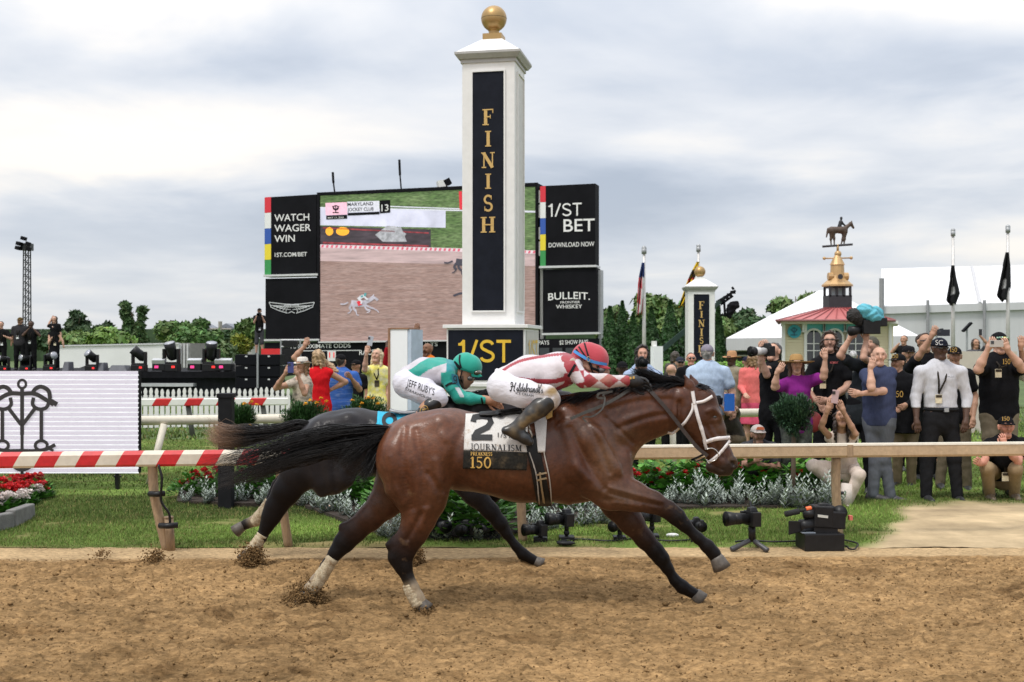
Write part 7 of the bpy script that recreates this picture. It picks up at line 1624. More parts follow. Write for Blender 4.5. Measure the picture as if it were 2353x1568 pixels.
for i, (x, w, h, lb) in enumerate(((152, 16, 22, 'grey wedge monitor beside the dancer light'), (231, 18, 20, 'grey wedge monitor right of the stage light'), (272, 44, 14, 'long grey case lying on the stage deck'), (545, 60, 18, 'black amplifier case beside the speaker stack'))):
    X = SX(x, 36.9); W_ = w/F*36.9; Hh = h/F*36.9; m = MB(); m.hexa([(X-W_/2, 36.8, Zs), (X+W_/2, 36.8, Zs), (X+W_/2, 37.3, Zs), (X-W_/2, 37.3, Zs), (X-W_*.4, 36.95, Zs+Hh), (X+W_*.3, 36.95, Zs+Hh), (X+W_*.4, 37.3, Zs+Hh), (X-W_/2, 37.3, Zs+Hh)])
    tag(m.build('stage_case', M('case_grey', (.075, .08, .095), .6, var=.2) if i < 3 else BLACKP, None, bev=.02), lb, 'case')
# speakers
x = [541, 592, 596, 643]
for r in range(3):
    for c in range(2):
        xa, xb = (541, 591.5) if c == 0 else (593.5, 643); ya, yb = 815+26.5*r, 840.5+26.5*r
        Yq = 31.; p0, p1 = P(xa, yb, Yq), P(xb, ya, Yq)
        t = thing('speaker', '%s cabinet of the %s column in the black speaker stack' % (['top', 'middle', 'bottom'][r], ['outer', 'inner'][c]), 'loudspeaker', (p0+p1)/2, 'stacked black loudspeakers')
        m = MB(); m.box(((p0[0]+p1[0])/2, Yq+.35, (p0[2]+p1[2])/2), (p1[0]-p0[0], .7, p1[2]-p0[2])); m.build('cabinet', M('speaker_black', (.010, .0105, .013), .7, var=.25, scale=30, spec=.12), t, bev=.012)
        m = MB(); m.box(((p0[0]+p1[0])/2, Yq-.012, (p0[2]+p1[2])/2), ((p1[0]-p0[0])*.94, .02, (p1[2]-p0[2])*.84)); m.build('grille', M('speaker_grille', (.008, .0085, .011), .7, var=.5, scale=90, spec=.08), t)
        m = MB(); m.box(((p0[0]+p1[0])/2, Yq-.028, p1[2]-.05), (.06, .01, .04)); m.build('badge', TRIM, t)
t = thing('speaker_riser', 'black riser under the speaker stack', 'riser', (P(592, 800, 31.4)[0], 31.4, 0)); m = MB(); m.box((P(592, 800, 31.4)[0], 31.4, .32), (1.28, .8, .66)); m.build('frame', DARK, t); m = MB(); m.tube([P(592, 892, 30.96), P(592, 812, 30.96)], .03, 8); m.build('mast', GREY, t)
p = P(596, 812, 44); m = MB(); m.box((p[0], 44, .74), (1.6, 1.2, 1.5)); tag(m.build('platform', DARK, None), 'dark platform the photographer above the speakers stands on', 'platform')
p = P(648, 806, 42); m = MB(); m.box((p[0]-.4, 42, p[2]-.1), (.7, .2, .34)); tag(m.build('red_box', M('flag_red', (.75, .03, .03), .6), None), 'small red box beside the legs of the photographer above the speakers', 'box')
t = thing('camera_rig', 'rack of grey production equipment behind the woman in the fedora', 'rack', (P(670, 800, 34)[0], 34, 0)); c0 = P(668, 800, 34)
m = MB(); [m.tube([P(x, 782, 34), P(x, 880, 34)], .03, 6) for x in (646, 690)]; [m.tube([P(646, y, 34), P(690, y, 34)], .03, 6) for y in (782, 797, 840)]; m.build('frame', GREY, t)
m = MB(); m.box(P(668, 790, 34), (.42, .3, .16)); m.box(P(668, 818, 34), (.40, .3, .44)); m.build('equipment', BLACKP, t)
# light tower, poles
t = thing('light_tower', 'slim lattice light tower rising behind the stage', 'tower', (P(62, 800, 60)[0], 60, 0)); un = 60/F
m = MB(); X = P(62, 800, 60)[0]; w = 7*un
for sx in (-1, 1):
    for sy in (-1, 1): m.tube([(X+sx*w, 60+sy*w, 0), (X+sx*w*.8, 60+sy*w*.8, 1.78+228*un)], .035, 5)
n = 18
for i in range(n):
    z0, z1 = .3+i*(1.5+228*un)/n, .3+(i+1)*(1.5+228*un)/n
    for sy in (-1, 1): m.tube([(X-w*.9, 60+sy*w, z0), (X+w*.9, 60+sy*w, z1)], .022, 4); m.tube([(X-w*.9, 60+sy*w, z0), (X+w*.9, 60+sy*w, z0)], .022, 4)
m.build('lattice', M('tower_steel', (.06, .062, .066), .6), t)
m = MB(); m.box((X, 60, 1.78+232*un), (.5, .5, 16*un)); m.build('head_frame', M('tower_steel'), t)
for sx, dz in ((-10, 238), (10, 238), (-12, 228), (11, 226), (0, 250)): m = MB(); m.box((X+sx*un, 59.6, 1.78+dz*un), (10*un, .3, 8*un), .2*sx/10, .3); m.build('lamp', DARK, t)
t = thing('utility_pole', 'pale wooden utility pole among the far trees', 'pole', (P(876, 800, 90)[0]-17.5, 90, 0)); q = P(506, 765, 90)
m = MB(); m.tube([(q[0], 90, 0), (q[0], 90, q[2]+.9)], .16, 6); m.build('shaft', M('pole_wood', (.35, .32, .28), .8), t); m = MB(); m.tube([(q[0]-.9, 90, q[2]+.3), (q[0]+.9, 90, q[2]+.3)], .08, 5); m.build('crossarm', M('pole_wood'), t)

# ------------------------------------------------------------------ tents, pavilion, flags on the right
TENT = M('tent_white', (.78, .78, .79), .55, var=.04, scale=.7, bump=.12, bscale=3)
TENTG = M('tent_wall', (.60, .60, .61), .6, var=.05, scale=.5, stretch=(4, 1, .3), bump=.3, bscale=4)
def at(x, y, Y): return P(x, y, Y)
t = thing('event_tent', 'large white event tent with sloping roof at the back on the right', 'tent', (*at(2250, 800, 75)[:2], 0))
Yt = 75.; e0, e1 = at(2032, 706, Yt), at(2560, 690, Yt); r0, r1 = at(2024, 618, Yt+9), at(2560, 604, Yt+9)
m = MB(); m.hexa([e0, e1, at(2600, 712, Yt+18), at(2046, 722, Yt+18), r0, r1, r1+np.array((0, .1, 0)), r0+np.array((0, .1, 0))]); m.build('roof', TENT, t)
m = MB(); m.hexa([e0+np.array((0, .1, -7.)), e1+np.array((0, .1, -7.)), e1+np.array((0, .4, -7.)), e0+np.array((0, .4, -7.)), e0+np.array((0, .1, -.02)), e1+np.array((0, .1, -.02)), e1+np.array((0, .4, -.02)), e0+np.array((0, .4, -.02))]); m.build('wall', TENTG, t)
m = MB(); m.hexa([e0+np.array((0, -.12, -.45)), e1+np.array((0, -.12, -.45)), e1+np.array((0, .08, -.45)), e0+np.array((0, .08, -.45)), e0+np.array((0, -.12, .05)), e1+np.array((0, -.12, .05)), e1+np.array((0, .08, .05)), e0+np.array((0, .08, .05))]); m.build('valance', TENTG, t)
for x in (2247,): m = MB(); m.tube([at(x-14, 614, Yt+8.8), at(x+5, 698, Yt-.1)], .12, 6); m.build('seam', M('tent_seam', (.5, .5, .51), .6), t)
for x in (2026, 2132, 2262): m = MB(); m.tube([at(x, 640 if x == 2026 else 690, Yt-.3), at(x, 830, Yt-.3)], .16 if x == 2026 else .1, 6); m.build('post', M('tent_post', (.28, .28, .29), .5), t)
t = thing('marquee', 'white peaked marquee behind the pavilion with open sides', 'tent', (*at(1890, 800, 52)[:2], 0))
Ym = 52.; ap = at(1882, 668, Ym+4); ap2 = at(1905, 666, Ym+4); cs = [at(1668, 778, Ym), at(2112, 772, Ym), at(2104, 778, Ym+9), at(1690, 782, Ym+9)]
m = MB(); V = [*cs, ap, ap2]; m.add(V, [[0, 1, 5, 4], [1, 2, 5], [2, 3, 4, 5], [3, 0, 4]]); o = m.build('roof', TENT, t)
m = MB(); 
for a_, b_ in ((cs[0], cs[1]), (cs[3], cs[0])):
    dv = np.array((0, .06, 0)); m.hexa([a_-UP*.55-dv, b_-UP*.55-dv, b_-UP*.55+dv, a_-UP*.55+dv, a_-dv, b_-dv, b_+dv, a_+dv])
m.build('valance', TENTG, t)
for x in (1680, 1742, 1770, 2096): m = MB(); m.tube([at(x, 792, Ym+.2), at(x, 870, Ym+.2)], .07, 8); m.build('post', WHITE, t)
m = MB(); m.box((*at(1740, 800, 55)[:2], 1.25), (5.4, .2, 1.7)); m.build('back_wall', M('shade_dark', (.05, .055, .065), .7, var=.4, scale=2), t)
for y in (806, 818): m = MB(); m.tube([at(1672, y, Ym+.6), at(1770, y-1, Ym+.6)], .035, 6); m.build('hand_rail', WHITE, t)
# pavilion
Yp = 44.; un = Yp/F
CRM = M('siding_cream', (.80, .71, .50), .7, var=.05, scale=2); TEAL = M('trim_teal', (.10, .42, .44), .6, var=.08)
t = thing('pavilion', 'cream clapboard pavilion with red hip roof and gold cupola', 'building', (*at(1922, 800, Yp)[:2], 0))
def pb(m, x0, y0, x1, y1, dy0, dy1):
    a_, b_ = at(x0, y1, Yp), at(x1, y0, Yp); k_ = (Yp+dy1)/Yp*1.01 if dy1 > 3 else 1; c_, d_ = a_[0]*k_, b_[0]*k_
    m.hexa([(a_[0], Yp+dy0, a_[2]), (b_[0], Yp+dy0, a_[2]), (d_, Yp+dy1, a_[2]), (c_, Yp+dy1, a_[2]), (a_[0], Yp+dy0, b_[2]), (b_[0], Yp+dy0, b_[2]), (d_, Yp+dy1, b_[2]), (c_, Yp+dy1, b_[2])])
m = MB(); pb(m, 1800, 745, 2044, 906, 0, 4); m.build('wall', CRM, t)
m = MB()
for i in range(22):
    y = 755+i*6.6; pb(m, 1801, y, 1848, y+5.2, -.05, -.001); pb(m, 1990, y, 2043, y+5.2, -.05, -.001)
m.build('clapboard', CRM, t)
m = MB(); pb(m, 1850, 744, 1988, 764, -.10, -.002); m.build('frieze', TEAL, t)
m = MB()
for x in (1796, 1846, 1987, 2040): m = MB(); pb(m, x, 744, x+6, 906, -.16, -.051 if x in (1846, 1987) else 0); m.build('corner_post', WHITE, t)
m = MB(); pb(m, 1788, 738, 2054, 745, -.5, 4.5); m.build('eave_board', WHITE, t)
for i, x in enumerate((1870, 1918, 1966)):
    r_ = 19; wm = MB(); out = [(x-r_, 870), (x+r_, 870)]+[(x+r_*math.cos(w), 776-r_*1.0*math.sin(w)) for w in np.linspace(0, math.pi, 14)]
    wm.prism(out, lambda u, v, d: at(u, v, Yp-.10+d), .06); w_ = wm.build('window', M('window_glass', (.025, .03, .04), .12, coat=1., var=.3, scale=2), t)
    fm = MB(); fm.tube([at(x-r_, 870, Yp-.12), at(x-r_, 776, Yp-.12)]+[at(x-r_*math.cos(w), 776-r_*math.sin(w), Yp-.12) for w in np.linspace(0, math.pi, 14)]+[at(x+r_, 870, Yp-.12)], .045, 6)
    for yy in (790, 806, 840): fm.tube([at(x-r_, yy, Yp-.12), at(x+r_, yy, Yp-.12)], .022, 4)
    fm.tube([at(x, 760, Yp-.13), at(x, 870, Yp-.13)], .025, 4); fm.build('frame', WHITE, w_)
    for sg in (-1, 1):
        bm = MB(); bm.tube([at(x+sg*24, 745, Yp-.2), at(x+sg*24, 760, Yp-.2), at(x+sg*24, 764, Yp-.2)], [.05, .05, .09], 8); bm.build('bracket', WHITE, t)
m = MB(); c = at(1825, 762, Yp-.13); m.tube([c, c-np.array((0, .04, 0))], 15.5*un, 24); md = m.build('medallion', M('medallion_blue', (.03, .33, .42), .5), t)
v, f_ = strokes([(arc(1825, 758, 5, 4, 0, 360, 12), 1.6), ([(1825, 752), (1825, 772)], 1.6), ([(1817, 757), (1825, 766), (1833, 757)], 1.6), ([(1817, 770), (1833, 770)], 1.6)]); mk('medallion_emblem', [at(a, b, Yp-.18-c_*.003) for a, b, c_ in v], f_, M('medallion_ink', (.02, .08, .13), .6), md, False)
RF = M('roof_red', (.46, .135, .13), .5, var=.10, scale=1.2); 
ev = [at(1784, 741, Yp-.9), at(2058, 731, Yp-.9), at(2058, 738, Yp+4.8), at(1790, 738, Yp+4.8)]; tp = [at(1896, 708, Yp+1.4), at(1952, 708, Yp+1.4), at(1952, 708, Yp+2.6), at(1896, 708, Yp+2.6)]
ev[0][2] = ev[1][2] = ev[2][2] = ev[3][2] = at(0, 738, Yp)[2]
m = MB(); m.hexa([*ev, *tp]); rf = m.build('roof', RF, t)
m = MB(); 
for k in range(11):
    s_ = k/10; m.tube([ev[0]*(1-s_)+ev[1]*s_+UP*.02-np.array((0, .01, 0)), tp[0]*(1-s_)+tp[1]*s_+UP*.02-np.array((0, .01, 0))], .02, 4)
m.build('seam', M('roof_seam', (.30, .06, .06), .5), rf)
m = MB(); m.tube([ev[0], ev[1]], .05, 6); m.tube([ev[3], ev[0]], .05, 6); m.build('gutter', M('gutter_dark', (.25, .10, .10), .5), rf)
# cupola and weathervane
yc = Yp+2; uc = yc/F; G2 = M('cupola_gold', (.56, .36, .17), .4, metal=.35, var=.12, scale=3); CB = M('cupola_black', (.028, .028, .034), .6, var=.2)
def cz(y): return 1.78+(800-y)*uc
cx_ = at(1924, 800, yc)[0]
m = MB(); w = 25*uc; m.box((cx_, yc, cz(695)), (2.1*w, 2*w, 30*uc)); 
for sx in (-1, -.33, .33, 1): m.box((cx_+sx*w*.92, yc-w*.9, cz(672)), (.2*w, .2*w, 22*uc)); m.box((cx_+sx*w*.92, yc+w*.9, cz(672)), (.2*w, .2*w, 22*uc))
m.box((cx_, yc, cz(660)), (2*w, 2*w, 4*uc)); m.build('cupola_base', CB, t)
m = MB(); m.box((cx_, yc, cz(671)), (1.5*w, .1, 18*uc)); m.build('cupola_opening', M('opening_pale', (.62, .65, .68), .6), t)
m = MB(); m.lathe((cx_, yc, 0), [(29*uc*1.2, cz(659)), (29*uc*1.2, cz(655)), (18*uc, cz(640)), (16*uc, cz(634)), (15*uc, cz(610)), (17*uc, cz(609)), (1.5*uc, cz(577))], 4 if False else 12, .26); m.build('cupola_roof', G2, t)
for sx in (-1, 1): m = MB(); m.tube([(cx_+sx*12*uc, yc-.1, cz(636)), (cx_+sx*23*uc, yc-.1, cz(636))], 9*uc, 10); m.build('dormer', G2, t)
m = MB(); m.tube([(cx_-1.5*uc, yc-.5, cz(638)), (cx_-1.5*uc, yc-30*uc, cz(638))], 9*uc, 12); m.build('dormer', G2, t); m = MB(); m.tube([(cx_-1.5*uc, yc-30.4*uc, cz(638)), (cx_-1.5*uc, yc-30.2*uc, cz(638))], 6*uc, 12); m.build('vent', CB, t)
m = MB(); m.tube([(cx_+1*uc, yc, cz(578)), (cx_+1*uc, yc, cz(562))], .05, 6); m.ball((cx_+1.5*uc, yc, cz(584)), 8*uc, 16, 10); m.build('vane_ball', G2, t, True)
m = MB(); m.tube([(cx_-30*uc, yc, cz(594)), (cx_+32*uc, yc, cz(593))], .03, 5); m.ball((cx_-30*uc, yc, cz(594)), .07, 8, 5); m.ball((cx_+32*uc, yc, cz(593)), .07, 8, 5); m.build('vane_arm', G2, t, True)
wv = thing('weathervane', 'weathervane of a brown horse and rider on top of the pavilion', 'weathervane', (cx_, yc, cz(566)))
m = MB(); m.tube([(cx_-34*uc, yc, cz(567)), (cx_+35*uc, yc, cz(562))], .05, 6); m.build('bar', CB, wv)
Bv = DB(yc)
Bv.ch([(1911, 529, 0, 8), (1932, 529, 0, 7.5), (1941, 529, 0, 6.5)], 4); Bv.ch([(1941, 526, 0, 5.5), (1954, 515, 0, 3.6)], 3); Bv.ch([(1955, 514, 0, 4), (1961, 524, 0, 2.5)], 3); Bv.ch([(1957, 512, 0, 1.6), (1957, 508, 0, 1)], 2)
Bv.ch([(1911, 534, 0, 6), (1909, 550, 0, 2), (1910, 566, 0, 1.4)], 4); Bv.ch([(1914, 534, 0, 5), (1917, 548, 0, 2), (1917, 566, 0, 1.4)], 4); Bv.ch([(1940, 534, 0, 5), (1936, 550, 0, 1.9), (1932, 564, 0, 1.4)], 4); Bv.ch([(1942, 534, 0, 5), (1941, 550, 0, 1.9), (1939, 564, 0, 1.4)], 4); Bv.ch([(1903, 527, 0, 3), (1899, 545, 0, 1.6)], 3)
V, Q = Bv.mesh(.014); mk('horse_figure', V, Q, M('vane_brown', (.085, .055, .04), .6, var=.2), wv, True)
Bv = DB(yc); Bv.ch([(1928, 522, 0, 4), (1932, 511, 0, 4.5)], 4); Bv.ch([(1932, 510, 0, 3), (1942, 519, 0, 2)], 3); Bv.ch([(1933, 503, 0, 3), (1933, 501, 0, 3)], 2); Bv.ch([(1930, 522, 0, 3), (1938, 527, 0, 2.5), (1934, 537, 0, 2)], 3); V, Q = Bv.mesh(.02); mk('rider_figure', V, Q, CB, wv, True)
# flags
def flag(lab, x, ytop, Y, cloth_pts, colf, ybase=870, half=True):
    t = thing('flagpole', lab, 'flagpole', (*at(x, 800, Y)[:2], 0)); un = Y/F
    m = MB(); m.tube([(at(x, 800, Y)[0], Y, 0), at(x, ytop, Y)], [.085, .05], 8); m.build('pole', M('pole_pale', (.60, .58, .56), .4, metal=.2), t, True)
    m = MB(); m.lathe(at(x, ytop+12, Y), [(.09, 0), (.09, .2), (.05, .2), (.05, .28)], 8); m.ball(at(x, ytop-1, Y), .09, 10, 7); m.build('truck', GREY, t, True)
    V, Fs, C = [], [], []; n = 26; k = 9
    top, bot = cloth_pts[:2]
    for i in range(n+1):
        s_ = i/n
        for j in range(k+1):
            u = j/k; xa = np.interp(s_, top[0], top[1]); xb = np.interp(s_, bot[0], bot[1]); y = cloth_pts[2]+(cloth_pts[3]-cloth_pts[2])*s_
            V.append(at(xa+(xb-xa)*u, y+3*math.sin(u*7)*s_, Y-.12-.14*math.sin(u*9+s_*3))); C.append(colf(s_, u))
    Fs = [[i*(k+1)+j, i*(k+1)+j+1, (i+1)*(k+1)+j+1, (i+1)*(k+1)+j] for i in range(n) for j in range(k)]
    o = mk('flag', V, np.array(Fs), CLOTH, t, True, col=np.array(C)); sd = o.modifiers.new('thickness', 'SOLIDIFY'); sd.thickness = .02
def usa(s_, u):
    if s_ < .30: return (.03, .045, .13)
    return (.50, .03, .05) if math.sin(u*11+s_*4) > 0 else (.70, .68, .68)
def md_(s_, u):
    q = math.sin(s_*16)*math.sin(u*8+s_*5); return (.75, .48, .02) if q > .1 else ((.40, .03, .03) if .35 < s_ < .6 else (.03, .025, .02))
flag('flagpole with drooping red white and blue striped flag', 1480, 572, 40., (([0, .4, 1], [1476, 1466, 1463]), ([0, .6, 1], [1480, 1479, 1474]), 604, 722), usa)
flag('flagpole with drooping yellow, black and red flag behind the far finish post', 1605, 567, 46., (([0, .4, 1], [1602, 1580, 1559]), ([0, .5, 1], [1606, 1592, 1572]), 602, 706), md_)
bl = lambda s_, u: (.02, .02, .022) if not (.55 < s_ < .75 and .3 < u < .6) else (.45, .45, .45)
flag('flagpole with limp black flag before the event tent', 2190, 531, 44., (([0, .4, .9, 1], [2187, 2182, 2174, 2182]), ([0, .3, .7, 1], [2192, 2196, 2205, 2196]), 610, 700), bl)
flag('flagpole with larger limp black flag nearest the frame edge', 2316, 523, 42., (([0, .3, .9, 1], [2312, 2304, 2290, 2300]), ([0, .3, .7, 1], [2317, 2321, 2322, 2314]), 580, 692), bl)
for i, (x, y) in enumerate(((2062+160, 730), (2062, 792))):
    pass
for i, (x, yt) in enumerate(((2152, 760), (2222, 752))):
    t = thing('lamp_stand', ['thin grey lamp stand left of the big man in black', 'thin grey lamp stand before the tent wall with tilted lamp'][i], 'lamp stand', (*at(x, 800, 34)[:2], 0)); m = MB(); m.tube([(at(x, 800, 34)[0], 34, 0), at(x, yt, 34)], .03, 6); m.build('pole', GREY, t); m = MB(); m.box(at(x, yt, 34), (.36, .16, .06), 0, -.2 if i == 0 else -.8); m.build('lamp', DARK, t)
# camera crane
t = thing('camera_crane', 'dark green camera crane arm with remote head rising behind the far finish post', 'crane', (*at(1560, 800, 45.5)[:2], 0))
CG = M('crane_green', (.012, .035, .026), .5, var=.3)
m = MB(); m.tube([at(1512, 812, 45.5), at(1640, 706, 45.5), at(1664, 686, 45.5)], [.14, .12, .08], 4); m.build('boom', CG, t)
m = MB(); [m.tube([at(a, b, 45.5), at(c_, d_, 45.5)], .05, 5) for a, b, c_, d_ in ((1650, 692, 1690, 668), (1656, 700, 1684, 680), (1686, 666, 1682, 660), (1664, 692, 1666, 724), (1656, 724, 1676, 724))]; [m.box(at(1660+i*8, 690-i*6, 45.5), (.18, .2, .12)) for i in range(4)]; m.build('arm_end', DARK, t)
Bv = DB(45.5); Bv.ch([(1682, 706, 0, 11), (1675, 724, 0, 8)], 6); Bv.ch([(1690, 698, 0, 7), (1694, 703, 0, 6)], 4); V, Q = Bv.mesh(.03, .03, 8); mk('remote_head', V, Q, DARK, t, True)
m = MB(); m.box((*at(1512, 830, 45.5)[:2], .75), (.3, .3, 1.5)); m.build('mast', CG, t)
p = at(1509, 800, 24); t = thing('white_pedestal', 'square white pedestal with short pipe on top beside the dark haired photographer', 'pedestal', (p[0], 24, 0))
m = MB(); m.box((p[0], 24, at(0, 796, 24)[2]/2), (22*24/F, .2, at(0, 796, 24)[2]), .25); m.build('box', M('panel_bright'), t); m = MB(); m.tube([at(1503, 797, 24), at(1503, 784, 24)], .06, 8); m.build('pipe', WHITE, t)
t = thing('barrier', 'pale low wall behind the crowd at the edge of the tents', 'wall', (*at(2190, 800, 24)[:2], 0)); m = MB(); a_, b_ = at(2125, 800, 24), at(2330, 800, 24); m.box(((a_[0]+b_[0])/2, 24, .85), (b_[0]-a_[0], .3, 1.72)); m.build('wall', M('wall_pale', (.55, .49, .42), .7, var=.06), t)

# ------------------------------------------------------------------ trees and shrubs
LEAF = M('leaf', rough=.55, var=.15, scale=20, attr=True, spec=.3)
BARK = M('bark', (.11, .08, .055), .9, var=.3, scale=10)
rt = np.random.default_rng(99)
def leafcloud(name, C, N, size, colr, parent, up=.25, loc=None):
    """many small leaf faces at points C facing roughly N"""
    n = len(C); N = N+rt.normal(0, .55, (n, 3)); N[:, 2] += up; N /= np.linalg.norm(N, axis=1)[:, None]
    a = np.cross(N, rt.normal(0, 1, (n, 3))); a /= np.linalg.norm(a, axis=1)[:, None]; b = np.cross(N, a)
    s_ = (np.asarray(size)*rt.uniform(.6, 1.4, n))[:, None]
    V = np.stack([C-a*s_, C-b*s_*.5+a*s_*.1, C+a*s_, C+b*s_*.5+a*s_*.1], 1).reshape(-1, 3)
    return mk(name, V, np.arange(4*n).reshape(-1, 4), LEAF, parent, False, col=np.repeat(colr, 4, 0))
def crown(kind, x, yt, yb, w, Y, n, g):
    un = Y/F; top, bot = P(x, yt, Y), P(x, yb, Y); hw = w/2*un; hh = top[2]-bot[2]
    pts, nr = [], []
    if kind == 'cone':
        u = rt.uniform(0, 1, n)**.8; a = rt.uniform(0, 6.283, n); rr = hw*(1-u**1.5)*(1+.10*np.sin(a*9+u*30)+.08*np.sin(u*50))*rt.uniform(.75, 1.05, n)
        pts = np.stack([top[0]+rr*np.cos(a), Y+rr*np.sin(a), bot[2]+u*hh], 1); nr = np.stack([np.cos(a), np.sin(a), .3+0*a], 1)
        tone = rt.uniform(.6, 1.3, n)*(1+.25*np.sin(a*7+u*20))
    else:
        m_ = {'round': 16, 'pine': 13, 'tall': 15}[kind]; cl = []
        for i in range(m_):
            if kind == 'round': v = rt.normal(0, 1, 3); v /= np.linalg.norm(v); r0 = rt.uniform(.25, .72); cl.append((v[0]*hw*r0, v[1]*hw*r0, hh*(.52+.40*v[2]*r0*1.2), rt.uniform(.26, .42)*hw))
            elif kind == 'pine': u = (i+.5)/m_; a = i*2.4; r0 = hw*.75*(1-u**1.3)+.1*hw; cl.append((math.cos(a)*r0*.75, math.sin(a)*r0*.75, hh*(.12+.84*u), max(.18, .42*(1-u*.75))*hw))
            else: u = (i+.5)/m_; a = i*2.1; r0 = hw*(.35+.55*rt.uniform()); cl.append((math.cos(a)*r0, math.sin(a)*r0*.6, hh*(.15+.82*u), rt.uniform(.22, .36)*hw*(1.2-.5*u)))
        pts = np.zeros((n, 3)); nr = np.zeros((n, 3)); tone = np.zeros(n)
        wts = np.array([c_[3]**2 for c_ in cl]); ci = rt.choice(m_, n, p=wts/wts.sum())
        v = rt.normal(0, 1, (n, 3)); v /= np.linalg.norm(v, axis=1)[:, None]; rad = (rt.uniform(.5, 1.0, n)+.28*rt.uniform(0, 1, n)**5)[:, None]
        ca = np.array(cl)[ci]; pts = ca[:, :3]+v*ca[:, 3:]*rad*np.array((1.1, 1.1, .72 if kind != 'pine' else .55)); pts += np.array((top[0], Y, bot[2])); nr = v
        tone = rt.uniform(.65, 1.35, n)*rt.uniform(.75, 1.25, m_)[ci]
    return pts, nr, np.array(g)[None]*tone[:, None]*np.stack([1+.12*rt.normal(0, 1, n), np.ones(n), np.ones(n)], 1)
def tree(name, label, kind, x, yt, yb, w, Y, n, g, size, cat='tree', group=None):
    t = thing(name, label, cat, (*P(x, 800, Y)[:2], 0), group); un = Y/F
    C, N, co = crown(kind, x, yt, yb, w, Y, n, g); leafcloud('crown', C, N, size, np.clip(co, .004, 1), t)
    top = P(x, yt, Y); m = MB(); zt_ = P(x, yb, Y)[2]; hh = top[2]-zt_
    m.tube([(top[0], Y, 0), (top[0]+.1, Y, max(zt_, .3)), (top[0], Y, zt_+hh*.8)], [max(.08, w*un*.035), max(.06, w*un*.03), .03], 8)
    for k in range(0 if kind == 'cone' else 6): a = k*1.05; m.tube([(top[0], Y, zt_+hh*(.1+.08*k)), (top[0]+math.cos(a)*w*un*.3, Y+math.sin(a)*w*un*.3, zt_+hh*(.3+.1*k))], [.05*max(1, w*un*.12), .02], 5)
    m.build('trunk', BARK, t, True); return t
G1, G2_, G3, G4 = (.12, .19, .055), (.050, .088, .036), (.14, .24, .045), (.022, .048, .020)
TG = 'trees along the far edge of the infield'
for i, (lb, kind, x, yt, yb, w, Y, n, g) in enumerate((
    ('broad dark pine behind the trailer', 'pine', 178, 720, 800, 86, 85, 2600, G2_), ('dark rounded tree beyond the trailer roof', 'round', 238, 741, 800, 60, 88, 1500, G2_), ('tall thin tree with loose crown above the trailer', 'tall', 302, 700, 800, 56, 80, 1800, (.075, .13, .045)),
    ('low bright green bush line behind the trailer', 'round', 255, 762, 806, 130, 78, 1800, G3), ('small bush between the pine and the trailer front', 'round', 165, 770, 806, 90, 78, 1200, G1), ('round green tree right of the trailer', 'round', 400, 742, 806, 86, 90, 2200, G1),
    ('wide mid green tree behind the tall stage lights', 'round', 455, 736, 826, 100, 84, 2600, (.095, .18, .05)), ('dark tree beside the utility pole', 'round', 520, 742, 826, 70, 92, 1700, G2_), ('grey green tree behind the photographer on the platform', 'round', 563, 728, 806, 70, 88, 1800, G1),
    ('yellow green shrub left of the photographer on the platform', 'round', 558, 768, 816, 52, 70, 1500, (.19, .22, .03)), ('low hedge under the utility pole', 'round', 490, 795, 850, 120, 66, 1700, (.11, .17, .06)), ('bush between trailer and tall light tower', 'round', 105, 765, 806, 60, 80, 900, G2_),
    ('leafy tree behind the striped flag', 'round', 1500, 668, 800, 130, 100, 3600, G1), ('leafy tree left of the far finish post', 'round', 1570, 690, 800, 110, 96, 3000, (.13, .20, .06)), ('tree behind the right hand boards', 'round', 1405, 692, 800, 90, 100, 2200, (.1, .16, .05)),
    ('dark tree between the crane and the marquee', 'round', 1708, 700, 800, 100, 92, 2600, (.06, .11, .045)), ('leafy tree peeking over the marquee roof', 'round', 1828, 658, 790, 110, 98, 2800, (.13, .20, .06)), ('tree behind the marquee corner', 'round', 1655, 715, 805, 80, 90, 1800, G1))):
    tree('pine_tree' if kind == 'pine' else 'leafy_tree', lb, kind, x, yt-4, yb, w*1.12, Y, int(n*2.6), g, .0034*Y, group=TG)
for i, (lb, x, yt, w, Y) in enumerate((('clipped conifer nearest the right hand boards', 1402, 706, 54, 47), ('tall pointed conifer second from the boards', 1430, 694, 52, 47.5), ('clipped conifer hidden behind the striped flag', 1455, 722, 50, 47), ('pointed conifer right of the striped flagpole', 1497, 706, 56, 48), ('broad clipped conifer behind the white pedestal', 1540, 692, 66, 47), ('tall conifer directly left of the far finish post', 1574, 706, 60, 48), ('flat topped conifer directly right of the far finish post', 1650, 694, 42, 46), ('conifer between boards and flagpole in the second row', 1475, 735, 50, 50))):
    tree('conifer', lb, 'cone', x, yt, 872, w, Y, 9000, (.030, .080, .020), .075, group='clipped conifers in a row')
tag(mk('far_woods', *(lambda m: (m.V, m.Fc))((lambda m: (m.box((0, 160, 2.2), (400, 6, 4.4)), m)[1])(MB())), M('far_foliage', (.04, .07, .03), .95, var=.5, scale=.5), None, False), kind='stuff', label='far strip of woodland along the horizon', cat='woods')
h0 = thing('hedge', 'low bright green clipped hedge behind the men in sunglasses', 'hedge', (*at(1590, 800, 30)[:2], 0)); n = 3500; a0, a1 = at(1515, 836, 30)[0], at(1790, 836, 30)[0]
C = np.stack([rt.uniform(a0, a1, n), 30+rt.uniform(-.4, .4, n), rt.uniform(0, 1, n)**.4*1.42], 1); leafcloud('foliage', C, np.tile((0, -.6, .6), (n, 1)), .05, np.array((.12, .24, .03))*rt.uniform(.6, 1.4, (n, 1)), h0)
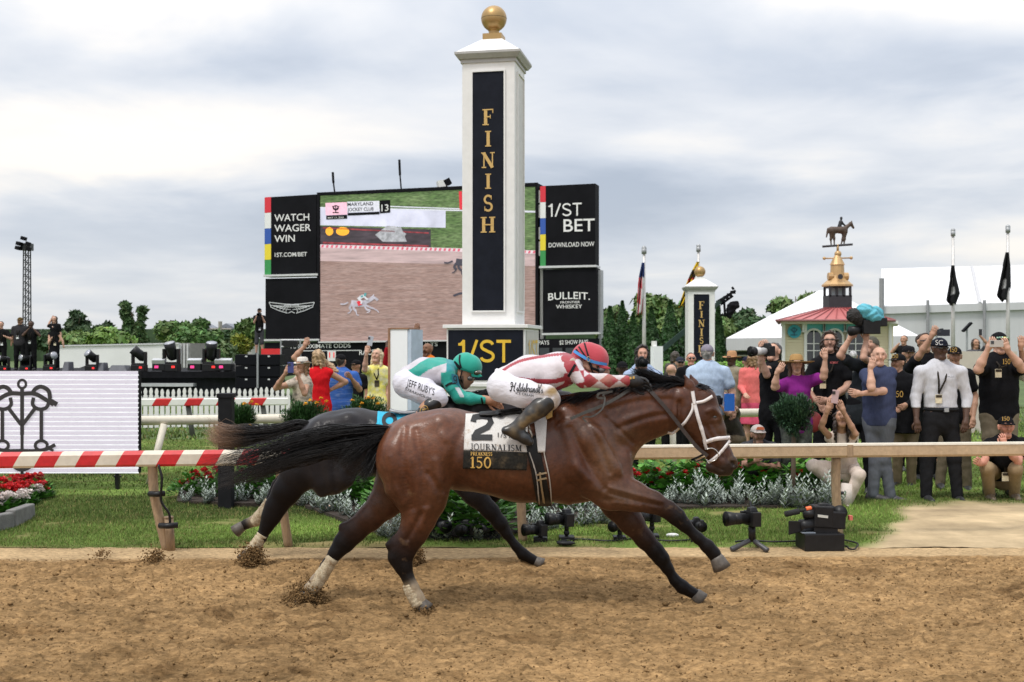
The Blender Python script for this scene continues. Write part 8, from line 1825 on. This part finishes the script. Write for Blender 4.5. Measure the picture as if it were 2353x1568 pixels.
m = MB(); [m.tube([(a0+(a1-a0)*k/5, 30, 0), (a0+(a1-a0)*k/5, 30, 1.2)], .04, 6) for k in range(6)]; m.build('stem', BARK, h0)
for lb, x, Y in (('far house with grey roof among the trees', 470, 100), ('far house roof beside the utility pole', 530, 104)):
    t = thing('house', lb, 'house', (*at(x, 800, Y)[:2], 0)); q = at(x, 800, Y)
    m = MB(); m.box((q[0], Y, 1.3), (4.5, 3, 2.6)); m.build('wall', M('house_wall', (.5, .48, .45), .8), t); m = MB(); m.prism([(-2.6, 0), (2.6, 0), (0, 1.4)], lambda u, v, w: np.array((q[0]+u, Y-1.7+w, 2.6+v)), 3.4); m.build('roof', M('house_roof', (.22, .23, .26), .8), t)
# ------------------------------------------------------------------ flower beds
rp = np.random.default_rng(5)
PET = M('petal', rough=.6, var=.15, scale=40, attr=True); SILV = M('silver_leaf', rough=.95, var=.1, scale=40, attr=True, spec=.05)
SOIL = M('soil', (.035, .024, .017), .95, var=.4, scale=20, bump=.6)
def leafmesh(C, D, L, W, cols, curl=.25):
    """pointed leaves from C along D: 6-vertex blades"""
    n = len(C); D = D/np.linalg.norm(D, axis=1)[:, None]; a = np.cross(D, (0, 0, 1.)); a /= np.linalg.norm(a, axis=1)[:, None]+1e-6; u = np.cross(a, D)
    L = np.asarray(L)[:, None]; W = np.asarray(W)[:, None]
    V = np.stack([C, C+D*L*.45+a*W, C+D*L*.5-u*W*.2, C+D*L*.45-a*W, C+D*L-u*L*curl*-.3], 1).reshape(-1, 3)
    b = 5*np.arange(n)[:, None]; Fs = np.concatenate([b+np.array((0, 2, 1)), b+np.array((0, 3, 2)), b+np.array((1, 2, 4)), b+np.array((2, 3, 4))])
    return V, Fs, np.repeat(cols, 5, 0)
def miller(seed, h=.30, w=.22):
    """dusty miller: upright felted silver fronds"""
    r = np.random.default_rng(seed); C, D, L, W, K = [], [], [], [], []
    for s in range(8):
        a = r.uniform(0, 6.28); l = r.uniform(.3, 1.0); d = np.array((math.cos(a)*(1.1-l)*.9, math.sin(a)*(1.1-l)*.9, 1.)); d /= np.linalg.norm(d); hh = h*l; b0 = np.array((math.cos(a), math.sin(a), 0))*r.uniform(0, w*.35)
        for k in range(22):
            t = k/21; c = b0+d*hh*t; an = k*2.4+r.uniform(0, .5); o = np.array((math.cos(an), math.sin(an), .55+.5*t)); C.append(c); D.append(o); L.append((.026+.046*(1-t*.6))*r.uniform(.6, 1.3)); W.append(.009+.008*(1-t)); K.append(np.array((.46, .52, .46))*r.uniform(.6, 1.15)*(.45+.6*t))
    return leafmesh(np.array(C), np.array(D), L, W, np.array(K))
def geran(seed, h=.30, w=.5):
    """bushy green plant of scalloped leaves"""
    r = np.random.default_rng(seed); n = 230; a = r.uniform(0, 6.28, n); q = r.uniform(0, 1, n)**.5; z = h*(1-.75*q**2)*r.uniform(.35, 1.05, n)
    C = np.stack([np.cos(a)*q*w/2, np.sin(a)*q*w/2, z], 1); D = np.stack([np.cos(a)*(.6+q), np.sin(a)*(.6+q), r.uniform(.0, .9, n)], 1)
    return leafmesh(C, D, r.uniform(.05, .10, n), r.uniform(.022, .042, n), np.array((.075, .20, .030))*r.uniform(.45, 1.6, (n, 1)))
def flowers(seed, pts, col, rad=.032, k=26):
    r = np.random.default_rng(seed); C, D = [], []
    for p in pts:
        v = r.normal(0, 1, (k, 3)); v[:, 2] = np.abs(v[:, 2])*.8; v /= np.linalg.norm(v, axis=1)[:, None]; C.append(np.array(p)+v*rad*.6); D.append(v+r.normal(0, .3, (k, 3)))
    C, D = np.concatenate(C), np.concatenate(D); n = len(C)
    return leafmesh(C, D, np.full(n, rad*.9), np.full(n, rad*.5), np.array(col)*r.uniform(.55, 1.25, (n, 1)))
def lmesh(name, g, mat, parent, loc):
    V, Fs, C = g; return mk(name, V+np.asarray(loc), Fs, mat, parent, False, col=C)
def gxy(x, y): Y = GY(y); return np.array((P(x, y, Y)[0], Y, .02))
protos = {}
def plant(kind, seed, x, y, label, group, s=1., fl=None, rot=0.):
    loc = gxy(x, y); key = (kind, seed)
    if key in protos:
        o = copy_tree(protos[key]); o.location = loc
    else:
        o = thing(kind, '', 'plant', loc)
        if kind == 'dusty_miller': lmesh('foliage', miller(seed), SILV, o, loc)
        elif kind == 'geranium': lmesh('foliage', geran(seed), LEAF, o, loc)
        elif kind == 'begonia':
            lmesh('foliage', geran(seed, .16, .26), LEAF, o, loc); r = np.random.default_rng(seed)
            lmesh('blossom', flowers(seed, [(r.uniform(-.1, .1), r.uniform(-.1, .1), r.uniform(.10, .20)) for _ in range(20)], (.62, .02, .025) if seed < 50 else (.78, .70, .66), .034), PET, o, loc)
        m = MB(); m.tube([loc, loc+UP*.12], [.012, .006], 5); m.build('stem', M('stem_green', (.06, .10, .03), .8), o)
        protos[key] = o
    o.scale = (s,)*3; o.rotation_euler = (0, 0, rot); tag(o, label, 'plant', group); return o
def blossom(o, pts_photo, col, rad, Yoff=0.):
    """flower heads on stalks that belong to plant o, at photo points"""
    Y = o.location[1]+Yoff; pts = [P(x, y, Y) for x, y in pts_photo]; base = np.array(o.location)
    rot = o.rotation_euler[2]; s = o.scale[0]
    def loc_(p): d = (np.asarray(p)-base)/s; c, n = math.cos(-rot), math.sin(-rot); return base+np.stack([d[..., 0]*c-d[..., 1]*n, d[..., 0]*n+d[..., 1]*c, d[..., 2]], -1)
    for i, p in enumerate(pts):
        V, Fs, C = flowers(100+i, [p], col, rad, 40); mk('flower_head', loc_(V), Fs, PET, o, False, col=C)
    m = MB()
    for p in pts: m.tube([loc_(base+UP*.05), loc_((base+p)/2+UP*.03), loc_(p)], .005, 4)
    m.build('stalk', M('stem_green'), o)
def bed(lab, pts):
    c = [gxy(x, y) for x, y in pts]; c = [np.array((*v[:2], .045+.02*(i % 2))) for i, v in enumerate(c)]; n = len(c); lowr = [np.array((*v[:2], -.02)) for v in c]
    o = mk('flower_bed', c+lowr, [list(range(n))]+[[i, n+i, n+(i+1) % n, (i+1) % n] for i in range(n)], SOIL, None, False); tag(o, lab, 'flower bed')
bed('strip of dark soil under the red geraniums beside the black post', [(405, 1160), (560, 1170), (700, 1165), (690, 1118), (540, 1108), (420, 1110)])
bed('dark soil bed behind the legs of the horses', [(700, 1170), (880, 1240), (1120, 1248), (1440, 1190), (1480, 1120), (1300, 1128), (1000, 1128), (760, 1118)])
bed('dark soil bed in front of the crouching people', [(1450, 1170), (1560, 1178), (1920, 1172), (1915, 1128), (1700, 1120), (1470, 1118)])
k = 0
where = lambda x: 'beside the black post' if x < 530 else ('under the tail of the dark horse' if x < 720 else ('behind the hind legs of the bay' if x < 960 else ('under the belly of the bay' if x < 1440 else ('below the head of the bay' if x < 1700 else 'in front of the crouching people'))))
DM = 'silver dusty miller edging the flower beds'
for i, (x, y, s) in enumerate([(424, 1160, 1.15), (478, 1164, 1.35), (545, 1164, 1.2), (600, 1166, 1.5), (640, 1168, 1.1), (700, 1168, 1.3), (735, 1176, 1.5), (770, 1186, 1.5), (800, 1196, 1.4), (830, 1206, 1.3), (880, 1240, 1.4), (905, 1244, 1.3), (1020, 1246, 1.2), (1100, 1246, 1.2), (1135, 1244, 1.0), (1240, 1226, 1.5), (1270, 1226, 1.2), (1340, 1216, 1.4), (1385, 1208, 1.4), (1480, 1170, 1.1), (1530, 1172, 1.2), (1570, 1168, 1.5), (1606, 1172, 1.5), (1640, 1170, 1.6), (1668, 1166, 1.7), (1700, 1170, 1.3), (1738, 1172, 1.6), (1770, 1168, 1.3), (1800, 1172, 1.7), (1830, 1174, 1.6), (1862, 1168, 1.4), (1890, 1172, 1.8), (1912, 1168, 1.3)]):
    plant('dusty_miller', i % 6, x, y, 'silvery feathery dusty miller '+where(x), DM if True else None, s*(.62+.3*((i*7)%5)/4), rot=i*1.3)
GG = 'green geranium plants in the beds'
RG = (.50, .010, .014)
gs = []
for i, (x, y, s) in enumerate([(440, 1146, 1.), (505, 1148, 1.), (570, 1150, 1.3), (625, 1150, 1.35), (675, 1146, 1.3), (770, 1158, 1.3), (810, 1164, 1.4), (850, 1166, 1.5), (905, 1190, 1.4), (1040, 1230, 1.7), (1085, 1232, 1.6), (1062, 1200, 1.9), (1000, 1210, 1.5), (1180, 1200, 1.2), (1300, 1180, 1.2), (1420, 1160, 1.2), (1470, 1148, 1.3), (1520, 1150, 1.5), (1580, 1150, 1.6), (1640, 1148, 1.6), (1700, 1150, 1.6), (1750, 1150, 1.5), (1830, 1150, 1.5), (1880, 1150, 1.4)]):
    o = plant('geranium', 20+i % 5, x, y, 'leafy green geranium '+where(x), GG, s, rot=i*2.1); gs.append(o)
for gi, pts in ((0, [(420, 1112), (438, 1105), (447, 1088), (455, 1098)]), (1, [(470, 1084), (478, 1094), (482, 1102), (497, 1080), (502, 1090), (516, 1086)]), (2, [(557, 1088)]), (3, [(583, 1086), (600, 1090)]), (4, [(648, 1090), (690, 1092)]), (6, [(757, 1113), (786, 1128)]), (7, [(830, 1082), (846, 1085), (838, 1143)]),
                (15, [(1444, 1098), (1453, 1086), (1465, 1094)]), (16, [(1484, 1088), (1466, 1112), (1492, 1112)]), (17, [(1523, 1102), (1540, 1092), (1510, 1084)]), (18, [(1576, 1090), (1600, 1075)]), (19, [(1620, 1095), (1656, 1100), (1640, 1112)]), (20, [(1690, 1072), (1700, 1082), (1716, 1078), (1680, 1082)]), (21, [(1758, 1088), (1742, 1106), (1748, 1112), (1765, 1078)]), (22, [(1818, 1104), (1830, 1098), (1838, 1085), (1822, 1088)]), (23, [(1880, 1083), (1884, 1092), (1892, 1110), (1872, 1086)])):
    blossom(gs[gi], pts, RG, .044)
# begonias by the stone edging
bed('wedge of dark soil with begonias at the near corner of the lawn', [(-40, 1215), (35, 1196), (108, 1150), (100, 1128), (40, 1120), (-40, 1140)])
for i, (x, y, s_, c) in enumerate([(-5, 1168, 1.1, 0), (22, 1166, 1.1, 0), (45, 1160, 1.15, 0), (70, 1156, 1.0, 1), (92, 1150, 1.0, 0), (8, 1186, 1.1, 1), (32, 1180, 1.0, 1), (-20, 1190, 1.1, 1), (58, 1168, .9, 1), (40, 1142, 1.15, 0), (84, 1138, 1.2, 0), (12, 1150, 1.2, 0), (62, 1140, 1.0, 0)]):
    plant('begonia', (40 if c == 0 else 60)+i % 3, x, y, 'white flowering begonia in the corner bed' if c else 'red flowering begonia in the corner bed', 'white begonias' if c else 'red begonias', s_*.95, rot=i)
m = MB(); pts = [gxy(-40, 1232), gxy(24, 1214), gxy(70, 1192)]
for i, (a, b) in enumerate(((0, 1), (1, 2))):
    d = nrm(pts[b]-pts[a]); n_ = np.array((-d[1], d[0], 0)); m.hexa([pts[a]-n_*.06-UP*.05, pts[b]-d*.012-n_*.06-UP*.05, pts[b]-d*.012+n_*.06-UP*.05, pts[a]+n_*.06-UP*.05, pts[a]-n_*.05+UP*.16, pts[b]-d*.012-n_*.05+UP*.14, pts[b]-d*.012+n_*.05+UP*.14, pts[a]+n_*.05+UP*.16])
tag(m.build('stone_edging', M('stone_grey', (.17, .165, .155), .9, var=.3, scale=8, bump=.4), None, bev=.015), 'grey stone edging along the begonia bed', 'edging')
# shrubs
def shrub(label, x, yt, yb, w, Y, n, g, size, stem=None, yel=None, name='round_shrub'):
    t = thing(name, label, 'shrub', (*P(x, 800, Y)[:2], 0)); un = Y/F; c = P(x, (yt+yb)/2, Y); rx, rz = w/2*un, (yb-yt)/2*un
    v = rp.normal(0, 1, (n, 3)); v /= np.linalg.norm(v, axis=1)[:, None]; b = 1+.16*np.sin(v[:, 0]*7+v[:, 2]*5)+.10*np.sin(v[:, 1]*11+v[:, 0]*9)
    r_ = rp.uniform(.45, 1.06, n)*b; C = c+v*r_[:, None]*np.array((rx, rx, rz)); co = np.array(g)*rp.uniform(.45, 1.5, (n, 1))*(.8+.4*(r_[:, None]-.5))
    V, Fs, K = leafmesh(C, v+rp.normal(0, .5, (n, 3))+np.array((0, 0, .5)), np.full(n, size)*rp.uniform(.7, 1.3, n), np.full(n, size*.16), co); mk('foliage', V, Fs, LEAF, t, False, col=K)
    m = MB(); m.tube([(c[0], Y, 0), (c[0]+.01, Y, c[2])], [.03, .022], 8); m.build('stem', BARK, t, True)
    if yel:
        for i, (fx, fy) in enumerate(yel): V, Fs, K = flowers(300+i, [P(fx, fy, Y-rx*.7)], (.85, .45, .02), .024, 24); mk('flower_head', V, Fs, PET, t, False, col=K)
        m = MB(); [m.tube([P(x+(fx-x)*.6, (yt+yb)/2, Y-rx*.4), P(fx, fy, Y-rx*.7)], .004, 4) for fx, fy in yel]; m.build('stalk', M('stem_green'), t)
    return t
shrub('round dark green shrub right beside the black post with orange blossoms', 548, 936, 1004, 66, 13.6, 8000, (.04, .10, .028), .05, yel=[(532, 935), (562, 930), (578, 926), (590, 932), (574, 980)])
shrub('wide green shrub with orange blossoms behind the tail of the dark horse', 700, 928, 1004, 96, 14.2, 9000, (.032, .085, .022), .045, yel=[(712, 922), (728, 928), (750, 925), (738, 917), (702, 930)])
shrub('green shrub with yellow blossoms behind the croup of the dark horse', 838, 918, 1010, 98, 14.4, 9000, (.032, .085, .022), .045, yel=[(826, 938), (832, 929), (858, 918), (810, 922), (846, 916), (868, 930)])
shrub('clipped green ball on a slim stem in front of the woman in purple', 1822, 914, 992, 80, 12.7, 9000, (.045, .095, .05), .05, name='topiary')
m = None
# small things on the grass
q = gxy(757, 1180); m = MB(); m.ball(q+UP*.03, .07, 10, 6, (1.2, .7, .7)); tag(m.build('stone', M('stone_pink', (.48, .34, .27), .8, var=.2), None, True), 'pinkish stone beside the silver plants', 'stone')
q = gxy(270, 1118); m = MB(); m.tube([q, q+UP*.10], .035, 10); m.tube([q+UP*.10, q+UP*.12], .045, 10); tag(m.build('ground_light', BLACKP, None), 'small black path light in the grass below the LED board', 'light')
q = gxy(1545, 1240); m = MB(); m.ball(q+UP*.02, .04, 9, 5, (1.6, .8, .5)); tag(m.build('crumpled_paper', M('paper', (.72, .72, .70), .8), None), 'crumpled white paper lying by the track edge', 'paper')
m = MB(); a, b = gxy(1545, 1128), gxy(1600, 1128); m.box((a+b)/2+UP*.10, (b[0]-a[0], .12, .10), .02); tag(m.build('stone_block', M('stone_white', (.62, .60, .56), .8, var=.15), None, bev=.01), 'pale stone block among the geraniums below the chest of the bay', 'stone')

# ------------------------------------------------------------------ remote cameras beside the track
CG_ = 'remote cameras clamped low along the rail'
def clamp_cam(x, y, Yb, az, h, label, s=1.):
    c = P(x, y, Yb); d = np.array((math.sin(az), -math.cos(az), .05))
    t, f = slr(label, c, d, s=s, lens=.11); t['group'] = CG_
    m = MB(); m.tube([c-UP*.05*s, c-UP*.10*s], .022, 8); m.ball(c-UP*.11*s, .028, 10, 7); m.tube([c-UP*.12*s, np.array((c[0], c[1]+.02, .03))], .016, 8); m.build('stand', BLACKP, t, True)
    m = MB(); m.box((c[0], c[1]+.02, .035), (.12*s, .12*s, .05)); m.build('foot', BLACKP, t, bev=.006)
for i, (x, y, Yb, az, lb, s) in enumerate(((1006, 1206, 10.45, .5, 'remote camera between the hind legs of the bay', 1.3), (1072, 1214, 10.4, -.3, 'remote camera under the belly right of the planted hind leg', 1.25), (1135, 1214, 10.45, -.9, 'remote camera behind the foreleg of the dark horse', 1.1), (1242, 1216, 10.35, -1.1, 'remote camera just right of the tan rail post', 1.25), (1302, 1192, 10.4, -1.2, 'tall remote camera under the girth of the bay', 1.4), (1424, 1206, 10.4, -.5, 'remote camera left of the reaching foreleg', 1.15), (1498, 1184, 10.5, -.8, 'remote camera between both forelegs', 1.3), (1600, 1206, 10.35, .2, 'remote camera under the raised forehoof', 1.1))):
    clamp_cam(x, y, Yb, az, .2, lb, s*.84)
def leg_tube(m, a, b, r0=.02, r1=.026): m.tube([a, (a+b)/2, b*.93+a*.07, b], [r0, r0*1.05, r1, r1], 10)
Yt = 10.0; c = P(1728, 1190, Yt)
t, f = slr('camera on a splayed mini tripod at the track edge pointing along the rail', c, (-.95, -.3, .03), s=1.25, lens=.15)
m = MB(); m.tube([c-UP*.06, c-UP*.20], .032, 10); m.build('tripod_head', BLACKP, t, True); hb = c-UP*.19
for x, y, Yl in ((1680, 1264, 9.95), (1764, 1268, 9.9), (1744, 1250, 10.2)): m = MB(); e = P(x, y, Yl); e[2] = .015; leg_tube(m, hb, e); m.build('tripod_leg', M('tripod_grey', (.05, .05, .055), .4, var=.2), t, True)
m = MB(); m.tube([f(.06, -.03, .03), f(.10, -.04, .10)], .012, 6); m.build('antenna', BLACKP, t)
# broadcast camera on its box
Yv = 9.95; v3 = lambda x, y, dz=0.: P(x, y, Yv+dz)
p0, p1 = v3(1847, 1266), v3(1940, 1228)
t = thing('camera_box', 'black box at the track edge under the broadcast camera', 'box', (*v3(1893, 1266)[:2], 0)); m = MB(); m.box(((p0[0]+p1[0])/2, Yv+.14, (p1[2]+.0)/2), (p1[0]-p0[0], .28, p1[2]), .06); m.build('case', BLACKP, t, bev=.008)
m = MB(); m.box((p0[0]+.05, Yv+.14, p1[2]+.004), (.12, .2, .006), .06); m.build('top_plate', M('alu_plate', (.40, .45, .52), .35, metal=.5), t)
t = thing('broadcast_camera', 'black broadcast video camera with big lens hood and shotgun microphone on the box', 'camera', v3(1893, 1228, .14))
zz = .14
m = MB(); m.box(v3(1893, 1216, zz), (56*Yv/F, .14, 24*Yv/F)); m.build('mount', BLACKP, t, bev=.006)
m = MB(); m.box(v3(1888, 1186, zz), (44*Yv/F, .16, 50*Yv/F), 0, .05); m.box(v3(1922, 1194, zz), (34*Yv/F, .15, 40*Yv/F), 0, .05); m.build('camera_body', BLACKP, t, bev=.012)
m = MB(); m.tube([v3(1872, 1204, zz-.01), v3(1850, 1208, zz-.02), v3(1838, 1210, zz-.02)], [17*Yv/F, 15*Yv/F, 16*Yv/F], 16); m.build('lens', BLACKP, t, True)
m = MB(); m.hexa([v3(1812, 1230, zz-.10), v3(1812, 1230, zz+.05), v3(1842, 1222, zz+.04), v3(1842, 1222, zz-.06), v3(1812, 1197, zz-.10), v3(1812, 1197, zz+.05), v3(1842, 1198, zz+.04), v3(1842, 1198, zz-.06)]); hd_ = m.build('lens_hood', BLACKP, t, bev=.006)
m = MB(); m.hexa([v3(1811.6, 1228, zz-.09), v3(1811.6, 1228, zz+.04), v3(1811.9, 1228, zz+.04), v3(1811.9, 1228, zz-.09), v3(1811.6, 1199, zz-.09), v3(1811.6, 1199, zz+.04), v3(1811.9, 1199, zz+.04), v3(1811.9, 1199, zz-.09)]); m.build('front_glass', LENS, hd_)
m = MB(); m.tube([v3(1882, 1168, zz), v3(1884, 1160, zz), v3(1900, 1161, zz), v3(1922, 1172, zz), v3(1932, 1182, zz)], .022, 8); m.build('handle', BLACKP, t, True)
m = MB(); m.tube([v3(1804, 1182, zz-.04), v3(1836, 1175, zz-.03)], .026, 10); m.tube([v3(1836, 1175, zz-.03), v3(1868, 1168, zz-.02)], .014, 8); mic = m.build('microphone', M('foam_black', (.02, .02, .02), .9, bump=.5, bscale=200), t, True); m = MB(); m.tube([v3(1852, 1170, zz-.028), v3(1864, 1167.5, zz-.026)], .019, 8); m.build('marker', M('orange_tape', (.85, .16, .04), .5), mic)
m = MB(); m.tube([v3(1846, 1182, zz-.02), v3(1876, 1181, zz-.02)], [.04, .05], 12); m.build('viewfinder', BLACKP, t, True)
m = MB(); m.tube([v3(1930, 1178, zz-.04), v3(1930, 1178, zz+.10)], 17*Yv/F, 18); m.build('rear_monitor', BLACKP, t, True)
m = MB(); m.box(v3(1891, 1187, zz-.084), (.09, .006, .022), 0, .12); m.build('name_plate', M('plate_pale', (.6, .6, .55), .5), t); m = MB(); m.box(v3(1954, 1190, zz), (.03, .05, .04)); m.build('plug', M('plug_red', (.62, .16, .12), .6), t)
cb = lambda pts, lab, r=.008: tag((lambda m: (m.tube([np.array((*P(x, y, GY(y))[:2], .035 if GY(y) > 10 else .02)) for x, y in smooth_path(pts, 30)], r, 6), m.build('cable', BLACKP, None, True))[1])(MB()), lab, 'cable')
cb([(1940, 1250), (1965, 1256), (1972, 1262), (1960, 1268), (1942, 1264)], 'looped black cable right of the camera box')
cb([(1280, 1254), (1330, 1248), (1400, 1252), (1470, 1246), (1540, 1252), (1620, 1247)], 'thin black cable lying along the rail between the remote cameras')
cb([(1690, 1254), (1720, 1251), (1780, 1254), (1846, 1252)], 'thin black cable running to the camera box')
m = MB(); q = gxy(1300, 1256); m.ball(q+UP*.01, .05, 9, 5, (1.8, .8, .4)); tag(m.build('sandbag', BLACKP, None, True), 'small black sandbag under the tall remote camera', 'bag')
